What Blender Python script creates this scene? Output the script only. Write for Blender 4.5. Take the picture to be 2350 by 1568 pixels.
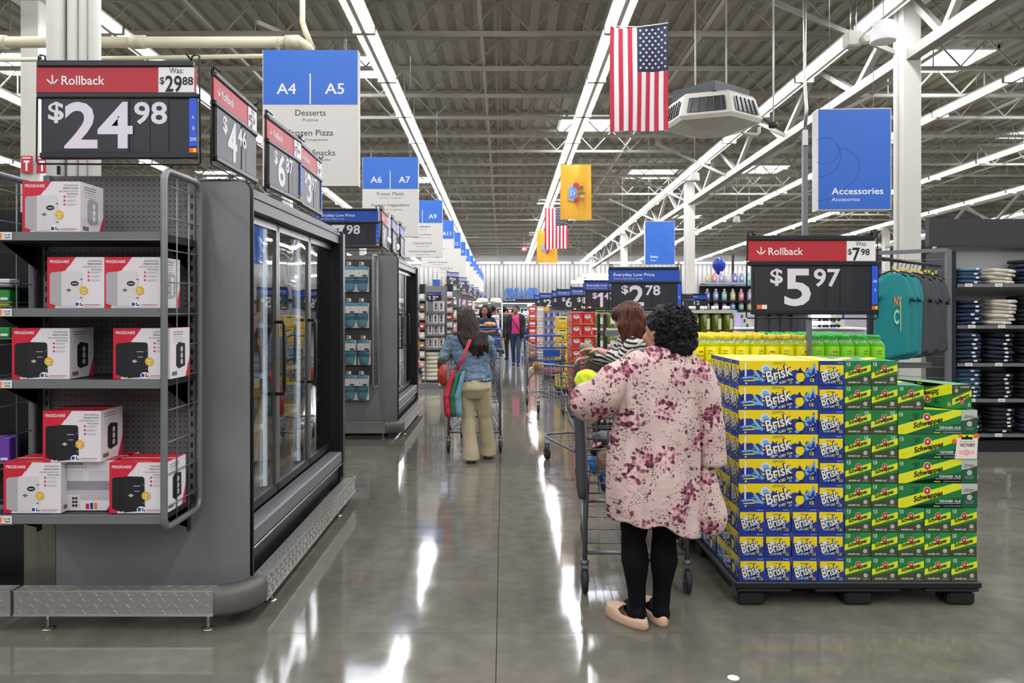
import bpy, math, random
from mathutils import Vector, Matrix, noise
random.seed(11)
for _o in list(bpy.data.objects): bpy.data.objects.remove(_o)
SC = bpy.context.scene
COL = SC.collection
PI = math.pi
# ------------------------------------------------------------------ camera
CF, CH, CX, CY = 1765.0, 1.5, 1155.0, 708.0      # focal length in px, eye height, vanishing point in the 2350 x 1568 frame
cam_d = bpy.data.cameras.new('camera'); cam = bpy.data.objects.new('camera', cam_d); COL.objects.link(cam)
cam.location = (0, 0, CH); cam.rotation_euler = (PI/2, 0, 0)
cam_d.sensor_width = 36; cam_d.lens = 36*CF/2350; cam_d.clip_start = 0.05; cam_d.clip_end = 200
cam_d.shift_x = (1175-CX)/2350; cam_d.shift_y = (CY-784)/2350
SC.camera = cam
# ------------------------------------------------------------------ world, exposure
W = bpy.data.worlds.new('world'); SC.world = W; W.use_nodes = True
W.node_tree.nodes['Background'].inputs[0].default_value = (0.82, 0.9, 1.0, 1)
W.node_tree.nodes['Background'].inputs[1].default_value = 1.0
SC.view_settings.view_transform = 'Standard'; SC.view_settings.look = 'None'
SC.view_settings.gamma = 1; SC.view_settings.use_curve_mapping = False
SC.view_settings.exposure = 0.6
LIGHT = 24.0          # strength of the fluorescent strips
SKYL = 16.0           # strength of the skylight panes
SLOPE = 0.024        # the roof and everything hung from it falls away gently from the entrance
def lamp_z(y): return 6.15 - SLOPE*y
def deck_z(y): return 7.45 - SLOPE*y

# ------------------------------------------------------------------ materials
def lin(c):
    if isinstance(c, str):
        c = c.lstrip('#'); c = [int(c[i:i+2], 16)/255 for i in (0, 2, 4)]
        c = [x/12.92 if x <= .04045 else ((x+.055)/1.055)**2.4 for x in c]
    return (c[0], c[1], c[2], 1)
MATS = {}
def mat(name, col='#888888', rough=.6, metal=0, emit=None, es=1.0, var=0, vscale=6, bump=0, bscale=60, spec=.5, trans=0, alpha=1, sheen=0):
    if name in MATS: return MATS[name]
    m = bpy.data.materials.new(name); m.use_nodes = True; MATS[name] = m
    nt = m.node_tree; b = nt.nodes['Principled BSDF']
    b.inputs['Base Color'].default_value = lin(col); b.inputs['Roughness'].default_value = rough
    b.inputs['Metallic'].default_value = metal; b.inputs['Specular IOR Level'].default_value = spec
    b.inputs['Transmission Weight'].default_value = trans; b.inputs['Alpha'].default_value = alpha
    if sheen: b.inputs['Sheen Weight'].default_value = sheen
    m.diffuse_color = lin(col)
    if emit: b.inputs['Emission Color'].default_value = lin(emit); b.inputs['Emission Strength'].default_value = es
    if var or bump:
        tc = nt.nodes.new('ShaderNodeTexCoord')
    if var:
        n = nt.nodes.new('ShaderNodeTexNoise'); n.inputs['Scale'].default_value = vscale; n.inputs['Detail'].default_value = 4
        nt.links.new(tc.outputs['Object'], n.inputs['Vector'])
        mx = nt.nodes.new('ShaderNodeMix'); mx.data_type = 'RGBA'
        c = lin(col); mx.inputs[6].default_value = tuple(max(0, x*(1-var)) for x in c[:3])+(1,); mx.inputs[7].default_value = tuple(min(1, x*(1+var)) for x in c[:3])+(1,)
        nt.links.new(n.outputs['Fac'], mx.inputs[0]); nt.links.new(mx.outputs[2], b.inputs['Base Color'])
    if bump:
        n2 = nt.nodes.new('ShaderNodeTexNoise'); n2.inputs['Scale'].default_value = bscale; n2.inputs['Detail'].default_value = 3
        nt.links.new(tc.outputs['Object'], n2.inputs['Vector'])
        bp = nt.nodes.new('ShaderNodeBump'); bp.inputs['Strength'].default_value = bump; bp.inputs['Distance'].default_value = .01
        nt.links.new(n2.outputs['Fac'], bp.inputs['Height']); nt.links.new(bp.outputs['Normal'], b.inputs['Normal'])
    return m
def ramp(nt, fac, stops, interp='LINEAR'):
    r = nt.nodes.new('ShaderNodeValToRGB'); r.color_ramp.interpolation = interp
    while len(r.color_ramp.elements) < len(stops): r.color_ramp.elements.new(.5)
    for e, (p, c) in zip(r.color_ramp.elements, stops): e.position = p; e.color = lin(c)
    nt.links.new(fac, r.inputs[0]); return r.outputs[0]
def mth(nt, op, a, b=None, c=None):
    n = nt.nodes.new('ShaderNodeMath'); n.operation = op
    for i, v in enumerate((a, b, c)):
        if v is None: continue
        if isinstance(v, (int, float)): n.inputs[i].default_value = v
        else: nt.links.new(v, n.inputs[i])
    return n.outputs[0]
def mixc(nt, f, a, b):
    n = nt.nodes.new('ShaderNodeMix'); n.data_type = 'RGBA'
    for i, v in ((0, f), (6, a), (7, b)):
        if isinstance(v, (int, float)): n.inputs[i].default_value = v
        elif isinstance(v, str): n.inputs[i].default_value = lin(v)
        else: nt.links.new(v, n.inputs[i])
    return n.outputs[2]
def newmat(name):
    m = bpy.data.materials.new(name); m.use_nodes = True; MATS[name] = m
    return m, m.node_tree, m.node_tree.nodes['Principled BSDF']
def tex(nt, kind, scale, vec, **kw):
    n = nt.nodes.new('ShaderNodeTex'+kind); n.inputs['Scale'].default_value = scale
    for k, v in kw.items():
        if k in n.inputs: n.inputs[k].default_value = v
        else: setattr(n, k, v)
    nt.links.new(vec, n.inputs['Vector']); return n

# ------------------------------------------------------------------ text outlines from the built-in font
_TX = {}
def glyphs(s, off=0.0, shear=0.0, space=1.0):
    k = (s, off, shear, space)
    if k in _TX: return _TX[k]
    if s == '1': _TX[k] = ([(.45, 0), (1, 0), (1, 1), (.55, 1), (0, .86), (0, .66), (.45, .74)], [(0, 1, 2, 3, 6), (3, 4, 5, 6)], .42); return _TX[k]
    cu = bpy.data.curves.new('t', 'FONT'); cu.body = s; cu.size = 1; cu.offset = off; cu.shear = shear
    cu.space_character = space; cu.resolution_u = 3; cu.fill_mode = 'FRONT' if hasattr(cu, 'fill_mode') else cu.fill_mode
    ob = bpy.data.objects.new('t', cu); COL.objects.link(ob)
    dg = bpy.context.evaluated_depsgraph_get(); me = bpy.data.meshes.new_from_object(ob.evaluated_get(dg))
    vs = [(v.co.x, v.co.y) for v in me.vertices]; fs = [tuple(p.vertices) for p in me.polygons]
    bpy.data.objects.remove(ob); bpy.data.curves.remove(cu); bpy.data.meshes.remove(me)
    if vs:
        x0 = min(v[0] for v in vs); x1 = max(v[0] for v in vs); y0 = min(v[1] for v in vs); y1 = max(v[1] for v in vs)
        vs = [((x-x0)/max(1e-6, x1-x0), (y-y0)/max(1e-6, y1-y0)) for x, y in vs]; asp = (x1-x0)/max(1e-6, y1-y0)
    else: asp = 1
    _TX[k] = (vs, fs, asp); return _TX[k]

class Fr:      # a flat frame: origin, u and v axes; normal = u x v
    def __init__(s, O, U=(1, 0, 0), V=(0, 0, 1)): s.O = Vector(O); s.U = Vector(U).normalized(); s.V = Vector(V).normalized(); s.N = s.U.cross(s.V)
    def p(s, u, v, k=0): return s.O + s.U*u + s.V*v + s.N*k
    def rot(s, u, v, a):
        ca, sa = math.cos(a), math.sin(a)
        return Fr(s.p(u, v), s.U*ca+s.V*sa, s.V*ca-s.U*sa)
FRONT = lambda x, y, z: Fr((x, y, z))

class MB:
    def __init__(s): s.v = []; s.f = []; s.m = []; s.mats = []; s.sm = []
    def mi(s, m):
        if m not in s.mats: s.mats.append(m)
        return s.mats.index(m)
    def face(s, idx, m, sm=False): s.f.append(tuple(idx)); s.m.append(s.mi(m)); s.sm.append(sm)
    def quad(s, a, b, c, d, m):
        n = len(s.v); s.v += [tuple(a), tuple(b), tuple(c), tuple(d)]; s.face((n, n+1, n+2, n+3), m)
    def box(s, x0, y0, z0, x1, y1, z1, m, M=None, bev=0):
        if x0 > x1: x0, x1 = x1, x0
        if y0 > y1: y0, y1 = y1, y0
        if z0 > z1: z0, z1 = z1, z0
        n = len(s.v)
        if bev:
            b = min(bev, (x1-x0)/2.1, (y1-y0)/2.1, (z1-z0)/2.1); pts = []
            for z, i in ((z0, b), (z0+b, 0), (z1-b, 0), (z1, b)):
                for (cx, cy, sx, sy) in ((x0, y0, 1, 1), (x1, y0, -1, 1), (x1, y1, -1, -1), (x0, y1, 1, -1)):
                    pa = (cx+sx*max(i, 0)+ (sx*b if (sx*sy > 0) == True else 0), 0)
                    if (sx, sy) in ((1, 1), (-1, -1)): q = [(cx+sx*i, cy+sy*(i+b), z), (cx+sx*(i+b), cy+sy*i, z)]
                    else: q = [(cx+sx*(i+b), cy+sy*i, z), (cx+sx*i, cy+sy*(i+b), z)]
                    pts += q
            if M: pts = [tuple(M @ Vector(p)) for p in pts]
            s.v += pts
            for r in range(3):
                for k in range(8):
                    a = n+r*8+k; c = n+r*8+(k+1) % 8; s.face((a, c, c+8, a+8), m)
            s.face([n+7-k for k in range(8)], m); s.face([n+24+k for k in range(8)], m); return
        pts = [(x0, y0, z0), (x1, y0, z0), (x1, y1, z0), (x0, y1, z0), (x0, y0, z1), (x1, y0, z1), (x1, y1, z1), (x0, y1, z1)]
        if M: pts = [tuple(M @ Vector(p)) for p in pts]
        s.v += pts
        for q in ((0, 3, 2, 1), (4, 5, 6, 7), (0, 1, 5, 4), (1, 2, 6, 5), (2, 3, 7, 6), (3, 0, 4, 7)): s.face([n+i for i in q], m)
    def bar(s, p0, p1, w, h, m):      # rectangular bar between two points
        p0 = Vector(p0); p1 = Vector(p1); d = (p1-p0); L = d.length
        if L < 1e-6: return
        d.normalize(); up = Vector((0, 0, 1)) if abs(d.z) < .95 else Vector((0, 1, 0))
        a = d.cross(up).normalized(); b = a.cross(d)
        n = len(s.v)
        for p in (p0, p1):
            for i, j in ((-1, -1), (1, -1), (1, 1), (-1, 1)): s.v.append(tuple(p+a*(i*w/2)+b*(j*h/2)))
        for k in range(4): s.face((n+k, n+(k+1) % 4, n+4+(k+1) % 4, n+4+k), m)
        s.face((n+3, n+2, n+1, n), m); s.face((n+4, n+5, n+6, n+7), m)
    def tube(s, pts, r, m, n=6, caps=True, closed=False, sm=True):
        pts = [Vector(p) for p in pts]; N = len(pts); base = len(s.v); prev = None
        rs = r if isinstance(r, (list, tuple)) else [r]*N
        for i, p in enumerate(pts):
            if closed: d = pts[(i+1) % N]-pts[i-1]
            else: d = (pts[min(i+1, N-1)]-pts[max(i-1, 0)])
            if d.length < 1e-9: d = Vector((0, 0, 1))
            d.normalize()
            if prev is None:
                up = Vector((0, 0, 1)) if abs(d.z) < .9 else Vector((1, 0, 0)); a = d.cross(up).normalized()
            else:
                a = prev-d*prev.dot(d)
                a = a.normalized() if a.length > 1e-6 else d.orthogonal().normalized()
            prev = a; b = d.cross(a)
            for k in range(n):
                t = 2*PI*(k+.5)/n; s.v.append(tuple(p+(a*math.cos(t)+b*math.sin(t))*rs[i]))
        R = N if closed else N-1
        for i in range(R):
            i2 = (i+1) % N
            for k in range(n):
                k2 = (k+1) % n; s.face((base+i*n+k, base+i*n+k2, base+i2*n+k2, base+i2*n+k), m, sm)
        if caps and not closed:
            s.face([base+n-1-k for k in range(n)], m); s.face([base+(N-1)*n+k for k in range(n)], m)
    def lathe(s, prof, m, at=(0, 0, 0), n=12, sm=True, M=None, mfun=None, caps=True):
        base = len(s.v); at = Vector(at)
        for r, z in prof:
            for k in range(n):
                t = 2*PI*k/n; p = Vector((r*math.cos(t), r*math.sin(t), z))
                if M: p = M @ p
                s.v.append(tuple(p+at))
        for i in range(len(prof)-1):
            mm = mfun(i) if mfun else m
            for k in range(n):
                k2 = (k+1) % n; s.face((base+i*n+k, base+i*n+k2, base+(i+1)*n+k2, base+(i+1)*n+k), mm, sm)
        if caps:
            s.face([base+n-1-k for k in range(n)], mfun(0) if mfun else m); s.face([base+(len(prof)-1)*n+k for k in range(n)], mfun(len(prof)-2) if mfun else m)
    def loft(s, rings, m, n=16, sm=True, ftw=None):      # rings: (x,y,z,rx,ry[,yaw])
        base = len(s.v)
        for ri, R in enumerate(rings):
            x, y, z, rx, ry = R[:5]; yaw = R[5] if len(R) > 5 else 0
            for k in range(n):
                t = 2*PI*k/n; a = rx*math.cos(t); b = ry*math.sin(t)
                if ftw: q = ftw(ri, t); a *= q; b *= q
                s.v.append((x+a*math.cos(yaw)-b*math.sin(yaw), y+a*math.sin(yaw)+b*math.cos(yaw), z))
        up = rings[-1][2] > rings[0][2]
        for i in range(len(rings)-1):
            for k in range(n):
                k2 = (k+1) % n; q = (base+i*n+k, base+i*n+k2, base+(i+1)*n+k2, base+(i+1)*n+k)
                s.face(q if up else q[::-1], m, sm)
        a = [base+n-1-k for k in range(n)]; b = [base+(len(rings)-1)*n+k for k in range(n)]
        if not up: a = a[::-1]; b = b[::-1]
        s.face(a, m); s.face(b, m)
    def capsule(s, p0, p1, r0, r1, m, n=12, fl=1.0):      # tapering closed limb
        p0 = Vector(p0); p1 = Vector(p1); d = p1-p0; L = d.length
        d = d.normalized() if L > 1e-6 else Vector((0, 0, 1))
        pts = []; rr = []
        for a in (-88, -60, -30): t = math.radians(a); pts.append(p0+d*(r0*math.sin(t))); rr.append(r0*math.cos(t))
        pts.append(p0); rr.append(r0); pts.append((p0+p1)/2); rr.append((r0+r1)/2*1.0); pts.append(p1); rr.append(r1)
        for a in (30, 60, 88): t = math.radians(a); pts.append(p1+d*(r1*math.sin(t))); rr.append(r1*math.cos(t))
        s.tube(pts, rr, m, n)
    def ell(s, c, rx, ry, rz, m, n=14, k=8, M=None):
        prof = [(max(1e-3, math.sin(PI*i/k)), -math.cos(PI*i/k)) for i in range(k+1)]
        S = Matrix.Diagonal((rx, ry, rz)); MM = (M.to_3x3() @ S) if M else S
        s.lathe(prof, m, c, n, M=MM)
    # flat printing on a frame
    def rect(s, F, u0, v0, u1, v1, m, k=.0006): s.quad(F.p(u0, v0, k), F.p(u1, v0, k), F.p(u1, v1, k), F.p(u0, v1, k), m)
    def poly(s, F, pts, m, k=.0006):
        a = sum(pts[i][0]*pts[(i+1) % len(pts)][1]-pts[(i+1) % len(pts)][0]*pts[i][1] for i in range(len(pts)))
        if a < 0: pts = pts[::-1]
        n = len(s.v); s.v += [tuple(F.p(u, v, k)) for u, v in pts]; s.face(range(n, n+len(pts)), m)
    def disc(s, F, u, v, ru, m, k=.0006, rv=None, n=14): rv = rv or ru; s.poly(F, [(u+ru*math.cos(2*PI*i/n), v+rv*math.sin(2*PI*i/n)) for i in range(n)], m, k)
    def stroke(s, F, pts, w, m, k=.0006):
        for (a, b), (c, d) in zip(pts[:-1], pts[1:]):
            L = math.hypot(c-a, d-b) or 1e-6; nx, ny = -(d-b)/L*w/2, (c-a)/L*w/2; ex, ey = (c-a)/L*w*.3, (d-b)/L*w*.3
            s.poly(F, [(a+nx-ex, b+ny-ey), (a-nx-ex, b-ny-ey), (c-nx+ex, d-ny+ey), (c+nx+ex, d+ny+ey)], m, k)
    def text(s, F, t, u, v, h, m, w=None, k=.0008, off=0, shear=0, align='l', space=1.0):
        if 'M' in t or 'W' in t: off = 0
        vs, fs, asp = glyphs(t, off, shear, space); w = w or asp*h
        if align == 'c': u -= w/2
        if align == 'r': u -= w
        n = len(s.v); s.v += [tuple(F.p(u+x*w, v+y*h, k)) for x, y in vs]
        for f in fs: s.face([n+i for i in f], m)
    def add(s, o, M):
        n = len(s.v); s.v += [tuple(M @ Vector(p)) for p in o.v]
        for f, mi, sm in zip(o.f, o.m, o.sm): s.face([n+i for i in f], o.mats[mi], sm)
    def mesh(s, name):
        me = bpy.data.meshes.new(name); me.from_pydata(s.v, [], s.f)
        for m in s.mats: me.materials.append(m)
        me.polygons.foreach_set('material_index', s.m); me.polygons.foreach_set('use_smooth', s.sm); me.update(); return me
    def build(s, name, parent=None, loc=(0, 0, 0), rz=0):
        return inst(s.mesh(name), name, parent, loc, rz)
def inst(me, name, parent=None, loc=(0, 0, 0), rz=0):
    o = bpy.data.objects.new(name, me); COL.objects.link(o); o.location = loc
    if isinstance(rz, (int, float)): o.rotation_euler = (0, 0, rz)
    else: o.rotation_euler = rz
    if parent: o.parent = parent
    return o
def tag(o, label=None, cat=None, group=None, kind=None):
    if label: o['label'] = label
    if cat: o['category'] = cat
    if group: o['group'] = group
    if kind: o['kind'] = kind
    return o
def empty(name, label, cat, loc=(0, 0, 0), rz=0, group=None):
    o = bpy.data.objects.new(name, None); COL.objects.link(o); o.location = loc
    o.rotation_euler = (0, 0, rz) if isinstance(rz, (int, float)) else rz
    o.empty_display_size = .1; return tag(o, label, cat, group)
def copytree(o, loc=None, rz=None, parent=None):
    kids = o.children; c = o.copy(); COL.objects.link(c); c.parent = parent
    if loc is not None: c.location = loc
    if rz is not None: c.rotation_euler = (0, 0, rz)
    for k in kids: copytree(k, parent=c)
    return c
def struct(o): o['kind'] = 'structure'; return o
def at(px, py, y): return ((px-CX)*y/CF, y, CH-(py-CY)*y/CF)
def gx(px, y): return (px-CX)*y/CF
def gz(py, y): return CH-(py-CY)*y/CF
ORD = 'first second third fourth fifth sixth seventh eighth ninth tenth eleventh twelfth thirteenth fourteenth fifteenth sixteenth seventeenth eighteenth nineteenth twentieth twenty-first twenty-second twenty-third twenty-fourth twenty-fifth twenty-sixth twenty-seventh twenty-eighth twenty-ninth thirtieth thirty-first thirty-second thirty-third thirty-fourth'.split()
def remeshed(mb, name, voxel, material, parent=None, fold=0, fscale=6, keep=None, smooth=2, fv=(1, 1, 1)):
    me = mb.mesh(name+'_src'); o = bpy.data.objects.new('tmp', me); COL.objects.link(o)
    r = o.modifiers.new('r', 'REMESH'); r.mode = 'VOXEL'; r.voxel_size = voxel; r.use_smooth_shade = True
    sm = o.modifiers.new('s', 'SMOOTH'); sm.iterations = smooth; sm.factor = .5
    dg = bpy.context.evaluated_depsgraph_get(); m2 = bpy.data.meshes.new_from_object(o.evaluated_get(dg))
    bpy.data.objects.remove(o); bpy.data.meshes.remove(me); m2.name = name
    if fold:
        ns = [v.normal.copy() for v in m2.vertices]
        for v, nn in zip(m2.vertices, ns):
            q = Vector((v.co.x*fv[0], v.co.y*fv[1], v.co.z*fv[2]))*fscale
            d = noise.noise(q)*.65+noise.noise(q*2.3)*.35
            v.co += nn*(fold*(d+.15))
    m2.materials.clear(); m2.materials.append(material)
    for p in m2.polygons: p.material_index = 0; p.use_smooth = True
    return inst(m2, name, parent)
# common materials
WHITE = mat('white_print', '#e8e6e4', .5); BLACK = mat('black_print', '#111114', .5); NAVYP = mat('navy_print', '#1c2f86', .5)
BLUE = mat('sign_blue', '#2563c4', .45); RED = mat('sign_red', '#b52532', .45); CARD = mat('sign_dark_card', '#26272b', .4)
RAIL = mat('sign_black_rail', '#1b1e24', .35); WIRE = mat('black_wire', '#141417', .4, .3)
CREAM = mat('sign_cream', '#d6d3cb', .55); INK = mat('sign_ink', '#3a3a40', .6); OFFW = mat('off_white_paint', '#cfcdc4', .6)
STEEL = mat('dark_grey_steel', '#5b5d5e', .45, .6, var=.12, vscale=5); GREYP = mat('grey_painted_metal', '#6f7172', .5, .15, var=.08)
CHROME = mat('brushed_metal', '#a8a8a4', .3, .9); BLKP = mat('black_plastic', '#0d0f12', .35); DK = mat('dark_shelf_metal', '#2b2d30', .45, .3)
YEL = mat('yellow_print', '#f2cf10', .45); ORANGE = mat('orange_print', '#ee7a2a', .5); LGREY = mat('light_grey_print', '#b5b3b3', .5)
TAGW = mat('shelf_tag_white', '#e4e2dc', .5)
# ================================================================== the building
def mk_floor():
    m, nt, b = newmat('polished_concrete')
    tc = nt.nodes.new('ShaderNodeTexCoord').outputs['Object']
    n1 = tex(nt, 'Noise', .55, tc, Detail=6.0, Roughness=.6); n2 = tex(nt, 'Noise', 9, tc, Detail=5.0); n3 = tex(nt, 'Noise', 180, tc, Detail=2.0)
    f = mth(nt, 'ADD', mth(nt, 'MULTIPLY', n1.outputs['Fac'], .6), mth(nt, 'MULTIPLY', n2.outputs['Fac'], .3))
    f = mth(nt, 'ADD', f, mth(nt, 'MULTIPLY', n3.outputs['Fac'], .12))
    c = ramp(nt, f, [(.3, '#524f47'), (.5, '#6b675c'), (.72, '#837e70')])
    nt.links.new(c, b.inputs['Base Color'])
    r = mth(nt, 'ADD', mth(nt, 'MULTIPLY', n2.outputs['Fac'], .09), .035); nt.links.new(r, b.inputs['Roughness'])
    b.inputs['Specular IOR Level'].default_value = .28
    n4 = tex(nt, 'Noise', 1.6, tc, Detail=2.0)
    bp = nt.nodes.new('ShaderNodeBump'); bp.inputs['Strength'].default_value = .035; bp.inputs['Distance'].default_value = .06
    nt.links.new(n4.outputs['Fac'], bp.inputs['Height']); nt.links.new(bp.outputs['Normal'], b.inputs['Normal'])
    return m
FLOORM = mk_floor()
X0, X1, Y0, Y1 = -27.0, 36.0, -22.0, 57.5
mb = MB(); mb.box(X0-.3, Y0-.3, -.3, X1+.3, Y1+.3, -.01, mat('joint_filler', '#34322c', .8)); fl = struct(mb.build('floor'))
xs = [X0]+[x for x in [-.03+4.5*i for i in range(-6, 9)] if X0 < x < X1]+[X1]
ys = [Y0]+[y for y in [3.55+4.5*i for i in range(-6, 13)] if Y0 < y < Y1]+[Y1]
for a, b_ in zip(xs[:-1], xs[1:]):
    for c, d in zip(ys[:-1], ys[1:]):
        mb = MB(); mb.box(a+.0015, c+.0015, -.009, b_-.0015, d-.0015, 0, FLOORM); mb.build('slab', fl)
WALLM, nt, b = newmat('white_ribbed_wall')
b.inputs['Base Color'].default_value = lin('#9b9995'); b.inputs['Roughness'].default_value = .6
wm = mat('white_wall_paint', '#8f8d8a', .6)
mb = MB(); mb.box(X0, Y1, 0, X1, Y1+.2, 7.0, wm); wb = struct(mb.build('wall_back'))
mb = MB()
x = X0
while x < X1: mb.box(x, Y1-.06, 2.2, x+.24, Y1, 4.75, WALLM); x += .33
struct(mb.build('cladding', wb))
mb = MB(); mb.box(X0, Y1-.16, 1.95, X1, Y1-.061, 2.2, BLKP); mb.build('dark_band', wb)
mb = MB(); mb.box(X0-.2, Y0, 0, X0, Y1, 7.9, wm); struct(mb.build('wall_left'))
mb = MB(); mb.box(X1, Y0, 0, X1+.2, Y1, 7.9, wm); struct(mb.build('wall_right'))
mb = MB(); mb.box(X0, Y0-.2, 0, X1, Y0, 7.9, wm); struct(mb.build('wall_front'))
# roof deck: corrugated sheet, ribs running away from the entrance
DECK = mat('roof_deck_paint', '#8f897b', .6, var=.06, vscale=1)
STRUCTM = mat('roof_steel_paint', '#928d80', .55, var=.05, vscale=2)
ceil = struct(MB().build('ceiling'))
SKY = []      # skylight openings (x centre, y centre)
SKYLIGHTS = [(-3.6, 17.6), (-3.6, 31), (-3.6, 44), (2.6, 22.3), (2.6, 36.5), (2.6, 49), (9.6, 17.2), (9.6, 29), (9.6, 41), (16.5, 23.5), (16.5, 36), (-10.8, 17.4), (-10.8, 30), (23, 30), (5.8,29.5), (13.2,17.6)]
mb = MB(); pitch = .36; x = X0-.2
segs = []
while x < X1:
    for (a, za, c, zc) in ((0, 0, .16, 0), (.16, 0, .19, .06), (.19, .06, .33, .06), (.33, .06, .36, 0)):
        def put(y0, y1): mb.quad((x+a, y0, deck_z(y0)+za), (x+a, y1, deck_z(y1)+za), (x+c, y1, deck_z(y1)+zc), (x+c, y0, deck_z(y0)+zc), DECK)
        ivs = sorted([(sy-.8, sy+.8) for sx, sy in SKYLIGHTS if abs(sx-(x+.18)) < .95]); y = Y0
        for s0, s1 in ivs: put(y, s0); y = s1
        put(y, Y1)
    x += pitch
d = mb.build('roof_deck', ceil)
mb = MB(); mb.box(X0, Y0, 8.6, X1, Y1, 8.7, DECK)
SKYM = mat('skylight_pane', '#ffffff', .4, emit='#e9f1ff', es=SKYL)
for i, (sx, sy) in enumerate(SKYLIGHTS):
    z = deck_z(sy); mb = MB()
    for (a, b_, c, dd) in ((-.98, -.82, -.93, .82), (.93, -.82, .98, .82), (-.98, -.82, .98, -.77), (-.98, .77, .98, .82)):
        mb.box(sx+a, sy+b_, z-.02, sx+c, sy+dd, z+.5, WHITE)
    cw = struct(mb.build('window_%d' % (i+1)))
    mb = MB(); mb.box(sx-.93, sy-.77, z+.42, sx+.93, sy+.77, z+.45, SKYM); mb.build('pane', cw)
# bar joists across the hall
y = 6.4; jn = 0
JO = None
while y < Y1-.5:
    if JO is None:
        mb = MB(); L0, L1 = X0, X1
        for zz, hh in ((-.05, .05), (-.68, .045)): mb.box(L0, -.05, zz-hh, L1, -.012, zz+hh-.02, STRUCTM); mb.box(L0, .012, zz-hh, L1, .05, zz+hh-.02, STRUCTM)
        x = L0; k = 0
        while x < L1-.6:
            mb.bar((x, 0, -.65), (x+.55, 0, -.07), .028, .028, STRUCTM); mb.bar((x+.55, 0, -.07), (x+1.1, 0, -.65), .028, .028, STRUCTM)
            if k % 2 == 0: mb.bar((x+.55, 0, -.07), (x+.55, 0, -.65), .022, .022, STRUCTM)
            x += 1.1; k += 1
        JO = mb.mesh('joist')
    o = inst(JO, 'joist', ceil, (0, y, deck_z(y))); y += 1.85
# bridging lines along the hall
for bx in (-11.2, -5.2, -.4, 3.6, 8.4, 12.0, 16.2):
    mb = MB(); mb.bar((bx, 6, deck_z(6)-.64), (bx, 57, deck_z(57)-.64), .05, .05, STRUCTM); mb.bar((bx+.25, 6, deck_z(6)-.1), (bx+.25, 57, deck_z(57)-.1), .04, .04, STRUCTM); mb.build('bridging', ceil)
# main girders on the column lines, with columns
GIRM = mat('girder_paint', '#85827a', .6, var=.05, vscale=2)
for gxx in (6.3, 19.9):
    mb = MB(); Z = lambda y: deck_z(y)-.75
    for y0, y1 in ((4, 12), (12, 26), (26, 40), (40, 54)):
        mb.bar((gxx, y0, Z(y0)), (gxx, y1, Z(y1)), .2, .16, GIRM); mb.bar((gxx, y0, Z(y0)-1.0), (gxx, y1, Z(y1)-1.0), .18, .16, GIRM)
        n = 8; dy = (y1-y0)/n
        for i in range(n):
            a = y0+i*dy; c = a+dy
            if i % 2 == 0: mb.bar((gxx, a, Z(a)), (gxx, c, Z(c)-1.0), .1, .1, GIRM)
            else: mb.bar((gxx, a, Z(a)-1.0), (gxx, c, Z(c)), .1, .1, GIRM)
    mb.build('girder', ceil)
    # knee braces from the girder into the joists
    mb = MB()
    for y in (12, 17, 21.5, 26, 31, 35.5, 40, 49):
        for s_ in (-1, 1): mb.bar((gxx, y, Z(y)-1.0), (gxx+s_*2.0, y+.3, Z(y)+.0), .07, .07, GIRM)
    mb.build('knee_brace', ceil)
COLM = mat('column_paint', '#c4c2b8', .55)
cn = 0
for gxx in (6.3, -7.3, 19.9):
    for y in (12, 26, 40, 54):
        cn += 1; mb = MB(); h = deck_z(y)-.8
        mb.box(gxx-.15, y-.15, 0, gxx+.15, y+.15, h, COLM, bev=.02); mb.box(gxx-.19, y-.03, 0, gxx-.155, y+.03, h, COLM)
        mb.box(gxx-.28, y-.28, h-.12, gxx+.28, y+.28, h, COLM); struct(mb.build('column'))
# pipe-wrapped column behind the first freezer case
mb = MB(); mb.box(-3.72, 6.45, 0, -3.42, 6.55, 7.2, COLM, bev=.02); o = struct(mb.build('column'))
for i, (xx, r) in enumerate(((-3.72, .075), (-3.58, .045), (-3.49, .04), (-3.4, .05))):
    mb = MB(); mb.tube([(xx, 6.40, 0), (xx, 6.40, 7.2)], r, OFFW, 12); mb.build('riser_pipe', o)
# ------------------------------------------------------------------ strip lights
LENS = mat('lamp_lens', '#ffffff', .4, emit='#f7f8ff', es=LIGHT)
HOUS = mat('lamp_housing', '#c9c7bd', .5)
def fixture():
    e = empty('strip_light', '', 'light', group='fluorescent strips in long rows under the roof')
    mb = MB(); L = 1.17
    mb.box(-.035, -L, -.02, .035, L, .09, HOUS)
    mb.quad((-.17, -L, .10), (-.17, L, .10), (-.03, L, .10), (-.03, -L, .10), HOUS); mb.quad((.03, -L, .10), (.03, L, .10), (.17, L, .10), (.17, -L, .10), HOUS)
    mb.box(-.18, -L, .07, -.16, L, .105, HOUS); mb.box(.16, -L, .07, .18, L, .105, HOUS)
    for yy in (-L, L-.012): mb.box(-.17, yy, -.02, .17, yy+.012, .1, HOUS)
    mb.build('housing', e)
    for s_ in (-1, 1):
        mb = MB(); a = (s_*.04, -.012); b_ = (s_*.155, .066)
        p = [(a[0], -L+.02, a[1]), (a[0], L-.02, a[1]), (b_[0], L-.02, b_[1]), (b_[0], -L+.02, b_[1])]
        if s_ > 0: p = p[::-1]
        mb.quad(*p, LENS); 
        mb.quad(*[(x_, y_, z_+.012) for x_, y_, z_ in p[::-1]], HOUS); mb.build('lens', e)
    return e
FX = fixture(); first = True
rows = [-14.1, -10.15, -6.18, -2.2, 1.77, 5.7, 9.65, 13.6, 17.6, 21.5]
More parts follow.
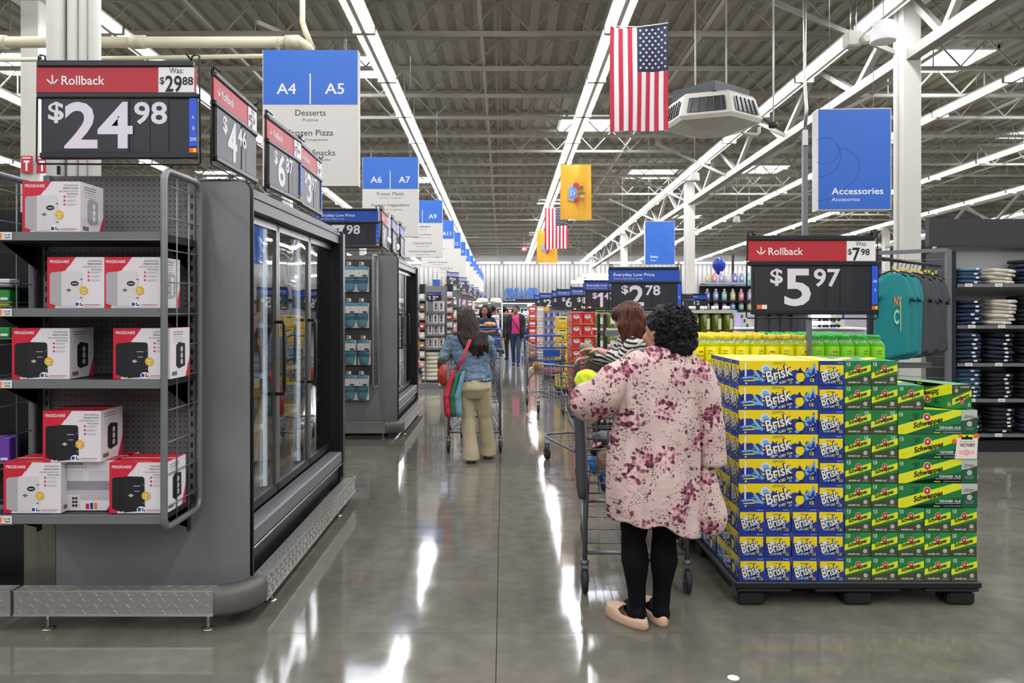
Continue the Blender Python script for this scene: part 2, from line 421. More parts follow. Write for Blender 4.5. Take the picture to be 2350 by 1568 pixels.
for ri, rx in enumerate(rows):
    y = -20.5 if abs(rx) < 12 else 3.7; k = 0
    kk = 0
    while y < 56:
        o = FX if first else copytree(FX); first = False
        o.location = (rx, y, lamp_z(y)); o.rotation_euler = (-math.atan(SLOPE), 0, 0)
        nm = ['the row beyond the rear aisle', 'the row over the rear aisle', 'the row over the frozen food cases', 'the row beside the aisle number signs', 'the row behind the hanging flags', 'the row passing over the hexagonal air unit', 'the row above the accessories sign', 'the row over the jeans shelves', 'the second row past the jeans', 'the outermost row past the jeans'][ri]
        o['label'] = 'white strip light, %s along %s' % (ORD[k], nm)
        y += 2.42; k += 1
# raceway pipe that carries each row, one thing per row
for ri, rx in enumerate(rows):
    mb = MB(); a = 5.0; mb.bar((rx, a, lamp_z(a)+.13), (rx, 56.5, lamp_z(56.5)+.13), .05, .05, HOUS)
    y = 6.0
    while y < 56: mb.bar((rx, y, lamp_z(y)+.15), (rx, y, deck_z(y)-.05), .008, .008, STRUCTM); y += 4.84
    mb.build('lighting_raceway', ceil)
# strips along the rear wall
for k in range(13):
    x = -13+2.6*k; mb = MB(); mb.box(x, 56.5, 4.86, x+2.4, 56.7, 4.98, HOUS)
    o = tag(mb.build('wall_strip_light'), 'white strip light over the ribbed rear wall, %s from the dairy corner' % ORD[k], 'light', 'strip lights along the rear wall')
    mb = MB(); mb.box(x+.03, 56.48, 4.8, x+2.37, 56.68, 4.858, LENS); mb.build('lens', o)
for i, (a, c, y, z) in enumerate(((1311, 1400, 40, gz(647, 40)), (1325, 1400, 36, gz(640, 36)), (1337, 1400, 32, gz(631, 32)))):
    mb = MB(); x0, x1 = gx(a, y), gx(a, y)+2.4; mb.box(x0, y, z, x1, y+.2, z+.08, HOUS)
    o = tag(mb.build('low_strip_light'), 'low hung strip light %s step above the dairy aisle price boards' % ORD[i], 'light')
    mb = MB(); mb.box(x0+.02, y-.01, z-.06, x1-.02, y+.19, z-.002, LENS); mb.build('lens', o)
    mb = MB(); mb.bar((x0+.4, y+.1, z+.08), (x0+.4, y+.1, deck_z(y)), .01, .01, STRUCTM); mb.bar((x1-.4, y+.1, z+.08), (x1-.4, y+.1, deck_z(y)), .01, .01, STRUCTM); mb.build('hanger_rod', o)
# ------------------------------------------------------------------ rear wall lettering
LB = mat('blue_letters', '#2f6fc4', .45)
x = gx(1158, 57); W_ = gx(1238, 57)-x; hz = 1.5+23*57/CF
e = empty('wall_sign', 'large blue capital letters on the ribbed rear wall', 'sign', (x, 57.36, 2.22))
vs, fs, asp = glyphs('CREAMER', .012)
for i, ch in enumerate('CREAMER'):
    mb = MB(); w = W_/7*.88; F = Fr((i*W_/7, 0, 0))
    mb.text(F, ch, 0, 0, .82, LB, w=w, k=.03, off=.03); 
    mb.text(F, ch, 0, 0, .82, LB, w=w, k=.0, off=.03); mb.build('letter', e)
mb = MB(); F = Fr((x, 57.33, 0)); mb.text(F, 'Reduced Fat Milk', -.1, 2.06, .12, WHITE, w=.9); mb.text(F, 'Leche', 0, 1.97, .06, WHITE); mb.build('small_lettering', wb)
# ================================================================== price boards
HB = mat('sign_header_blue', '#1f4fae', .4); CARD2 = mat('sign_panel_black', '#202227', .4); STRIPB = mat('sign_strip_blue', '#2456d6', .45)
TAGO = mat('tag_orange', '#e8672a', .5); DIG = mat('digit_white', '#dad6e0', .5)
def price_board(name, label, loc, rz, price, was=None, kind='roll', strip=None, w=.75, stand=0, header2=True, curl=0, thin=False, minus=True, red_tag=False):
    s = w/369.0
    e = empty(name, label, 'price sign', loc, rz, None)
    X = lambda p: (p-88)*s
    Z = lambda p: (372-p)*s
    F = Fr((0, -.012, 0))
    mb = MB(); mb.box(0, -.012, Z(213), X(452), .004, Z(155), {'roll': RED, 'low': HB, 'lav': mat('lavender_card', '#8d93c8', .5), 'dark': CARD2}[kind])
    if kind == 'roll':
        mb.stroke(F, [(X(124), Z(174)), (X(124), Z(194))], 3.2*s, WHITE, .001); mb.stroke(F, [(X(112), Z(184)), (X(124), Z(195)), (X(136), Z(184))], 3.2*s, WHITE, .001)
        mb.text(F, 'Rollback', X(145), Z(196), 21*s, WHITE, w=99*s, k=.0012, off=.012)
    if kind == 'low':
        mb.text(F, 'Everyday Low Price', X(110), Z(193), 21*s, WHITE, w=210*s, k=.0012, off=.01)
        mb.text(F, 'Precios bajos todos los días', X(111), Z(206), 9*s, WHITE, w=150*s, k=.0012)
    mb.build('header', e)
    if kind == 'roll' and was:
        mb = MB(); mb.box(X(368), -.016, Z(214), X(450), -.0125, Z(156), WHITE); Fw = Fr((0, -.016, 0))
        mb.text(Fw, 'Was:', X(393), Z(170), 13*s, INK, w=32*s, k=.001, off=.01)
        mb.text(Fw, '$', X(371), Z(197), 19*s, BLACK, w=11*s, k=.001, off=.01)
        mb.text(Fw, was[0], X(384), Z(213), 38*s, BLACK, w=(38 if len(was[0]) > 1 else 22)*s, k=.001, off=.02)
        mb.text(Fw, was[1], X(423) if len(was[0]) > 1 else X(408), Z(197), 19*s, BLACK, w=25*s, k=.001, off=.02); mb.build('was_card', e)
    mb = MB(); mb.box(X(98), -.010, Z(355), X(456), .006, Z(226), CARD2)
    mb.box(X(105), -.014, Z(352), X(300), -.0105, Z(228), CARD); mb.box(X(312), -.013, Z(352), X(348), -.0105, Z(228), CARD); mb.box(X(350), -.0135, Z(352), X(390), -.0105, Z(228), CARD)
    mb.build('price_panel', e)
    mb = MB(); Fd = Fr((0, -.0145, 0)); big, cents = price
    x0 = 115
    if not big: x0 = 115
    if kind in ('low', 'roll', 'lav') and len(big) == 1: x0 = 150
    mb.text(Fd, '$', X(x0), Z(284), 49*s, DIG, w=36*s, off=.02)
    if len(big) == 2: mb.text(Fd, big, X(152), Z(342), 107*s, DIG, w=157*s, off=.022)
    elif big: mb.text(Fd, big, X(x0+40), Z(342), 107*s, DIG, w=(76 if big != '1' else 40)*s, off=.022)
    cx = 312 if len(big) == 2 else x0+(124 if big != '1' else 88)
    if cents: mb.text(Fd, cents, X(cx), Z(287), 52*s, DIG, w=(76)*s, off=.02)
    mb.build('digits', e)
    for nm, (a, b) in (('top_rail', (140, 155)), ('middle_rail', (213, 227)), ('bottom_rail', (350, 366))):
        mb = MB(); mb.box(X(88 if nm != 'bottom_rail' else 96), -.022, Z(b), X(458 if nm != 'top_rail' else 448), .012, Z(a), RAIL, bev=.006); mb.build(nm, e)
    if strip:
        mb = MB(); mb.box(X(439), -.018, Z(338), X(456), -.0145, Z(227), STRIPB); Fs = Fr((0, -.018, 0))
        for t, (yy, hh) in zip(strip, ((275, 8), (300, 8), (325, 8))): mb.text(Fs, t, X(448), Z(yy), hh*s, WHITE, align='c', w=(3.2*s if t == '1' else min(15*s, len(t)*6*s)), off=.01)
        mb.build('info_strip', e)
        mb = MB(); mb.box(X(439), -.019, Z(352), X(456), -.0165, Z(341), TAGO); mb.rect(Fr((0, -.019, 0)), X(448), Z(351), X(455), Z(342), YEL); mb.build('small_tag', e)
    if red_tag:
        mb = MB(); mb.box(X(112), -.019, Z(350), X(140), -.0165, Z(338), TAGW); mb.rect(Fr((0, -.019, 0)), X(112), Z(350), X(126), Z(338), TAGO); mb.build('shelf_ticket', e)
    # bent wire carrier with two hooks on top
    mb = MB(); r = .0045*w/.75
    mb.tube([(X(93), .0, Z(150)), (X(86), .0, Z(150)), (X(84), .0, Z(372)), (X(88), 0, Z(376)), (X(456), 0, Z(378)), (X(461), 0, Z(374)), (X(459), 0, Z(150)), (X(459), 0, Z(128)), (X(452), 0, Z(124)), (X(442), 0, Z(128)), (X(441), 0, Z(141))], r, WIRE, 6)
    mb.tube([(X(88), 0, Z(150)), (X(89), 0, Z(128)), (X(93), 0, Z(125)), (X(104), 0, Z(128)), (X(104), 0, Z(142))], r, WIRE, 6)
    mb.tube([(X(93), -.005, Z(127)), (X(104), -.035, Z(140))], r, WIRE, 6); mb.tube([(X(434), -.035, Z(127)), (X(444), -.005, Z(140))], r, WIRE, 6)
    mb.build('wire_carrier', e)
    if stand:
        mb = MB(); mb.box(X(262), .006, -stand, X(273), .03, Z(376), GREYP); mb.build('pole', e)
    return e
# ================================================================== frozen food cases
PANEL, nt, b = newmat('case_end_panel'); tc = nt.nodes.new('ShaderNodeTexCoord').outputs['Object']
n1 = tex(nt, 'Noise', 1.3, tc, Detail=3.0); n2 = tex(nt, 'Noise', 260, tc, Detail=2.0)
f = mth(nt, 'ADD', mth(nt, 'MULTIPLY', n1.outputs['Fac'], .6), mth(nt, 'MULTIPLY', n2.outputs['Fac'], .4))
nt.links.new(ramp(nt, f, [(.35, '#707171'), (.65, '#838483')]), b.inputs['Base Color']); b.inputs['Metallic'].default_value = .1; b.inputs['Roughness'].default_value = .42
PEG, nt, b = newmat('pegboard'); tc = nt.nodes.new('ShaderNodeTexCoord').outputs['Object']
sx = nt.nodes.new('ShaderNodeSeparateXYZ'); nt.links.new(tc, sx.inputs[0])
fr = lambda s_: mth(nt, 'SUBTRACT', mth(nt, 'FRACT', mth(nt, 'MULTIPLY', s_, 1/.0254)), .5)
a_, c_ = fr(sx.outputs[0]), fr(sx.outputs[2]); d_ = mth(nt, 'SQRT', mth(nt, 'ADD', mth(nt, 'MULTIPLY', a_, a_), mth(nt, 'MULTIPLY', c_, c_)))
nt.links.new(mixc(nt, mth(nt, 'LESS_THAN', d_, .14), '#6a6866', '#0b0b0c'), b.inputs['Base Color']); b.inputs['Roughness'].default_value = .55
GLASS, nt, b = newmat('freezer_glass'); nt.nodes.remove(b); out = nt.nodes['Material Output']
tr = nt.nodes.new('ShaderNodeBsdfTransparent'); tr.inputs[0].default_value = (.80, .83, .83, 1); gl = nt.nodes.new('ShaderNodeBsdfGlossy'); gl.inputs['Roughness'].default_value = .015
tc = nt.nodes.new('ShaderNodeTexCoord').outputs['Object']; nw = tex(nt, 'Noise', 1.7, tc, Detail=1.0); bp = nt.nodes.new('ShaderNodeBump'); bp.inputs['Strength'].default_value = .12; bp.inputs['Distance'].default_value = .05
nt.links.new(nw.outputs['Fac'], bp.inputs['Height']); nt.links.new(bp.outputs['Normal'], gl.inputs['Normal'])
fn = nt.nodes.new('ShaderNodeFresnel'); fn.inputs[0].default_value = 1.9; ms = nt.nodes.new('ShaderNodeMixShader')
nt.links.new(mth(nt, 'MINIMUM', mth(nt, 'ADD', mth(nt, 'MULTIPLY', fn.outputs[0], 1.15), .05), .8), ms.inputs[0]); nt.links.new(tr.outputs[0], ms.inputs[1]); nt.links.new(gl.outputs[0], ms.inputs[2]); nt.links.new(ms.outputs[0], out.inputs[0])
DIAM, nt, b = newmat('diamond_plate'); tc = nt.nodes.new('ShaderNodeTexCoord').outputs['Object']
b.inputs['Base Color'].default_value = lin('#a09e99'); b.inputs['Metallic'].default_value = .55; b.inputs['Roughness'].default_value = .36
CAPM = mat('bumper_corner_rubber', '#5c5953', .5, var=.2, vscale=14); STAIN = mat('stainless_strip', '#77746a', .4, .6, var=.1)
TREAD = mat('bright_tread', '#d2d0ca', .28, .9)
LED = mat('case_led', '#ffffff', .4, emit='#e8f0ff', es=2.0)
def bumper_run(parent, p0, p1, nrm, name='bumper_rail', z0=.075, z1=.19, dep=.075):
    p0 = Vector(p0); p1 = Vector(p1); d = (p1-p0); L = d.length; d.normalize(); nrm = Vector(nrm)
    mb = MB(); M = Matrix((( d.x, -nrm.x, 0, p0.x), (d.y, -nrm.y, 0, p0.y), (0, 0, 1, 0), (0, 0, 0, 1)))
    mb.box(0, 0, z0, L, dep, z1, DIAM, M); mb.box(0, -.003, z1-.006, L, .004, z1+.003, TREAD, M); mb.box(0, -.003, z0-.003, L, .004, z0+.006, TREAD, M)
    o = mb.build(name, parent)
    # raised treads, alternating slant, on face and top
    mb = MB(); k = 0; x = .03
    while x < L-.02:
        for j in range(4):
            zz = z0+.018+j*.027; xx = x+(.018 if j % 2 else 0)
            if xx > L-.02: continue
            sg = 1 if (j+k) % 2 else -1
            a = M @ Vector((xx-.009, -.001, zz-sg*.008)); c = M @ Vector((xx+.009, -.001, zz+sg*.008)); mb.bar(a, c, .0035, .0035, TREAD)
        for j in range(2):
            yy = .02+j*.034; sg = 1 if (j+k) % 2 else -1
            mb.bar(M @ Vector((x-.008, yy-sg*.007, z1)), M @ Vector((x+.008, yy+sg*.007, z1)), .0035, .003, TREAD)
        x += .037; k += 1
    t = mb.build('tread_pattern', o); t['kind'] = 'stuff'
    return o
def bumper_leg(parent, x, y):
    mb = MB(); mb.tube([(x, y, .004), (x, y, .08)], .011, CHROME, 10); mb.lathe([(.032, 0), (.032, .004), (.012, .009)], CHROME, (x, y, 0.0005), 16); mb.build('leg', parent)
def corner_cap(parent, cx, cy, r, z0=.07, z1=.195):
    mb = MB(); N = 8; o, i_ = [], []
    for k in range(N+1):
        t = -PI/2+PI/2*k/N; o.append((cx+r*math.cos(t), cy+r*math.sin(t))); i_.append((cx+(r-.078)*math.cos(t), cy+(r-.078)*math.sin(t)))
    for rad, zz in ((0, 0),):
        n = len(mb.v)
        for (a, b_) in zip(o, i_):
            ox, oy = (a[0]-cx)/r, (a[1]-cy)/r
            mb.v += [(a[0]-ox*.008, a[1]-oy*.008, z0), (a[0]+ox*.004, a[1]+oy*.004, z0+.02), (a[0]+ox*.004, a[1]+oy*.004, z1-.03), (a[0]-ox*.014, a[1]-oy*.014, z1), (b_[0], b_[1], z1), (b_[0], b_[1], z0)]
        for k in range(N):
            for j in range(6): mb.face((n+k*6+j, n+(k+1)*6+j, n+(k+1)*6+(j+1) % 6, n+k*6+(j+1) % 6), CAPM, True)
        mb.face([n+5-j for j in range(6)], CAPM); mb.face([n+N*6+j for j in range(6)], CAPM)
    mb.build('corner_cap', parent)
CY0, CY1 = 3.75, 6.02
def freezer(label, dy):
    e = empty('freezer_case', label, 'freezer', (0, dy, 0))
    # end panel with a rounded upper corner and black edging
    mb = MB(); x0, x1, z0, z1, r = -2.18, -1.235, .135, 2.12, .05
    pts = [(x0, z0), (x1, z0)]+[(x1-r+r*math.cos(t), z1-r+r*math.sin(t)) for t in [PI/2*k/6 for k in range(7)]]+[(x0, z1)]
    F0 = Fr((0, CY0, 0)); F1 = Fr((0, CY0+.03, 0)); mb.poly(F0, pts, PANEL, 0); mb.poly(F1, pts[::-1], PANEL, 0)
    n = len(mb.v)//2
    for k in range(len(pts)): k2 = (k+1) % len(pts); mb.face((k2, k, n+len(pts)-1-k if False else k, k2), PANEL) if False else None
    mb.v += [(p[0], CY0, p[1]) for p in pts]+[(p[0], CY0+.03, p[1]) for p in pts]; b0 = len(mb.v)-2*len(pts)
    for k in range(len(pts)): k2 = (k+1) % len(pts); mb.face((b0+k, b0+k2, b0+len(pts)+k2, b0+len(pts)+k), BLKP)
    mb.tube([(p[0]+.004, CY0+.012, p[1]) for p in pts[1:-1]]+[(-1.62, CY0+.012, z1+.003)], .011, BLKP, 8); mb.build('end_panel', e)
    mb = MB(); mb.box(-2.34, CY0, .0, -2.181, CY0+.03, .62, STAIN, bev=.004); mb.build('stainless_post', e)
    mb = MB(); mb.box(-2.2, CY0+.031, .14, -2.12, CY1, 2.05, BLKP); mb.box(-2.12, CY0+.031, .36, -1.37, CY1, .41, BLKP)
    mb.box(-2.12, CY0+.031, 2.0, -1.33, CY1, 2.05, BLKP); mb.box(-2.12, CY1-.04, .41, -1.37, CY1-.005, 2.0, BLKP)
    mb.box(-2.119, CY0+.04, .42, -2.1, CY1-.05, 1.99, mat('case_liner', '#b9bcc0', .5)); mb.build('cabinet', e)
    mb = MB(); mb.box(-1.36, CY0+.031, .30, -1.255, CY1, .39, GREYP, bev=.01); mb.box(-1.34, CY0+.031, .12, -1.275, CY1, .299, mat('black_kick_panel', '#17181b', .4)); mb.tube([(-1.255, CY0+.04, .295), (-1.255, CY1, .295)], .006, CHROME, 6)
    mb.build('lower_apron', e)
    mb = MB(); mb.box(-2.3, CY0+.12, .0, -1.36, CY1-.02, .119, BLKP); mb.build('toe_kick', e)
    mb = MB(); mb.box(-1.95, CY0+.113, .03, -1.80, CY0+.119, .09, mat('outlet_plate', '#55534e', .5)); Fo = Fr((0, CY0+.113, 0)); mb.disc(Fo, -1.90, .06, .013, BLACK); mb.disc(Fo, -1.855, .06, .013, BLACK); mb.build('outlet', e)
    mb = MB(); mb.box(-1.40, CY1-.06, .06, -1.245, CY1+.05, 2.10, BLKP, bev=.02); mb.build('end_post', e)
    mb = MB(); mb.box(-1.37, CY0+.031, 2.0, -1.27, CY1, 2.06, BLKP); mb.box(-1.30, CY0+.031, 2.062, -1.262, CY1, 2.075, GREYP); mb.box(-1.50, CY0+.031, 2.09, -1.30, CY1, 2.12, BLKP); mb.build('top_rail', e)
    mb = MB(); mb.tube([(-1.40, CY0+.04, 2.135), (-1.40, CY1, 2.135)], .008, GREYP, 6); mb.tube([(-1.35, CY0+.04, 2.14), (-1.35, CY1, 2.14)], .006, GREYP, 6)
    for yy in (CY0+.5, CY0+1.2, CY0+1.9): mb.box(-1.46, yy, 2.1, -1.38, yy+.05, 2.145, DK)
    mb.build('sign_track', e)
    dw = .745
    for d in range(3):
        y0 = CY0+.07+d*dw; y1 = y0+dw-.01; dz0, dz1 = .42, 2.0
        mb = MB(); t = .045; fm = mat('door_frame_chrome', '#8b8b87', .3, .8)
        mb.box(-1.365, y0, dz0, -1.335, y0+t*.6, dz1, fm); mb.box(-1.365, y1-t*.6, dz0, -1.335, y1, dz1, fm); mb.box(-1.365, y0, dz1-t, -1.335, y1, dz1, fm); mb.box(-1.365, y0, dz0, -1.335, y1, dz0+t, BLKP)
        do = mb.build('glass_door', e)
        mb = MB(); mb.box(-1.353, y0+.025, dz0+t, -1.347, y1-.025, dz1-t, GLASS); mb.build('pane', do)
        mb = MB(); hy = y1-.06; mb.tube([(-1.335, hy, 1.42), (-1.285, hy, 1.42), (-1.28, hy, 1.40), (-1.28, hy, 1.02), (-1.285, hy, 1.0), (-1.335, hy, 1.0)], .011, BLKP, 8); mb.build('handle', do)
        mb = MB(); mb.box(-1.42, y1-.01, .45, -1.40, y1+.01, 1.97, LED); mb.build('inside_lamp', e)
    for k in range(5):
        z = .50+k*.30; mb = MB()
        for j in range(24): x = -2.08+j*.028; mb.bar((x, CY0+.06, z), (x, CY1-.06, z), .004, .004, CHROME)
        mb.bar((-1.43, CY0+.06, z), (-1.43, CY1-.06, z), .006, .03, TAGW); w = mb.build('wire_shelf', e)
    bumper_run(e, (-2.27, 3.565, 0), (-1.345, 3.565, 0), (0, -1, 0)); bumper_run(e, (-1.155, 3.755, 0), (-1.155, CY1-.02, 0), (1, 0, 0)); corner_cap(e, -1.345, 3.755, .19)
    mb = MB(); mb.lathe([(.075, .09), (.08, .1), (.08, .18), (.07, .19)], CAPM, (-1.232, CY1+.01, 0), 14); mb.build('corner_cap', e)
    for x, y in ((-2.13, 3.60), (-1.38, 3.60), (-1.193, 3.95), (-1.193, 5.55)): bumper_leg(e, x, y)
    return e
fz1 = freezer('dark grey glass-door freezer with shelves of boxed mini fridges on its end', 0)
fz2 = copytree(fz1, (0, 5.22, 0)); fz2['label'] = 'second glass-door freezer down the aisle, oven mitts hung on its end'
# bagged frozen food inside
FOODC = ['#c23a34', '#3f6fb8', '#d8b43a', '#4f8f4a', '#d9d4ca', '#b45a8c', '#e08a3a', '#5aa6b8']
CN = ['red', 'blue', 'yellow', 'green', 'cream', 'pink', 'orange', 'teal']
FB = []
for i, c in enumerate(FOODC):
    mb = MB(); m = mat('bag_%s' % CN[i], c, .3, var=.25, vscale=20)
    mb.loft([(0, 0, 0, .075, .03), (0, 0, .02, .085, .045), (0, 0, .1, .085, .05), (0, 0, .19, .08, .03), (0, 0, .215, .08, .004)], m, 12); mb.rect(Fr((0, -.052, 0)), -.05, .07, .05, .13, WHITE); FB.append(mb.mesh('frozen_bag'))
for cse, dy in ((0, 0), (1, 5.22)):
    for k in range(5):
        for j in range(11 if cse == 0 else 9):
            c = random.randrange(8); y = CY0+.2+j*(.19 if cse == 0 else .23)+dy
            o = inst(FB[c], 'frozen_food_bag', None, (-1.55-.04*random.random(), y, .503+k*.30), PI/2+random.uniform(-.15, .15))
            tag(o, '%s frozen food bag, %s along %s shelf of the %s freezer' % (CN[c], ORD[j], ['lowest', 'second lowest', 'middle', 'second highest', 'top'][k], ['near', 'far'][cse]), 'food bag', 'bags of frozen food behind the glass doors')
# ------------------------------------------------------------------ grid sided end shelving
GT = mat('grid_frame_grey', '#7d7f80', .35, .35)
def end_shelf(label, dy, shelves, name='end_shelf'):
    e = empty(name, label, 'shelving', (0, dy, 0))
    mb = MB(); mb.box(-2.225, CY0-.03, .58, -1.49, CY0-.012, 2.14, PEG); mb.build('pegboard', e)
    for x in (-2.2, -1.50):
        mb = MB(); mb.box(x-.015, CY0-.045, .52, x+.015, CY0-.031, 2.14, GREYP)
        for k in range(30): mb.box(x-.005, CY0-.047, .58+k*.05, x+.005, CY0-.0455, .605+k*.05, BLACK)
        mb.build('slotted_upright', e)
    for x in (-2.262, -1.462):
        mb = MB(); a, b_, lo, hi, r = 3.315, 3.70, .545, 2.10, .05; P = []
        for cy, cz, t0 in ((b_-r, hi-r, 0), (a+r, hi-r, PI/2), (a+r, lo+r, PI), (b_-r, lo+r, 3*PI/2)):
            for k in range(5): t = t0+PI/2*k/4; P.append((x, cy+r*math.cos(t), cz+r*math.sin(t)))
        mb.tube(P, .015, GT, 8, closed=True); o = mb.build('side_grid', e)
        mb = MB()
        for k in range(11): z = lo+.09+k*.14; mb.tube([(x, a, z), (x, b_, z)], .003, GT, 5)
        for k in range(2): y = a+.13+k*.13; mb.tube([(x, y, lo), (x, y, hi)], .003, GT, 5)
        mb.build('grid_wires', o)
    for i, z in enumerate(shelves):
        mb = MB(); mb.box(-2.24, 3.335, z-.035, -1.485, CY0-.05, z-.002, DK); mb.box(-2.24, 3.322, z-.036, -1.475, 3.334, z+.001, GREYP); mb.box(-2.24, 3.3195, z-.036, -1.475, 3.3215, z-.032, CHROME); sh = mb.build('shelf', e)
        for x in (-2.22, -1.505):
            mb = MB(); Fb = Fr((x-.002, 3.68, 0), (0, -1, 0)); mb.v += [(x, 3.69, z-.036), (x, 3.40, z-.036), (x, 3.69, z-.16)]; mb.face((0, 1, 2), DK); mb.face((2, 1, 0), DK); mb.box(x-.002, 3.66, z-.17, x+.002, 3.70, z-.036, DK); mb.build('bracket', sh)
        mb = MB(); Fp = Fr((-2.20, 3.318, z-.033)); mb.box(-2.20, 3.3165, z-.033, -2.12, 3.3190, z-.001, TAGW); Fp = Fr((-2.20, 3.3165, z-.033)); mb.rect(Fp, 0, 0, .02, .032, TAGO); mb.rect(Fp, .02, .004, .038, .028, ORANGE); mb.rect(Fp, .05, .006, .074, .010, INK); mb.text(Fp, '24.98', .044, .014, .011, INK, w=.03); mb.build('price_ticket', sh)
    return e
ES1 = end_shelf('grey grid-sided end shelving holding red and white mini fridge boxes', 0, (1.83, 1.50, 1.19, .605))
# ------------------------------------------------------------------ boxed mini fridges
BR = mat('carton_red', '#c81f36', .4); BW = mat('carton_white', '#dcd6d8', .45); FG = mat('printed_fridge_white', '#cfcaca', .5); FGs = mat('printed_fridge_grey', '#a9a5a6', .5)
FBk = mat('printed_fridge_black', '#17181e', .5); FBs = mat('printed_fridge_darkside', '#101116', .5); GOLD = mat('gold_roundel', '#d8ad2e', .5); TXG = mat('carton_small_text', '#6b6468', .6)
SCN = mat('carton_scene_grey', '#b9b2b6', .5)
def fridge_box(dark, back=False):
    w, h, d = .25, .222, .2; mb = MB(); mb.box(-w/2, 0, 0, w/2, d, h, BW)
    F = Fr((-w/2, 0, 0)); 
    if not back:
        mb.poly(F, [(0, 0), (0, h), (.125, h), (.098, h-.038), (.022, h-.044), (.02, .035), (.035, 0)], BR, .0004)
        mb.poly(F, [(0, 0), (0, h), (.125, h), (.07, h-.07), (.045, .02), (.03, 0)], BR, .0003)
        mb.text(F, 'FRIGIDAIRE', .012, h-.026, .013, WHITE, w=.085, k=.0014, off=.015)
        a, b_ = (FBk, FBs) if dark else (FG, FGs)
        mb.poly(F, [(.012, .02), (.012, .148), (.02, .156), (.07, .16), (.075, .02), (.055, .006)], b_, .0010)
        mb.poly(F, [(.063, .004), (.063, .156), (.07, .162), (.145, .16), (.153, .153), (.155, .02), (.148, .012)], a, .0012)
        lg = LGREY if dark else BLACK
        if dark: mb.rect(F, .105, .118, .135, .121, LGREY, .0016); mb.rect(F, .11, .095, .132, .098, LGREY, .0016)
        else: mb.disc(F, .121, .107, .018, BLACK, .0016, .011); mb.rect(F, .11, .105, .132, .108, WHITE, .0018)
        mb.disc(F, .095, .078, .012, LGREY if dark else TXG, .0016, .004); mb.disc(F, .095, .078, .005, LGREY if dark else TXG, .0016, .008)
        mb.disc(F, .150, .125, .006, TXG, .0016, .003); mb.disc(F, .150, .045, .006, TXG, .0016, .003)
        mb.disc(F, .160, .077, .019, GOLD, .002); mb.text(F, '4L', .153, .066, .009, WHITE, k=.0024); mb.rect(F, .150, .080, .170, .0825, WHITE, .0024)
        for k, (t, ww) in enumerate((('MINI PERSONAL', .062), ('FRIDGE COOLER', .066), ('MINI RÉFRIGÉRATEUR', .085), ('PERSONNEL', .05))): mb.text(F, t, .242, h-.02-k*.0125, .0068, TXG, w=ww, align='r', off=.02 if k < 2 else 0, k=.0014)
        for k in range(3):
            zz = h-.066-k*.017; mb.disc(F, .182, zz, .0045, BR, .0014); mb.rect(F, .192, zz+.001, .235, zz+.003, LGREY, .0012); mb.rect(F, .192, zz-.004, .228, zz-.002, LGREY, .0012)
        mb.disc(F, .14, .016, .02, WHITE, .0018, .015); mb.rect(F, .125, .01, .138, .024, NAVYP, .002); 
        for k in range(3): mb.disc(F, .146+(k % 2)*.008, .013+(k//2)*.008, .0035, FBk, .002)
        mb.rect(F, .165, .014, .235, .016, BR, .0012); mb.rect(F, .165, .008, .225, .010, LGREY, .0012)
    else:
        mb.poly(F, [(w, 0), (w, h), (w-.006, h), (w-.03, .03), (w-.05, 0)], BR); mb.rect(F, 0, .045, w-.03, .125, SCN); mb.rect(F, .0, .09, w-.02, .13, mat('carton_counter', '#8d8890', .5), .0008)
        mb.text(F, 'FRIGIDAIRE', .015, h-.022, .012, INK, w=.085, off=.015)
        mb.text(F, 'MINI PERSONAL FRIDGE', .015, h-.034, .006, TXG, w=.1); 
        for k in range(6): mb.rect(F, .015, h-.052-k*.008, .10, h-.0495-k*.008, LGREY); mb.rect(F, .125, h-.052-k*.008, .21, h-.0495-k*.008, LGREY)
        mb.rect(F, .02, .01, .085, .07, FG, .001); 
        for k in range(6): mb.disc(F, .055+(k % 2)*.013, .022+(k//2)*.016, .006, FBk, .0014)
        mb.rect(F, .11, .006, .125, .03, BR, .001); mb.rect(F, .13, .006, .142, .034, NAVYP, .001); mb.rect(F, .147, .006, .16, .034, ORANGE, .001)
    # right side of the box
    S = Fr((w/2, 0, 0), (0, 1, 0))
    for k in range(5): mb.rect(S, .03, h-.02-k*.011, .13, h-.0165-k*.011, LGREY if k > 1 else TXG)
    mb.poly(S, [(.06, .055), (.06, .145), (.085, .158), (.15, .15), (.15, .05), (.085, .04)], FBk if dark else FGs, .0008)
    for k in range(3): mb.disc(S, .115, .07+k*.028, .013, WHITE if not dark else LGREY, .0012)
    mb.poly(S, [(d, 0), (d, .09), (d-.03, .03), (d-.045, 0)], BR, .0006); mb.rect(S, .02, .012, .07, .03, TXG)
    T = Fr((-w/2, 0, h), (1, 0, 0), (0, 1, 0)); mb.rect(T, 0, 0, w, d, BR, .0004); mb.rect(T, 0, .095, w, .105, WHITE, .0008); mb.rect(T, .09, .02, .17, .028, GOLD, .0008)
    return mb.mesh('mini_fridge_box')
FBX = {'w': fridge_box(False), 'k': fridge_box(True), 'b': fridge_box(False, True)}
def fb(px, z, kind, label, y=3.352, rz=0):
    x = gx(px, y)+.125; o = inst(FBX[kind], 'mini_fridge_box', None, (x, y, z), rz); tag(o, label, 'box', 'boxed mini fridges on the end shelves'); return o
fb(52, 1.8315, 'w', 'red and white mini fridge box alone on the top shelf', rz=.02)
fb(108, 1.5015, 'w', 'white mini fridge box on the second shelf, with a dark gap beside it', rz=-.01)
fb(237, 1.5015, 'w', 'white mini fridge box on the second shelf, touching the grid panel')
fb(28, 1.1915, 'k', 'black mini fridge box on the third shelf, at the price ticket end', rz=.015)
fb(259, 1.1915, 'k', 'black mini fridge box on the third shelf, beside the grid panel', rz=-.02)
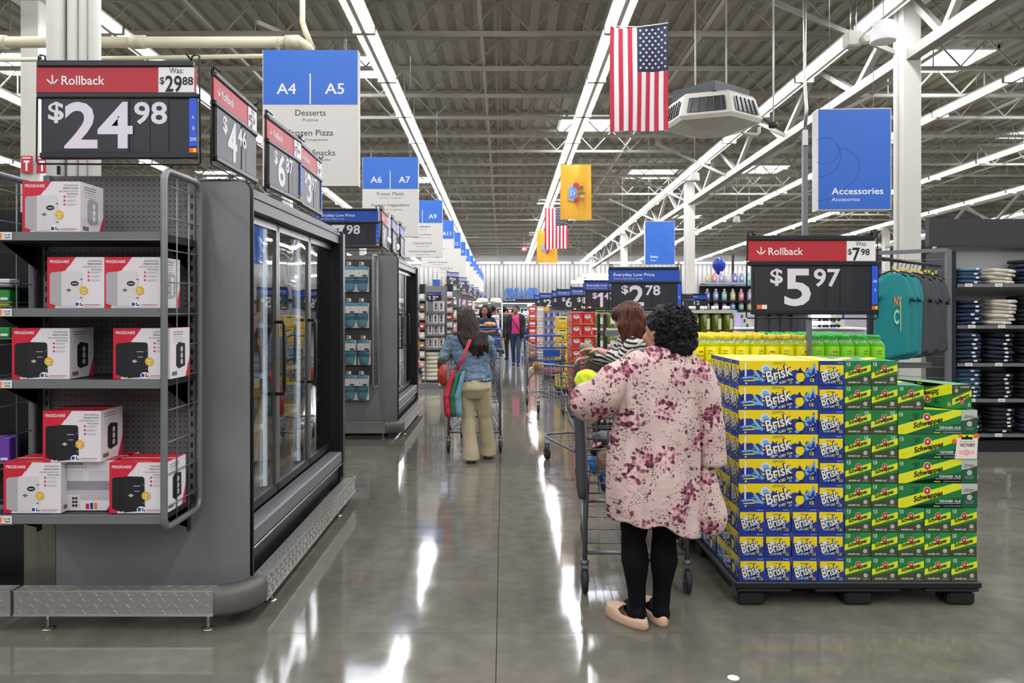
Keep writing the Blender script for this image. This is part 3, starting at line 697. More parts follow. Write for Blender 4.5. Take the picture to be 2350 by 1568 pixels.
fb(99, .607+.2235, 'k', 'black mini fridge box stacked on top of the lowest row', rz=.02)
fb(8, .6065, 'w', 'white mini fridge box on the lowest shelf, at the price ticket end')
fb(140, .6065, 'b', 'mini fridge box turned to its plain text side, on the lowest shelf', y=3.40)
fb(251, .6065, 'k', 'black mini fridge box on the lowest shelf, beside the grid panel', y=3.352)
# ------------------------------------------------------------------ price boards on the cases
price_board('price_board', 'black and red price board reading 24.98 above the mini fridge boxes', (gx(88, 3.6), 3.6, 2.185), 0, ('24', '98'), ('29', '88'), 'roll', ('A', '3', '200'))
mb = MB(); mb.bar((gx(135, 3.62), 3.62, 2.13), (gx(135, 3.62), 3.62, 2.17), .012, .012, WIRE); mb.bar((gx(395, 3.62), 3.62, 2.13), (gx(395, 3.62), 3.62, 2.17), .012, .012, WIRE); mb.build('sign_bracket', ES1)
sd = [('4', '46', '5', '24', 3.77), ('6', '87', '7', '64', 4.62), ('3', '97', '4', '47', 5.37)]
for i, (b_, c, wb_, wc, y) in enumerate(sd):
    o = price_board('price_board', '%s of three side-on red price boards over the near freezer' % ORD[i], (-1.43, y, 2.215), PI/2+(.03 if i != 1 else -.02), (b_, c), (wb_, wc), 'roll', ('A', '4', '2') if i else None, w=.72, stand=.085)
# carrier posts from the case tops
price_board('price_board', 'blue everyday price board reading 7.98 above the oven mitts', (-2.2, 8.93, 2.185), 0, ('7', '98'), None, 'low', ('A', '5', '2'), w=.76, stand=.07)
for i, (k, b_, c, y) in enumerate((('roll', '4', '98', 8.98), ('lav', '6', '97', 9.83), ('lav', '7', '24', 10.6))):
    price_board('price_board', '%s price board, %s over the doors of the far freezer' % ('small red' if k == 'roll' else 'pale lavender', ORD[i]), (-1.43, y, 2.215), PI/2+.05, (b_, c), ('5', '88') if k == 'roll' else None, k, ('A', '6', '1'), w=.72, stand=.085)
# ------------------------------------------------------------------ oven mitts on the second case
ES2 = empty('mitt_display', 'dark pegboard with grid side hung with teal oven mitts', 'display', (0, 5.22, 0))
mb = MB(); mb.box(-2.1, CY0-.014, .62, -1.50, CY0-.002, 2.07, mat('dark_pegboard', '#3c3b3b', .6)); mb.build('pegboard', ES2)
for x in (-1.455,):
    mb = MB(); a, b_, lo, hi, r = 3.36, 3.72, .60, 2.10, .05; P = []
    for cy, cz, t0 in ((b_-r, hi-r, 0), (a+r, hi-r, PI/2), (a+r, lo+r, PI), (b_-r, lo+r, 3*PI/2)):
        for k in range(5): t = t0+PI/2*k/4; P.append((x, cy+r*math.cos(t), cz+r*math.sin(t)))
    mb.tube(P, .014, GT, 8, closed=True); mb.tube([(x, CY0-.08, .6), (x, CY0-.08, 2.1)], .01, GT, 6); o = mb.build('side_grid', ES2)
    mb = MB()
    for k in range(20): z = lo+.05+k*.073; mb.tube([(x, a, z), (x, b_, z)], .003, GT, 4)
    for k in range(2): y = a+.13+k*.13; mb.tube([(x, y, lo), (x, y, hi)], .003, GT, 4)
    mb.build('grid_wires', o)
TEAL = mat('teal_quilt', '#5b8a98', .75, bump=.6, bscale=90); TEAL2 = mat('teal_quilt_dark', '#4f7f90', .8, bump=.6, bscale=90); MW = mat('mitt_card', '#cfcbc2', .6)
def mitt_pack():
    e = empty('oven_mitt_pack', '', 'oven mitts', group='oven mitts on the dark pegboard')
    mb = MB(); mb.box(-.075, -.012, -.31, .075, 0, -.02, mat('white_towel', '#d9d5cb', .8), bev=.005); mb.build('towel', e)
    mb = MB(); mb.loft([(0, -.03, -.30, .03, .010), (0, -.03, -.285, .05, .018), (0, -.03, -.22, .06, .022), (0, -.03, -.15, .062, .022), (0, -.03, -.148, .05, .01)], TEAL, 14); mb.build('mitt_tip', e)
    mb = MB(); mb.loft([(0, -.038, -.215, .045, .006), (0, -.038, -.205, .068, .020), (0, -.038, -.10, .072, .024), (0, -.036, -.03, .066, .020), (0, -.034, -.008, .045, .008)], TEAL2, 14); mb.tube([(-.07, -.062, -.165), (0, -.066, -.178), (.07, -.062, -.165)], .004, TEAL, 5); mb.build('mitt', e)
    mb = MB(); mb.box(-.073, -.066, -.135, .073, -.060, -.055, MW); F = Fr((0, -.066, 0)); mb.rect(F, .01, -.132, .06, -.112, INK); mb.disc(F, -.03, -.1, .012, LGREY); mb.disc(F, .02, -.08, .01, LGREY); mb.build('card_band', e)
    mb = MB(); mb.tube([(0, 0.012, .012), (0, -.075, .012)], .003, CHROME, 5); mb.box(-.026, -.078, .0, .026, -.075, .035, TAGW); F = Fr((0, -.078, 0)); mb.rect(F, -.022, .005, -.002, .03, RED); mb.rect(F, -.002, .005, .01, .03, YEL); mb.build('hook_ticket', e)
    return e
MP = mitt_pack(); k = 0; zs = [2.02, 1.60, 1.17, .76]
for i, z in enumerate(zs):
    for j, px in enumerate(((803, 832), (803, 832), (803, 836), (803, 832))[i]):
        o = MP if k == 0 else copytree(MP); k += 1; o.location = (gx(px, 8.93), CY0-.028+5.22-.0, z-.02); o.rotation_euler = (0, 0, 0)
        o['label'] = 'teal oven mitt pack with card band, %s row down, %s' % (ORD[i], 'beside the grid panel' if j else 'beside the freezer post')
# ------------------------------------------------------------------ back-to-back case on the other side
e = empty('rear_freezer_case', 'black case end seen through the grid beside the mini fridge shelves', 'freezer', (0, 0, 0))
mb = MB(); mb.box(-3.4, 4.0, .3, -2.36, 9.2, 2.0, BLKP); mb.build('cabinet', e)
mb = MB(); mb.box(-3.4, 3.84, .18, -2.36, 3.99, .62, mat('black_kick_panel2', '#101114', .35)); mb.box(-3.4, 3.83, .42, -2.44, 3.84, .52, GREYP); mb.build('apron', e)
mb = MB(); mb.box(-3.4, 3.9, 0, -2.36, 3.99, .18, BLKP); mb.build('toe_kick', e)
bumper_run(e, (-3.4, 3.565, 0), (-2.285, 3.565, 0), (0, -1, 0)); bumper_leg(e, -2.95, 3.6)
mb = MB(); mb.box(-2.42, 3.92, .62, -2.38, 3.99, 2.0, GREYP); mb.build('upright', e)
for k, (py0, py1, c, t) in enumerate(((665, 692, '#1f8f3e', 'green'), (692, 702, '#e8df3a', 'yellow'), (752, 775, '#1f8f3e', 'second green'), (640, 655, '#c9ccd4', 'white'), (1005, 1060, '#6a3fa8', 'purple'))):
    mb = MB(); y = 3.86; x0, x1 = gx(-40, y), gx(22, y); mb.box(x0, y, gz(py1, y), x1, y+.08, gz(py0, y), mat('pack_%s' % t.split()[-1], c, .5), bev=.004)
    if k != 1: mb.rect(Fr((x1-.05, y, gz(py1, y))), .005, .008, .04, .02, WHITE)
    tag(mb.build('small_carton'), '%s carton seen behind the grid panel of the mini fridge shelves' % t, 'box')
    mb = MB(); mb.box(x0, y-.01, gz(py1, y)-.008, x1+.02, y+.13, gz(py1, y)-.0005, GREYP); mb.build('shelf_lip', e)
# fire extinguisher sign on the second column
for k, x in enumerate((-7.40, -7.18)):
    mb = MB(); mb.box(x, 11.8+.03*k, 3.58, x+.17, 11.815+.03*k, 3.84, RED); F = Fr((x, 11.8+.03*k, 3.58)); mb.rect(F, .07, .03, .1, .16, WHITE); mb.rect(F, .04, .16, .13, .19, WHITE); mb.rect(F, .02, .22, .15, .24, WHITE)
    tag(mb.build('extinguisher_sign'), 'red and white fire extinguisher sign on the slim column, %s face' % ('wide' if k == 0 else 'narrow'), 'sign')
# ================================================================== pallet of soft drink cases
CW, CL, CHH = .1335, .402, .1235
PX0, PY0, PZ0 = gx(1695, 3.87), 3.87, .126
BB = mat('carton_blue', '#20368f', .4); BYE = mat('carton_yellow', '#efd413', .4); BLB = mat('carton_light_blue', '#7fb2e0', .4); BGN = mat('carton_leaf_green', '#4f9a3c', .4)
GUP = mat('carton_green', '#1f7a3c', .4); GDN = mat('carton_olive', '#3f4a2b', .4); GBAND = mat('carton_yellow_band', '#dfe325', .4); RDC = mat('carton_red_disc', '#c9302e', .4); GDEEP = mat('carton_deep_green', '#17593a', .4)
PALE = mat('carton_pale', '#cfe0ec', .4); NV = mat('carton_navy', '#141c4a', .4)
def splash(mb, F, w, h, rnd, k=.0006):
    # ragged skyline between yellow top and blue bottom, then loose fruit and ice shapes
    pts = [(0, 0), (w, 0)]; n = int(w/.012)+2
    for i in range(n, -1, -1): pts.append((w*i/n, h*(.50+.16*rnd.random()+(.1 if i % 3 == 0 else 0))))
    for a, b_ in zip(range(2, len(pts)-1), range(3, len(pts))):
        mb.poly(F, [(pts[a][0], 0), pts[a], pts[b_], (pts[b_][0], 0)], BB, k)
    for j in range(int(w/.4*46)+8):
        x, y = rnd.uniform(.012, w-.012), rnd.uniform(.008, h*.6); r = rnd.uniform(.004, .012)
        c = rnd.choice([BLB, BLB, PALE, BGN, BYE, NV, NV, BLB])
        q = [(x+r*math.cos(t)*rnd.uniform(.5, 1.3), y+r*math.sin(t)*rnd.uniform(.4, .9)) for t in [2*PI*i/7 for i in range(7)]]
        mb.poly(F, q, c, k+.0002+.00001*j)
def brisk_face(mb, F, w, h, wide, seed):
    rnd = random.Random(seed)
    if wide:
        mb.rect(F, 0, 0, w, h, BYE, .0003); splash(mb, F, w, h, rnd)
        u0, v0, tw, th = w*.36, h*.10, w*.36, h*.52
        mb.stroke(F, [(w*.84, h*.42), (w*.88, h*.72), (w*.90, h*.5), (w*.95, h*.88), (w*.97, h*.5)], .007, BLB, .0016)
        mb.disc(F, w*.335, h*.66, .026, PALE, .0016, .024); mb.disc(F, w*.34, h*.65, .017, BLB, .0018, .016)
        mb.disc(F, w*.77, h*.34, .022, BYE, .0016, .026); mb.poly(F, [(w*.73, h*.5), (w*.82, h*.5), (w*.80, h*.58), (w*.75, h*.6)], NV, .0018)
        mb.stroke(F, [(w*.05, h*.30), (w*.16, h*.33), (w*.27, h*.22)], .010, BLB, .0014); mb.stroke(F, [(w*.2, h*.55), (w*.26, h*.3), (w*.3, h*.2)], .014, BLB, .0014); mb.stroke(F, [(w*.06, h*.18), (w*.2, h*.2)], .006, BYE, .0016)
        mb.rect(F, w*.068, h*.36, w*.09, h*.92, WHITE, .0014); mb.text(F, 'LEMON', w*.5, h*.85, .0125, INK, w=w*.15, align='c', off=.02)
        mb.text(F, '12', w*.895, h*.14, .017, BYE, w=.021, k=.002, off=.03)
    else:
        mb.rect(F, 0, 0, w, h, BB, .0002); mb.rect(F, .006, .004, w-.006, h*.83, BYE, .0004)
        G = Fr(F.p(.006, .004), F.U, F.V); splash(mb, G, w-.012, h*.72, rnd, .0006)
        u0, v0, tw, th = w*.16, h*.13, w*.74, h*.44
        mb.disc(F, w*.26, h*.55, .014, PALE, .0016, .013)
        mb.text(F, 'LEMON', w*.48, h*.70, .0085, INK, w=w*.33, align='c', off=.02); mb.text(F, '12', w*.78, h*.05, .013, BYE, w=.016, k=.002, off=.03); mb.rect(F, w*.7, h*.9, w*.93, h*.93, BLB, .0006)
    R = F.rot(u0, v0, .30)
    mb.text(R, 'Brisk', -.004, -.004, th*.9+.008, BLACK, w=tw*.92+.008, k=.0022, off=.07, shear=.1); mb.text(R, 'Brisk', 0, 0, th*.9, WHITE, w=tw*.92, k=.0026, off=.02, shear=.1)
    R2 = F.rot(u0+tw*.42, v0-h*.075, .30); mb.rect(R2, -.002, -.002, tw*.52, th*.24, BLACK, .0028); mb.text(R2, 'ICED TEA', 0, .001, th*.19, WHITE, w=tw*.5, k=.0031, off=.02)
def ginger_face(mb, F, w, h, wide, flip12=False, promo=False):
    mb.rect(F, 0, 0, w, h, GUP, .0003)
    if wide:
        mb.poly(F, [(0, 0), (w, 0), (w, h*.42), (0, h*.0)], GDEEP, .0005); mb.poly(F, [(.15*w, h*.0), (w*.8, h*.0), (w*.8, h*.45), (.3*w, h*.2)], GDEEP, .0005)
        mb.poly(F, [(0, 0), (.10*w, 0), (.8*w, h*.78), (.8*w, h), (.70*w, h), (0, h*.36)], GBAND, .0008)
        mb.rect(F, .8*w, 0, w, h, GDEEP, .001); mb.rect(F, .8*w, h*.55, w, h, mat('carton_scene', '#b9bdb2', .5), .0012); mb.poly(F, [(.8*w, h*.55), (w, h*.5), (w, h*.72), (.9*w, h*.6)], GDN, .0014)
        mb.text(F, 'Elevate', .9*w, h*.72, .008, INK, w=.045, align='c', off=.02, k=.0016); mb.text(F, 'Every Round', .9*w, h*.64, .008, INK, w=.062, align='c', off=.02, k=.0016)
        mb.disc(F, .9*w, h*.43, .014, LGREY, .0018); mb.text(F, 'Scan to Earn', .9*w, h*.24, .006, LGREY, w=.05, align='c', k=.0016); mb.text(F, 'Rewards', .9*w, h*.17, .006, LGREY, w=.035, align='c', k=.0016)
        mb.disc(F, .365*w, h*.70, .020, GBAND, .0012, .021); mb.disc(F, .365*w, h*.70, .018, WHITE, .0014, .019); mb.disc(F, .365*w, h*.70, .0165, RDC, .0016, .0175); mb.disc(F, .365*w, h*.71, .006, PALE, .0018)
        mb.poly(F, [(.18*w, h*.86), (.28*w, h*.86), (.25*w, h*.62), (.21*w, h*.62)], GDEEP, .0006); mb.poly(F, [(.14*w, h*.6), (.26*w, h*.6), (.25*w, h*.5), (.16*w, h*.5)], GDEEP, .0006)
        R = F.rot(.2*w, h*.17, .22); mb.text(R, 'Schweppes', 0, 0, h*.30, BLACK, w=w*.385, k=.002, off=.03, shear=.35)
        mb.text(F, 'GINGER ALE', .79*w, h*.22, .0125, WHITE, w=w*.27, align='r', off=.02, k=.0016); mb.rect(F, .47*w, h*.165, .79*w, h*.19, LGREY, .0016); mb.rect(F, .57*w, h*.06, .79*w, h*.08, LGREY, .0016); mb.rect(F, .45*w, h*.05, .53*w, h*.08, GBAND, .0016)
        mb.text(F, '12', .015*w, h*.78, .014, WHITE, w=.019, off=.03, k=.0016); mb.rect(F, .018*w, h*.74, .06*w, h*.755, WHITE, .0016); mb.disc(F, .05*w, h*.15, .010, YEL, .0016)
        if promo:
            mb.poly(F, [(.68*w, h), (w, h), (w, h*.82), (.72*w, h*.8)], GBAND, .0022); 
            for (a, b_, r) in ((.7, .72, .012), (.98, .92, .016), (.78, .96, .010)): mb.disc(F, a*w, b_*h, r, TAGO, .0026)
            mb.poly(F, [(.705*w, 0), (.985*w, 0), (w, h*.86), (.735*w, h*.86)], mat('promo_paper', '#e6ddd4', .5), .003); mb.rect(F, .79*w, h*.8, .93*w, h*.9, BLACK, .0034); mb.disc(F, .86*w, h*.92, .007, BLACK, .0034)
            mb.text(F, 'THE CLASSIC TASTE OF', .86*w, h*.68, .006, INK, w=.075, align='c', k=.0036); mb.text(F, 'VICTORY', .865*w, h*.50, .016, BLACK, w=.078, align='c', off=.03, k=.0036); mb.disc(F, .855*w, h*.26, .014, RDC, .0034); mb.disc(F, .855*w, h*.26, .0125, mat('promo_pink', '#f0b0a0', .5), .0036); mb.rect(F, .76*w, h*.2, .81*w, h*.34, MATS['promo_pink'], .0034); mb.rect(F, .9*w, h*.2, .95*w, h*.34, MATS['promo_pink'], .0034)
    else:
        mb.poly(F, [(0, 0), (w, 0), (w, h*.45), (0, h*.22)], GDN, .0005); mb.poly(F, [(w*.45, h*.68), (w*.6, h), (w, h), (w, h*.6)], mat('carton_mid_green', '#2a8a47', .4), .0005)
        mb.poly(F, [(0, h*.26), (w, h*.58), (w, h*.85), (0, h*.50)], GBAND, .0008)
        mb.disc(F, w*.5, h*.70, .014, WHITE, .0014, .0155); mb.disc(F, w*.5, h*.70, .0125, RDC, .0016, .014); mb.disc(F, w*.5, h*.70, .004, PALE, .0018)
        R = F.rot(w*.15, h*.34, .27); mb.text(R, 'Schweppes', 0, 0, h*.22, BLACK, w=w*.76, k=.002, off=.03, shear=.3)
        mb.text(F, 'GINGER ALE', w*.12, h*.08, .008, WHITE, w=w*.46, off=.02, k=.0016); mb.disc(F, w*.79, h*.24, .011, LGREY, .0016); mb.rect(F, w*.68, h*.08, w*.9, h*.1, LGREY, .0014)
        mb.text(F, '12', (w*.76 if flip12 else w*.07), h*.82, .0145, WHITE, w=.019, off=.03, k=.0016); mb.rect(F, (w*.77 if flip12 else w*.08), h*.78, (w*.9 if flip12 else w*.2), h*.795, WHITE, .0016)
def case(kind, var=0):      # long axis along y, centred on x and y, bottom at z=0
    mb = MB(); w, l, h = CW-.003, CL-.004, CHH-.002
    body = BB if kind == 'b' else GUP
    mb.box(-w/2, -l/2, 0, w/2, l/2, h, body, bev=.004)
    E0 = Fr((-w/2, -l/2, 0)); E1 = Fr((w/2, l/2, 0), (-1, 0, 0)); S0 = Fr((-w/2, l/2, 0), (0, -1, 0)); S1 = Fr((w/2, -l/2, 0), (0, 1, 0)); T = Fr((-w/2, -l/2, h), (1, 0, 0), (0, 1, 0))
    if kind == 'b':
        brisk_face(mb, E0, w, h, False, 3); brisk_face(mb, E1, w, h, False, 4); brisk_face(mb, S0, l, h, True, 5); brisk_face(mb, S1, l, h, True, 5)
        mb.rect(T, .004, .004, w-.004, l-.004, BYE, .0003)
        for k in range(5): mb.poly(T, [(.02+.02*k, .05+.05*k), (.06+.01*k, .04+.06*k), (.05+.01*k, .09+.05*k)], BLB if k % 2 else PALE, .0006)
    else:
        ginger_face(mb, E0, w, h, False, var == 1); ginger_face(mb, E1, w, h, False); ginger_face(mb, S0, l, h, True, promo=(var == 2)); ginger_face(mb, S1, l, h, True, promo=(var == 2))
        mb.poly(T, [(0, .05), (w, .2), (w, .3), (0, .15)], GBAND, .0006)
    return mb.mesh('drink_case')
CB = case('b'); CG = case('g'); CG1 = case('g', 1); CGP = case('g', 2)
LV = ['bottom', 'second', 'third', 'fourth', 'fifth', 'sixth', 'seventh', 'eighth', 'top']
def put(me, x, y, lev, rz, label, g):
    o = inst(me, 'drink_case', None, (x+random.uniform(-.002, .002), y+random.uniform(-.002, .002), PZ0+lev*CHH), rz+random.uniform(-.006, .006)); tag(o, label, 'drink case', g)
    return o
GB_, GG_ = 'blue and yellow iced tea cases on the pallet', 'green and yellow ginger ale cases on the pallet'
cx = lambda c: PX0+CW*(c+.5)
for lev in range(9):
    if lev < 3:
        for c in range(4): put(CB, cx(c), PY0+CL/2, lev, 0, 'iced tea case end, %s layer, %s from the floral shopper' % (LV[lev], ORD[c]), GB_)
        for c in range(4, 9): put(CG, cx(c), PY0+CL/2, lev, 0, 'green ginger ale case, end facing out, %s layer, %s past the iced tea' % (LV[lev], ORD[c-4]), GG_)
        put(CB, cx(0), PY0+CL*1.5+.004, lev, 0, 'blue iced tea case behind the corner case on the pallet flank, %s layer' % LV[lev], GB_)
    else:
        put(CB, PX0+CL/2, PY0+CW/2, lev, PI/2, 'long side of a yellow-topped iced tea case, %s layer' % LV[lev], GB_)
        put(CB, cx(3), PY0+CL/2, lev, 0, 'blue iced tea case end between long iced tea and ginger ale, %s layer' % LV[lev], GB_)
        if lev > 3:
            for r in range(1, 6): 
                if lev == 8 and r > 3: continue
                put(CB, PX0+CL/2+.002, PY0+CW*(r+.5), lev, PI/2, 'iced tea case end on the pallet flank, %s layer, %s behind the front' % (LV[lev], ORD[r-1]), GB_)
        else: put(CB, cx(0), PY0+CL*.5+CW+.004, lev, 0, 'iced tea case lying lengthwise on the pallet flank, fourth layer', GB_)
        n = 5 if lev < 7 else (3 if lev == 7 else 2)
        for c in range(2): put(CG1 if lev in (5, 6) else CG, cx(4+c), PY0+CL/2, lev, 0, 'green ginger ale case end, %s layer, %s past the iced tea' % (LV[lev], ORD[c]), GG_)
        if lev < 7: put(CGP if lev == 5 else CG, PX0+CW*6+CL/2+.001, PY0+CW/2, lev, PI/2+PI, 'long ginger ale case %s, %s layer at the pallet corner' % ('with a clipboard print reading victory' if lev == 5 else 'with a scenic end patch', LV[lev]), GG_)
        if lev < 7: put(CG, PX0+CW*6+CL/2+.001, PY0+CW*1.5+.003, lev, PI/2, 'ginger ale case directly behind the long corner case, %s layer' % LV[lev], GG_)
        if lev == 7: put(CG, cx(6), PY0+CL/2, lev, 0, 'short end ginger ale case beside the upside-down one', GG_)
o = inst(CG, 'drink_case', None, (cx(8)+.01, PY0+.36, PZ0+7*CHH+.1215), (0, PI, .33)); tag(o, 'upside-down ginger ale case set askew on the pallet corner', 'drink case', GG_)
o.location = (cx(8)-.06, PY0+.215, PZ0+7*CHH+CHH)
for lev in (5,6): pass
# the black plastic pallet
PL = mat('pallet_black_plastic', '#141517', .45)
def pallet(label, x, y, w, d, z=.126):
    e = empty('plastic_pallet', label, 'pallet', (x, y, 0)); mb = MB()
    mb.box(-.02, -.01, z-.035, w+.02, d+.02, z-.001, PL, bev=.006); mb.build('deck', e)
    mb = MB()
    for a, b_ in ((-.015, .27), (w/2-.22, w/2+.22), (w-.27, w+.015)): mb.v += []; mb.box(a, -.005, z-.055, b_, .06, z-.0355, PL, bev=.008); mb.build('deck_lip', e); mb = MB()
    for i in range(3):
        for j in range(3):
            xx = (0.0, w/2-.06, w-.14)[i]; yy = (0.01, d/2-.06, d-.14)[j]; mb = MB(); mb.box(xx, yy, 0, xx+.14, yy+.13, z-.056, PL, bev=.012); mb.build('block', e)
    return e
pallet('black plastic pallet under the iced tea and ginger ale cases', PX0, PY0, CW*9, 1.62)
# ------------------------------------------------------------------ aloe bottles behind the cases
BT = {}
for nm, c, cap, lab in (('yellow', '#c9d400', '#f0d000', '#e9e20a'), ('green', '#5fc41a', '#16b030', '#86d21c')):
    m, nt, b = newmat('bottle_%s' % nm); b.inputs['Base Color'].default_value = lin(c); b.inputs['Transmission Weight'].default_value = .35; b.inputs['Roughness'].default_value = .08; b.inputs['IOR'].default_value = 1.15
    clr = mat('bottle_shoulder_%s' % nm, '#c6d48a' if nm == 'yellow' else '#9ccf78', .06, trans=.55)
    capm = mat('bottle_cap_%s' % nm, cap, .4); labm = mat('bottle_label_%s' % nm, lab, .35); liq = m
    out = []
    for var in range(2):
        mb = MB(); r = .0445
        prof = [(.036, 0), (.043, .012), (r, .03), (r-.002, .09), (r, .095), (r, .252), (r-.002, .258), (.036, .272), (.024, .284), (.018, .29), (.018, .297)]
        mb.lathe(prof, liq, n=14, mfun=lambda i: labm if 4 <= i < 5 else (clr if i >= 7 else liq))
        mb.lathe([(.018, .297), (.0195, .299), (.0195, .316), (.017, .319)], capm, n=14)
        mb.lathe([(.0215, .290), (.0215, .294)], clr, n=14)
        F = Fr((-.05, -.0512, 0))
        if var == 0: mb.text(Fr((0, -.0450, 0)), 'aloe', -.030, .185, .026, mat('aloe_ink', '#4e5a1c', .5), w=.056, k=.001); mb.rect(Fr((0, -.0450, 0)), -.005, .216, .024, .224, RDC); mb.rect(Fr((0, -.0450, 0)), -.026, .172, .026, .175, MATS['aloe_ink'])
        else:
            G = Fr((0, -.0450, 0)); mb.text(G, 'aloe', -.016, .205, .011, MATS['aloe_ink'], w=.03, k=.001); mb.rect(G, -.014, .224, .014, .228, RDC)
            mb.stroke(G, [(-.014, .17), (0, .156), (.014, .17)], .003, MATS['aloe_ink']); mb.stroke(G, [(0, .174), (0, .156)], .003, MATS['aloe_ink']); mb.rect(G, -.026, .09, .026, .128, LGREY)
        out.append(mb.mesh('aloe_bottle'))
    BT[nm] = out
bx0, by0, pit = 1.10, 4.74, .0925
for r in range(9):
    for c in range(14):
        x = bx0+c*pit+random.uniform(-.0008, .0008); y = by0+r*.0925
        nm = 'yellow' if c < 9-(1 if r > 3 else 0) else 'green'
        if r == 4 and c == 7: continue
        o = inst(BT[nm][random.randrange(2)], 'aloe_bottle', None, (x, y, 1.015), random.uniform(-.5, .5))
        tag(o, ('%s aloe drink bottle, %s in the first row behind the cases' % (nm, ORD[c])) if r == 0 else '%s aloe drink bottle, %s in row %s of the bottles' % (nm, ORD[c], ['', 'two', 'three', 'four', 'five', 'six', 'seven', 'eight', 'nine'][r]), 'bottle', 'aloe drink bottles standing on the pallet')
mb = MB(); mb.box(1.03, 4.66, 1.0, 2.44, 5.52, 1.012, mat('tier_sheet', '#8a8f8a', .5)); T_ = tag(mb.build('tier_sheet'), 'thin sheet carrying the upper layer of aloe bottles', 'sheet')
for lv in range(2):
    for r in range(8):
        c_list = (0,)
        for c in c_list:
            o = inst(BT['yellow'][1], 'aloe_bottle', None, (bx0+c*pit, by0+r*.1, .675-lv*.34), 1.57+3.14)
            tag(o, 'yellow aloe bottle below the tier sheet on the pallet flank, %s layer, %s deep' % (['second', 'third'][lv], ORD[r]), 'bottle', 'aloe drink bottles standing on the pallet')
mb = MB(); mb.box(1.16, 4.70, .127, 2.40, 5.46, .999, mat('brown_carton', '#5a4632', .7, var=.15)); mb.box(1.04, 4.68, .127, 1.155, 5.5, .333, mat('brown_carton2', '#6a563c', .7)); mb.box(1.04, 4.66, .66, 1.155, 5.5, .672, MATS['tier_sheet']) if False else None
tag(mb.build('carton_block'), 'brown cartons packed under the aloe bottles', 'carton')
price_board('price_board', 'free-standing black and red price board reading 5.97 over the aloe bottles', (gx(1716, 4.64), 4.64, gz(727, 4.64)), 0, ('5', '97'), ('7', '98'), 'roll', ('GR', '1', ''), w=.778, stand=.42, red_tag=True)
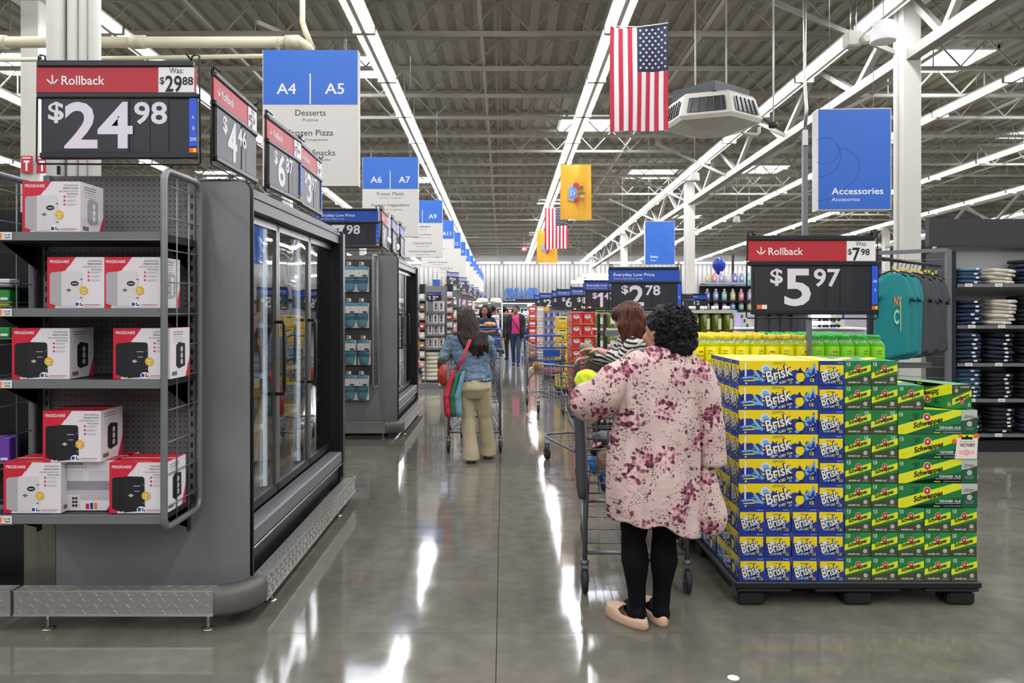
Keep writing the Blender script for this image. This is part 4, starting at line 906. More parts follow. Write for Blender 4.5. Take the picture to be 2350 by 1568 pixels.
# ================================================================== shopping carts
CARTM = mat('cart_grey_metal', '#6e6f70', .35, .5); CARTD = mat('cart_grey_plastic', '#4a4d50', .5); TYRE = mat('caster_rubber', '#26262a', .6); CBLUE = mat('cart_blue_plastic', '#1f4fa8', .4)
def cart(label, x, y, rz, blue=False, thick=True, panel=False, L=.95):
    e = empty('shopping_cart', label, 'shopping cart', (x, y, 0), rz)
    hw, fw = .275, .20; zb, zbf, zt, ztf = .52, .60, .98, .94; tm = CBLUE if blue else CARTM
    P = lambda s_, t, u: (s_*(hw*(1-t)+fw*t)*(1-.10*(1-u)), .02+L*t, (zb*(1-t)+zbf*t)*(1-u)+(zt*(1-t)+ztf*t)*u)      # side, along, up
    for s_ in (-1, 1):
        mb = MB()
        for k in range(9): u = k/8; mb.tube([P(s_, 0, u), P(s_, 1, u)], .0035 if k not in (0, 8) else .006, CARTM, 4)
        for k in range(15): t = k/14; mb.tube([P(s_, t, 0), P(s_, t, 1)], .0028, CARTM, 4)
        mb.build('side_grid', e)
    for t, nm in ((1, 'nose_grid'), (0, 'rear_gate')):
        mb = MB()
        for k in range(9): u = k/8; mb.tube([P(-1, t, u), P(1, t, u)], .0035 if k not in (0, 8) else .006, CARTM, 4)
        for k in range(10):
            q = k/9; a, b_, c, d = [Vector(P(s_, t, u)) for s_, u in ((-1, 0), (1, 0), (-1, 1), (1, 1))]; mb.tube([a.lerp(b_, q), c.lerp(d, q)], .0028, CARTM, 4)
        mb.build(nm, e)
    mb = MB()
    for k in range(15): q = k/14; a = Vector(P(-1, 0, 0)).lerp(Vector(P(1, 0, 0)), q); b_ = Vector(P(-1, 1, 0)).lerp(Vector(P(1, 1, 0)), q); mb.tube([a, b_], .0028, CARTM, 4)
    for k in range(7): t = k/6; mb.tube([P(-1, t, 0), P(1, t, 0)], .0035, CARTM, 4)
    mb.build('basket_floor', e)
    mb = MB(); mb.tube([P(-1, 0, 1), P(-1, 1, 1), P(1, 1, 1), P(1, 0, 1)], .009, CARTM, 6); mb.build('rim', e)
    if blue:
        for u, nm in ((1.0, 'blue_rim'), (.45, 'blue_band')):
            mb = MB(); a, b_ = Vector(P(-1, 1, u)), Vector(P(1, 1, u)); mb.bar(a+Vector((-.02, .012, 0)), b_+Vector((.02, .012, 0)), .03, .022, CBLUE); mb.build(nm, e)
        mb = MB(); mb.box(-.12, L+.035, .82, .12, L+.045, .91, CBLUE); mb.box(-.15, L+.03, .66, .1, L+.045, .76, DK); Fn = Fr((.1, L+.045, .66), (-1, 0, 0)); mb.rect(Fn, .01, .01, .16, .09, HB, .002); mb.disc(Fn, .2, .05, .02, mat('plum_print', '#7a3260', .5), .002); mb.build('advert_panel', e)
    # chassis
    mb = MB(); r = .014
    for s_ in (-1, 1):
        mb.tube([(s_*.27, .0, .155), (s_*.265, .0, .5), (s_*.28, -.01, 1.0)], r, CARTM, 8)
        mb.tube([(s_*.265, .03, .30), (s_*.255, .12, .22), (s_*.19, .90, .22), (s_*.17, .96, .24), (s_*.10, .97, .24)], r*.8, CARTM, 8)
        mb.tube([(s_*.27, .0, .32), (s_*.25, .10, .40), (s_*.2, .45, .575)], r*.75, CARTM, 8)
    mb.tube([(-.27, .0, .21), (.27, .0, .21)], r*.7, CARTM, 8); mb.tube([(-.10, .97, .24), (.10, .97, .24)], r*.8, CARTM, 8); mb.build('chassis', e)
    mb = MB()
    for k in range(9): q = -.2+.05*k; mb.tube([(q*1.15, .10, .225), (q*.8, .92, .225)], .003, CARTM, 4)
    for k in range(4): yy = .12+.26*k; mb.tube([(-.25+.018*k, yy, .225), (.25-.018*k, yy, .225)], .004, CARTM, 4)
    mb.build('lower_tray', e)
    if thick:
        for s_ in (-1, 1):
            mb = MB(); mb.loft([(s_*.285, -.01, .50, .02, .03), (s_*.29, -.01, .56, .026, .035), (s_*.30, -.015, .95, .028, .04), (s_*.30, -.025, 1.06, .024, .035), (s_*.30, -.03, 1.075, .012, .02)], CARTD, 10); mb.build('corner_guard', e)
    mb = MB(); mb.tube([(-.30, -.03, 1.04), (-.29, -.07, 1.07), (-.24, -.085, 1.075), (.24, -.085, 1.075), (.29, -.07, 1.07), (.30, -.03, 1.04)], .015, CBLUE if (blue and not thick) else CARTD, 8); mb.build('handle', e)
    # child seat flap
    mb = MB()
    for k in range(7): q = -.2+.0667*k; mb.tube([(q, .02, .94), (q*.95, .20, .72)], .003, CARTM, 4)
    for k in range(4): t = k/3; mb.tube([(-.22, .02+.18*t, .94-.22*t), (.22, .02+.18*t, .94-.22*t)], .0035, CARTM, 4)
    mb.build('child_seat', e)
    for (wx, wy) in ((-.27, 0), (.27, 0), (-.18, .90), (.18, .90)):
        mb = MB(); z = .062
        for s_ in (-1, 1): mb.bar((wx+s_*.021, wy+.01, z), (wx+s_*.015, wy, .15), .005, .03, CARTM)
        mb.lathe([(.022, .148), (.024, .155), (.022, .175)], CARTM, (wx, wy, 0), 10); c = mb.build('caster_fork', e)
        mb = MB(); M = Matrix.Rotation(PI/2, 4, 'Y').to_3x3(); prof = [(.045, -.015), (.058, -.014), (.062, -.008), (.062, .008), (.058, .014), (.045, .015)]
        mb.lathe(prof, TYRE, (wx, wy, .0625), 18, M=M); mb.lathe([(.012, -.022), (.012, .022)], CARTM, (wx, wy, .0625), 8, M=M); mb.build('wheel', c)
    return e
K1 = cart('grey wire cart pushed by the shopper in the floral tunic', .70, 4.06, 0)
K2 = cart('grey wire cart pushed by the shopper in the denim jacket', gx(1084, 8.2)+.03, 8.0, 0, thick=False, L=1.0)
K3 = cart('grey cart with a low empty tray, angled beside the striped shopper', .92, 6.85, .36, L=1.05)
K4 = cart('blue-trimmed cart standing alone, apples and packets inside', gx(1253, 10.9)+.03, 11.9, PI+.05, blue=True, thick=False)
# ================================================================== people
SKIN = {'tan': mat('skin_tan', '#b58468', .5), 'brown': mat('skin_brown', '#8a5a42', .5), 'fair': mat('skin_fair', '#c79a80', .5)}
def hairmat(name, c, c2, sc=60):
    m, nt, b = newmat(name); tc = nt.nodes.new('ShaderNodeTexCoord').outputs['Object']
    mp = nt.nodes.new('ShaderNodeMapping'); mp.inputs['Scale'].default_value = (1, 1, .12); nt.links.new(tc, mp.inputs[0])
    n = tex(nt, 'Noise', sc, mp.outputs[0], Detail=3.0); nt.links.new(ramp(nt, n.outputs['Fac'], [(.35, c), (.7, c2)]), b.inputs['Base Color']); b.inputs['Roughness'].default_value = .55; b.inputs['Specular IOR Level'].default_value = .25
    bp = nt.nodes.new('ShaderNodeBump'); bp.inputs['Strength'].default_value = .7; bp.inputs['Distance'].default_value = .01; nt.links.new(n.outputs['Fac'], bp.inputs['Height']); nt.links.new(bp.outputs['Normal'], b.inputs['Normal'])
    return m
H_BLK = hairmat('hair_black', '#08080a', '#1c1b1f'); H_BRN = hairmat('hair_dark_brown', '#120d0b', '#3a2a22'); H_AUB = hairmat('hair_auburn', '#2a130d', '#6a3826')
SHOE = mat('black_shoe', '#141416', .5)
def hand(mb, wr, d, up, s=1.0, curl=.6, side=1, m=None):
    wr = Vector(wr); d = Vector(d).normalized(); up = Vector(up); up = (up-d*up.dot(d)).normalized(); r = d.cross(up)      # r: across the palm
    pc = wr+d*.045*s
    for k in range(4):      # palm as four overlapping bones
        o = (k-1.5)*.0185*s; mb.capsule(wr+r*o*.5, wr+d*.082*s+r*o, .014*s, .012*s, m, 8)
    for k, L in enumerate((.066, .074, .070, .054)):
        o = (k-1.5)*.0195*s; a = wr+d*.084*s+r*o*1.05; c1, c2, c3 = curl*.6, curl*1.4, curl*2.1
        b_ = a+(d*math.cos(c1)-up*math.sin(c1))*L*.45*s; c = b_+(d*math.cos(c2)-up*math.sin(c2))*L*.32*s; e_ = c+(d*math.cos(c3)-up*math.sin(c3))*L*.25*s
        mb.capsule(a, b_, .0092*s, .0086*s, m, 8); mb.capsule(b_, c, .0086*s, .008*s, m, 8); mb.capsule(c, e_, .008*s, .007*s, m, 8)
    a = wr+d*.02*s-r*side*.028*s; b_ = a+(d*.7-r*side*.6-up*.3).normalized()*.036*s; c = b_+(d*.9-r*side*.1-up*.5).normalized()*.028*s
    mb.capsule(a, b_, .012*s, .010*s, m, 8); mb.capsule(b_, c, .010*s, .008*s, m, 8)
def head_geo(mb, c, s, yaw, m, tilt=0):      # centre of the head; faces +y before yaw
    R = Matrix.Rotation(yaw, 4, 'Z') @ Matrix.Rotation(-tilt, 4, 'X'); c = Vector(c)
    p = lambda x, y, z: c+R @ Vector((x*s, y*s, z*s))
    mb.ell(c+R @ Vector((0, -.008*s, .02*s)), .072*s, .09*s, .092*s, m, 16, 10, R)
    mb.ell(p(0, .018, -.035), .056*s, .066*s, .072*s, m, 14, 8, R)
    mb.capsule(p(0, .082, .0), p(0, .100, -.028), .010*s, .015*s, m, 8); mb.capsule(p(0, .066, -.085), p(0, .07, -.085), .022*s, .022*s, m, 8)
    for q in (-1, 1): mb.ell(p(q*.074, -.005, -.01), .010*s, .02*s, .03*s, m, 8, 6, R); mb.ell(p(q*.034, .058, -.03), .022*s, .02*s, .022*s, m, 8, 6, R)
    mb.capsule(p(-.018, .078, -.055), p(.018, .078, -.055), .009*s, .009*s, m, 8)
    return p, R
def face_parts(e, p, s, R):
    ew = mat('eye_white', '#d8d2cc', .3); ib = mat('iris_dark', '#20140f', .3); lip = mat('lip', '#8c4442', .45); br = mat('brow', '#1d1412', .7)
    for q in (-1, 1):
        mb = MB(); mb.ell(p(q*.030, .079, .004), .0105*s, .007*s, .0048*s, ew, 10, 6, R); mb.ell(p(q*.030, .086, .004), .0055*s, .003*s, .0047*s, ib, 8, 5, R); mb.build('eye', e)
        mb = MB(); mb.tube([p(q*.016, .09, .022), p(q*.03, .09, .027), p(q*.046, .08, .022)], .0035*s, br, 6); mb.build('eyebrow', e)
    mb = MB(); mb.tube([p(-.022, .083, -.055), p(-.008, .0905, -.051), p(.008, .0905, -.051), p(.022, .083, -.055)], [.003*s, .0055*s, .0055*s, .003*s], lip, 6); mb.build('mouth', e)
def interp(rings, n):
    out = []; N = len(rings)-1
    for i in range(n+1):
        t = i/n*N; k = min(int(t), N-1); f = t-k
        p0, p1, p2, p3 = rings[max(k-1, 0)], rings[k], rings[k+1], rings[min(k+2, N)]
        out.append(tuple(.5*((2*b)+(-a+c)*f+(2*a-5*b+4*c-d)*f*f+(-a+3*b-3*c+d)*f**3) for a, b, c, d in zip(p0, p1, p2, p3)))
    return out
def cloth(name, parent, rings, m, n=56, steps=30, fold=.012, ff=(7, 7, 2.2), seed=0, post=None, thick=.004, open_top=True):
    R = interp(rings, steps); mb = MB(); base = 0
    for ri, (x, y, z, rx, ry) in enumerate(R):
        for k in range(n):
            t = 2*PI*k/n; a = math.cos(t); b_ = math.sin(t); px, py, pz = x+rx*a, y+ry*b_, z
            q = Vector((px*ff[0]+seed, py*ff[1], pz*ff[2])); d = fold*(noise.noise(q)+.5*noise.noise(q*2.4))
            g = min(1, ri/max(1, steps*.25)); px += a*d*g; py += b_*d*g
            if post: px, py, pz = post(px, py, pz, ri/steps)
            mb.v.append((px, py, pz))
    for ri in range(len(R)-1):
        for k in range(n): k2 = (k+1) % n; mb.face((ri*n+k, (ri+1)*n+k, (ri+1)*n+k2, ri*n+k2), m, True)
    o = mb.build(name, parent); s_ = o.modifiers.new('t', 'SOLIDIFY'); s_.thickness = thick; s_.offset = -1
    return o
def tubecloth(name, parent, path, m, steps=16, n=28, fold=.008, seed=0, flat=1.0, ff=9):      # path: (x,y,z,r)
    P = interp(path, steps); mb = MB(); mb.tube([p[:3] for p in P], [p[3] for p in P], m, n, caps=False)
    for i, v in enumerate(mb.v):
        c = Vector(P[i//n][:3]); d = Vector(v)-c; q = Vector(v)*ff+Vector((seed, 0, 0)); k = fold*(noise.noise(q)+.5*noise.noise(q*2.2))*min(1, (i//n)/4)
        dn = d.normalized(); mb.v[i] = tuple(c+Vector((d.x, d.y, d.z))+dn*k)
    o = mb.build(name, parent); s_ = o.modifiers.new('t', 'SOLIDIFY'); s_.thickness = .004; s_.offset = -1
    return o
# ---------------- generic standing figure
def figure(label, x, y, rz, H=1.5, skin='brown', top=None, bottom=None, hair=None, hstyle='short', wr=None, el=None, feet=((-.09, .02), (.09, -.05)), lean=0, yaw=0, voxel=.012, sleeves=.9, face=False, wide=1.0, lower_z=None, hatm=None, tilt=0, coat=None):
    s = H/1.6; e = empty('person', label, 'person', (x, y, 0), rz); S = lambda p: Vector(p)*s
    hip = S((0, 0, .82)); ch = S((0, lean*.7, 1.18)); nk = S((0, lean, 1.36)); hc = S((0, lean*1.15+.01, 1.485))
    wr = wr or ((-.27, .05, .80), (.27, .05, .80)); sh = [S((q*.165*wide, lean*.92, 1.30)) for q in (-1, 1)]; W_ = [S(w) for w in wr]
    E_ = [S(q) for q in el] if el else [(a+b_)/2+S((0, -.06, -.03)) for a, b_ in zip(sh, W_)]
    mb = MB(); m = SKIN[skin]
    mb.loft([(0, hip.y, .76*s, .10*s, .08*s), (0, hip.y, .84*s, .155*s*wide, .11*s*wide), (0, lean*.3*s, .98*s, .125*s*wide, .095*s*wide), (0, ch.y, 1.15*s, .15*s*wide, .105*s*wide), (0, lean*.92*s, 1.29*s, .14*s*wide, .085*s), (0, nk.y, 1.35*s, .05*s, .05*s)], m, 16)
    mb.capsule(S((0, lean*.95, 1.28)), hc-S((0, .01, .06)), .055*s, .05*s, m)
    p, R = head_geo(mb, hc, s*1.0, yaw, m, tilt)
    feet3 = []
    for i, q in enumerate((-1, 1)):
        mb.capsule(sh[i], E_[i], .048*s, .038*s, m); mb.capsule(E_[i], W_[i], .038*s, .024*s, m)
        hd = (W_[i]-E_[i]).normalized(); hand(mb, W_[i]+hd*.01, hd, (0, 0, 1) if abs(hd.z) < .7 else (q, 0, 0), s, .5, q, m)
        hp = S((q*.085*wide, 0, .80)); an = S((feet[i][0], feet[i][1], .075)); kn = (hp+an)/2+S((0, .035, .02))
        mb.capsule(hp, kn, .082*s*wide, .055*s, m); mb.capsule(kn, an, .053*s, .034*s, m); feet3.append(an)
        mb.capsule(an-S((0, .01, .03)), an+S((0, .07, -.045)), .030*s, .022*s, m)
    remeshed(mb, 'body', voxel, m, e)
    for an in feet3:
        mb = MB(); mb.loft([(an.x, an.y+.04*s, .004, .04*s, .115*s), (an.x, an.y+.04*s, .025*s, .045*s, .12*s), (an.x, an.y+.02*s, .055*s, .042*s, .085*s), (an.x, an.y-.01*s, .085*s, .038*s, .048*s)], SHOE, 14); mb.build('shoe', e)
    if bottom:
        mb = MB(); mb.loft([(0, 0, .76*s, .13*s, .09*s), (0, 0, .83*s, .172*s*wide, .128*s*wide), (0, lean*.15*s, .93*s, .15*s*wide, .118*s*wide), (0, lean*.2*s, .96*s, .14*s*wide, .11*s*wide)], bottom, 16)
        for i, q in enumerate((-1, 1)):
            hp = S((q*.085*wide, 0, .80)); an = S((feet[i][0], feet[i][1], .10)); kn = (hp+an)/2+S((0, .035, .02)); mb.capsule(hp, kn, .094*s*wide, .066*s, bottom); mb.capsule(kn, an, .064*s, .050*s, bottom)
        remeshed(mb, 'trousers', voxel, bottom, e, fold=.006, fscale=9)
    if top:
        lz = lower_z or .86
        mb = MB(); mb.loft([(0, 0, lz*s, .165*s*wide, .125*s*wide), (0, lean*.3*s, .98*s, .150*s*wide, .12*s*wide), (0, ch.y, 1.15*s, .172*s*wide, .13*s*wide), (0, lean*.92*s, 1.29*s, .165*s*wide, .105*s), (0, nk.y-.005, 1.345*s, .075*s, .07*s)], top, 18)
        for i in range(2):
            mb.capsule(sh[i], E_[i], .064*s, .052*s, top)
            if sleeves > .5: mb.capsule(E_[i], E_[i].lerp(W_[i], sleeves), .05*s, .038*s, top)
        remeshed(mb, 'top', voxel, top, e, fold=.008, fscale=8)
    if hair:
        mb = MB(); c = hc+S((0, -.015, .03)); Ry = Matrix.Rotation(yaw, 4, 'Z')
        b_ = Vector(c)-Ry @ S((0, .02, 0)).to_3d() if False else Vector(c)+Ry @ Vector((0, -.018*s, .012*s))
        mb.ell(b_, .086*s, .092*s, .098*s, hair, 16, 10, Ry)
        if hstyle == 'bun': mb.ell(b_+Ry @ Vector((0, -.10*s, .01*s)), .045*s, .04*s, .045*s, hair, 12, 8)
        if hstyle == 'big':
            for q in (-1, 1): mb.ell(b_+Ry @ Vector((q*.085*s, -.03*s, -.075*s)), .062*s, .07*s, .12*s, hair, 12, 8)
            mb.ell(b_+Ry @ Vector((0, -.05*s, -.06*s)), .10*s, .07*s, .12*s, hair, 12, 8)
        remeshed(mb, 'hair', voxel*.9, hair, e, fold=.02*s if hstyle == 'big' else .006, fscale=28)
    if hatm:
        mb = MB(); c = hc+Vector((0, 0, .03*s)); mb.lathe([(.088*s, 0), (.09*s, .03*s), (.075*s, .075*s), (.03*s, .098*s), (.002, .1*s)], hatm, c+Vector((0, 0, .01)), 16); mb.loft([(c.x, c.y+.10*s, c.z+.006, .07*s, .06*s), (c.x, c.y+.10*s, c.z+.014, .068*s, .058*s)], hatm, 14); mb.build('cap', e)
    if face: face_parts(e, p, s, R)
    return e, p, R, s
# ---------------- shopper in the floral tunic
FLOR, nt, b = newmat('floral_fabric'); tc = nt.nodes.new('ShaderNodeTexCoord').outputs['Object']
sx = nt.nodes.new('ShaderNodeSeparateXYZ'); nt.links.new(tc, sx.inputs[0]); cbx = nt.nodes.new('ShaderNodeCombineXYZ'); nt.links.new(sx.outputs[0], cbx.inputs[0]); nt.links.new(sx.outputs[2], cbx.inputs[1])
nd = tex(nt, 'Noise', 26, cbx.outputs[0], Detail=2.0); vm = nt.nodes.new('ShaderNodeVectorMath'); vm.operation = 'SCALE'; vm.inputs['Scale'].default_value = .022
nt.links.new(nd.outputs['Color'], vm.inputs[0]); va = nt.nodes.new('ShaderNodeVectorMath'); va.operation = 'ADD'; nt.links.new(cbx.outputs[0], va.inputs[0]); nt.links.new(vm.outputs[0], va.inputs[1]); P_ = va.outputs[0]
v1 = tex(nt, 'Voronoi', 6.2, P_, voronoi_dimensions='2D', Randomness=.75); v2 = tex(nt, 'Voronoi', 52, P_, voronoi_dimensions='2D', Randomness=.9); v3 = tex(nt, 'Voronoi', 15, P_, voronoi_dimensions='2D', Randomness=1.0)
fine = tex(nt, 'Noise', 150, cbx.outputs[0], Detail=3.0); mid = tex(nt, 'Noise', 12, cbx.outputs[0], Detail=2.0)
rose = mth(nt, 'LESS_THAN', mth(nt, 'ADD', v1.outputs['Distance'], mth(nt, 'MULTIPLY', v2.outputs['Distance'], .30)), .42)
sc_ = nt.nodes.new('ShaderNodeSeparateColor'); nt.links.new(v2.outputs['Color'], sc_.inputs[0])
pet = mth(nt, 'ADD', mth(nt, 'MULTIPLY', sc_.outputs[0], .55), mth(nt, 'ADD', mth(nt, 'MULTIPLY', fine.outputs['Fac'], .5), mth(nt, 'MULTIPLY', v2.outputs['Distance'], .35)))
rosec = ramp(nt, pet, [(.38, '#341823'), (.48, '#6d2a3f'), (.60, '#8f4a5c'), (.72, '#c08d94'), (.88, '#dcbcb4')])
small = mth(nt, 'MULTIPLY', mth(nt, 'LESS_THAN', mth(nt, 'ADD', v3.outputs['Distance'], mth(nt, 'MULTIPLY', v2.outputs['Distance'], .3)), .26), mth(nt, 'GREATER_THAN', mid.outputs['Fac'], .52))
leafn = tex(nt, 'Noise', 120, P_, Detail=2.0); leaf = mth(nt, 'MULTIPLY', mth(nt, 'GREATER_THAN', leafn.outputs['Fac'], .60), mth(nt, 'GREATER_THAN', mid.outputs['Fac'], .47))
basec = '#cdb3a9'
c1 = mixc(nt, leaf, basec, '#5a3a40'); c2 = mixc(nt, small, c1, mixc(nt, mth(nt, 'GREATER_THAN', fine.outputs['Fac'], .52), '#4d2233', '#8f4a5c')); c3 = mixc(nt, rose, c2, rosec)
nt.links.new(c3, b.inputs['Base Color']); b.inputs['Roughness'].default_value = .75
wr_ = tex(nt, 'Noise', 9, tc, Detail=5.0, Roughness=.55, Distortion=1.2); wv = tex(nt, 'Voronoi', 5.5, tc, feature='DISTANCE_TO_EDGE'); bp = nt.nodes.new('ShaderNodeBump'); bp.inputs['Strength'].default_value = .45; bp.inputs['Distance'].default_value = .02
nt.links.new(mth(nt, 'ADD', wr_.outputs['Fac'], mth(nt, 'MULTIPLY', mth(nt, 'MINIMUM', wv.outputs['Distance'], .05), 1.2)), bp.inputs['Height']); nt.links.new(bp.outputs['Normal'], b.inputs['Normal'])
LEG = mat('black_leggings', '#07080a', .9, bump=.1, bscale=200, spec=.2); SLIP = mat('beige_slip_on', '#c9a68b', .55)
FX_, FY_ = .75, 3.62
A = empty('person', 'woman seen from behind in long pink floral tunic, black leggings and beige slip-ons', 'person', (FX_, FY_, 0))
fx = lambda p: (p-1155)/487.6-FX_
fz = lambda p: 1.5-(p-708)/487.6
mb = MB(); m = SKIN['tan']
mb.loft([(-.03, .03, .60, .10, .09), (-.03, .02, .72, .17, .13), (-.02, .02, .9, .15, .12), (-.015, .01, 1.12, .165, .12), (.0, 0, 1.24, .15, .09), (.03, .0, 1.30, .055, .055)], m, 18)
mb.capsule((.02, .0, 1.25), (.015, .02, 1.36), .055, .052, m)
p, R = head_geo(mb, (.0, .03, 1.385), .95, .75, m)
mb.capsule((-.17, .0, 1.20), (-.30, .0, 1.08), .052, .042, m); mb.capsule((-.30, .0, 1.08), (-.30, .26, 1.10), .042, .026, m); hand(mb, (-.30, .27, 1.105), (.15, 1, .05), (0, 0, 1), 1, .9, 1, m)
mb.capsule((.17, .0, 1.20), (.22, -.02, .97), .052, .042, m); mb.capsule((.22, -.02, .97), (.16, .24, 1.08), .042, .026, m); hand(mb, (.16, .25, 1.085), (-.1, 1, .05), (0, 0, 1), 1, .9, -1, m)
legs = [((-.115, .02, .62), (fx(1457), .05, .40), (fx(1466), .03, .08)), ((.05, .02, .62), (fx(1530), .06, .40), (fx(1522), .05, .08))]
for a, k_, c in legs: mb.capsule(a, k_, .070, .046, m); mb.capsule(k_, c, .046, .034, m); mb.capsule(Vector(c)+Vector((0, -.015, -.03)), Vector(c)+Vector((-.02, .14, -.04)), .034, .028, m)
remeshed(mb, 'body', .006, m, A)
mb = MB(); mb.loft([(-.04, .02, .58, .08, .07), (-.04, .02, .64, .16, .12), (-.03, .02, .74, .18, .14), (-.03, .02, .80, .17, .13)], LEG, 20)
for i, (a, k_, c) in enumerate(legs):
    k_ = Vector(k_); c = Vector(c); mb.capsule(a, k_, .084, .058, LEG, 16); calf = k_.lerp(c, .30)+Vector((0, -.022, 0)); mb.capsule(k_, calf, .058, .0655, LEG, 16); mb.capsule(calf, k_.lerp(c, .72), .0655, .043, LEG, 16); mb.capsule(k_.lerp(c, .72), c+Vector((0, 0, .0)), .044, .040, LEG, 16); mb.capsule(c, c+Vector((0, -.015, -.03)), .040, .040, LEG, 16); mb.capsule(c+Vector((0, -.015, -.03)), c+Vector((-.02, .12, -.038)), .042, .034, LEG, 16)
remeshed(mb, 'leggings', .007, LEG, A, fold=.003, fscale=16)
for i, (hx, hy, ang) in enumerate(((fx(1468), -.01, .62), (fx(1520), .03, .22))):
    mb = MB(); ca, sa = math.cos(ang), math.sin(ang); L = []
    def T(x, y): return (hx+x*ca-y*sa, hy+x*sa+y*ca)
    outl = []
    for k in range(28):
        t = 2*PI*k/28; yy = -math.cos(t); w = .047*(1+.18*yy)*abs(math.sin(t))**.8*(1 if math.sin(t) > 0 else -1); outl.append((w, .085+.125*yy))
    n = len(outl)
    lev = [(0.0, 1.0), (.012, 1.06), (.03, 1.04), (.045, .97)]
    for z, sc in lev:
        for x, y in outl:
            zz = z*(1.15 if y < .0 else 1)+(.018 if (z > .02 and y > .11) else 0)*min(1, (y-.11)/.05 if y > .11 else 0); X, Y = T(x*sc, .085+(y-.085)*sc); mb.v.append((X, Y, zz))
    for x, y in outl:      # inner rim of the opening
        X, Y = T(x*.80, .085+(y-.085)*.90); mb.v.append((X, Y, .046*(1.1 if y < 0 else 1)+(.018 if y > .11 else 0)))
    for x, y in outl: X, Y = T(x*.72, .085+(y-.085)*.86); mb.v.append((X, Y, .014))
    for r in range(5):
        for k in range(n): k2 = (k+1) % n; mb.face((r*n+k2, r*n+k, (r+1)*n+k, (r+1)*n+k2), SLIP, True)
    mb.face([k for k in range(n)], SLIP); mb.face([5*n+n-1-k for k in range(n)], SLIP)
    # vamp over the toes
    b0 = len(mb.v)
    for r in range(4):
        yy = .112+.030*r; ny = (yy-.085)/.125; half = .0475*(1+.18*ny)*max(0, 1-ny*ny)**.4*.97
        for q in range(7): u = -1+q/3; X, Y = T(u*half, yy); mb.v.append((X, Y, .052+.010*min(1, r)+.020*(1-u*u)*(1-.25*r)))
    for r in range(3):
        for q in range(6): mb.face((b0+r*7+q, b0+r*7+q+1, b0+(r+1)*7+q+1, b0+(r+1)*7+q), SLIP, True)
    mb.build('slip_on_shoe', A)
def hem(px, py, pz, t):
    k = max(0, (t-.72)/.28)
    return px+(.0 if px < 0 else .0), py, pz-k*(.075*max(0, min(1, (px+.03)/.14))**1.3)-k*.008*math.sin(px*40)
cloth('tunic', A, [(fx(1528), -.0, 1.325, .062, .058), (fx(1527), 0, 1.310, .10, .075), (fx(1520), 0, 1.275, .165, .10), (fx(1512), 0, 1.21, .205, .125), (fx(1512), 0, 1.10, .203, .14), (fx(1512), 0, 1.0, .205, .15), (fx(1508), .01, .86, .212, .165), (fx(1503), .01, .72, .216, .175), (fx(1500), .01, .60, .218, .18), (fx(1503), .01, .515, .215, .18)], FLOR, 128, 70, .026, (9, 9, 2.0), 3, hem)
tubecloth('sleeve', A, [(-.10, .01, 1.215, .05), (-.15, 0, 1.20, .076), (-.20, 0, 1.165, .085), (-.27, .0, 1.10, .092), (-.31, .05, 1.06, .098), (-.325, .13, 1.05, .10)], FLOR, 20, 36, .016, 5)
tubecloth('sleeve', A, [(.09, .01, 1.225, .05), (.145, 0, 1.205, .072), (.18, 0, 1.14, .078), (.205, -.01, 1.02, .072), (.225, -.01, .90, .070), (.232, -.005, .765, .066)], FLOR, 24, 36, .012, 9)
cloth('trailing_panel', A, [(.195, -.03, .86, .022, .012), (.205, -.03, .76, .03, .02), (.205, -.03, .64, .058, .035), (.222, -.03, .54, .074, .045), (.225, -.03, .475, .055, .04), (.22, -.03, .445, .03, .025)], FLOR, 40, 24, .012, (14, 14, 3), 8)
mb = MB(); mb.loft([(-.285, .12, .99, .006, .03), (-.2, .0, .70, .001, .001)], LEG, 6) if False else None
# curly black hair
mb = MB(); hc = Vector((fx(1547), -.005, fz(757))); mb.ell(hc, .098, .105, .112, H_BLK, 20, 12); mb.ell(hc+Vector((-.035, .02, .03)), .085, .09, .085, H_BLK, 16, 10); mb.ell(hc+Vector((.01, -.02, -.06)), .085, .085, .07, H_BLK, 16, 10)
hr = remeshed(mb, 'hair', .0065, H_BLK, A, fold=.022, fscale=38, smooth=1)
mb = MB(); rnd = random.Random(4)
for k in range(420):
    th = rnd.uniform(0, 2*PI); ph = math.acos(rnd.uniform(-.9, 1)); d = Vector((math.sin(ph)*math.cos(th), math.sin(ph)*math.sin(th), math.cos(ph)))
    c = hc+Vector((d.x*.100, d.y*.107, d.z*.114)); a = d.orthogonal().normalized(); b_ = d.cross(a); r = rnd.uniform(.006, .011); ph0 = rnd.uniform(0, 6)
    mb.tube([c+d*(.003*j-.006)+(a*math.cos(ph0+j*.9)+b_*math.sin(ph0+j*.9))*r for j in range(7)], .0036, H_BLK, 4)
mb.build('curls', A)['kind'] = 'stuff'
# things on her cart
mb = MB(); mb.loft([(0, 0, -.05, .03, .025), (0, 0, -.03, .055, .05), (0, 0, .01, .06, .05), (0, .0, .045, .045, .04), (.01, 0, .06, .02, .02)], mat('neon_yellow_cloth', '#d8ee2e', .7), 18)
remeshed(mb, 'neon_glove', .006, MATS['neon_yellow_cloth'], None, fold=.012, fscale=20).location = (.745-.32, 3.95, 1.115)
o = bpy.data.objects['neon_glove']; tag(o, 'neon yellow cloth glove lying over the cart handle', 'glove'); o.location = (gx(1347, 3.9), 3.92, gz(872, 3.9)-.01); o.rotation_euler = (.3, .5, 0)
mb = MB(); mb.loft([(0, 0, -.07, .02, .02), (0, 0, -.055, .05, .04), (0, 0, .0, .062, .045), (0, 0, .05, .05, .035), (0, 0, .06, .02, .02)], BLKP, 18)
o = mb.build('purse', None, (gx(1352, 3.9), 3.93, gz(914, 3.9))); tag(o, 'small black purse hanging at the cart handle under the neon glove', 'purse')
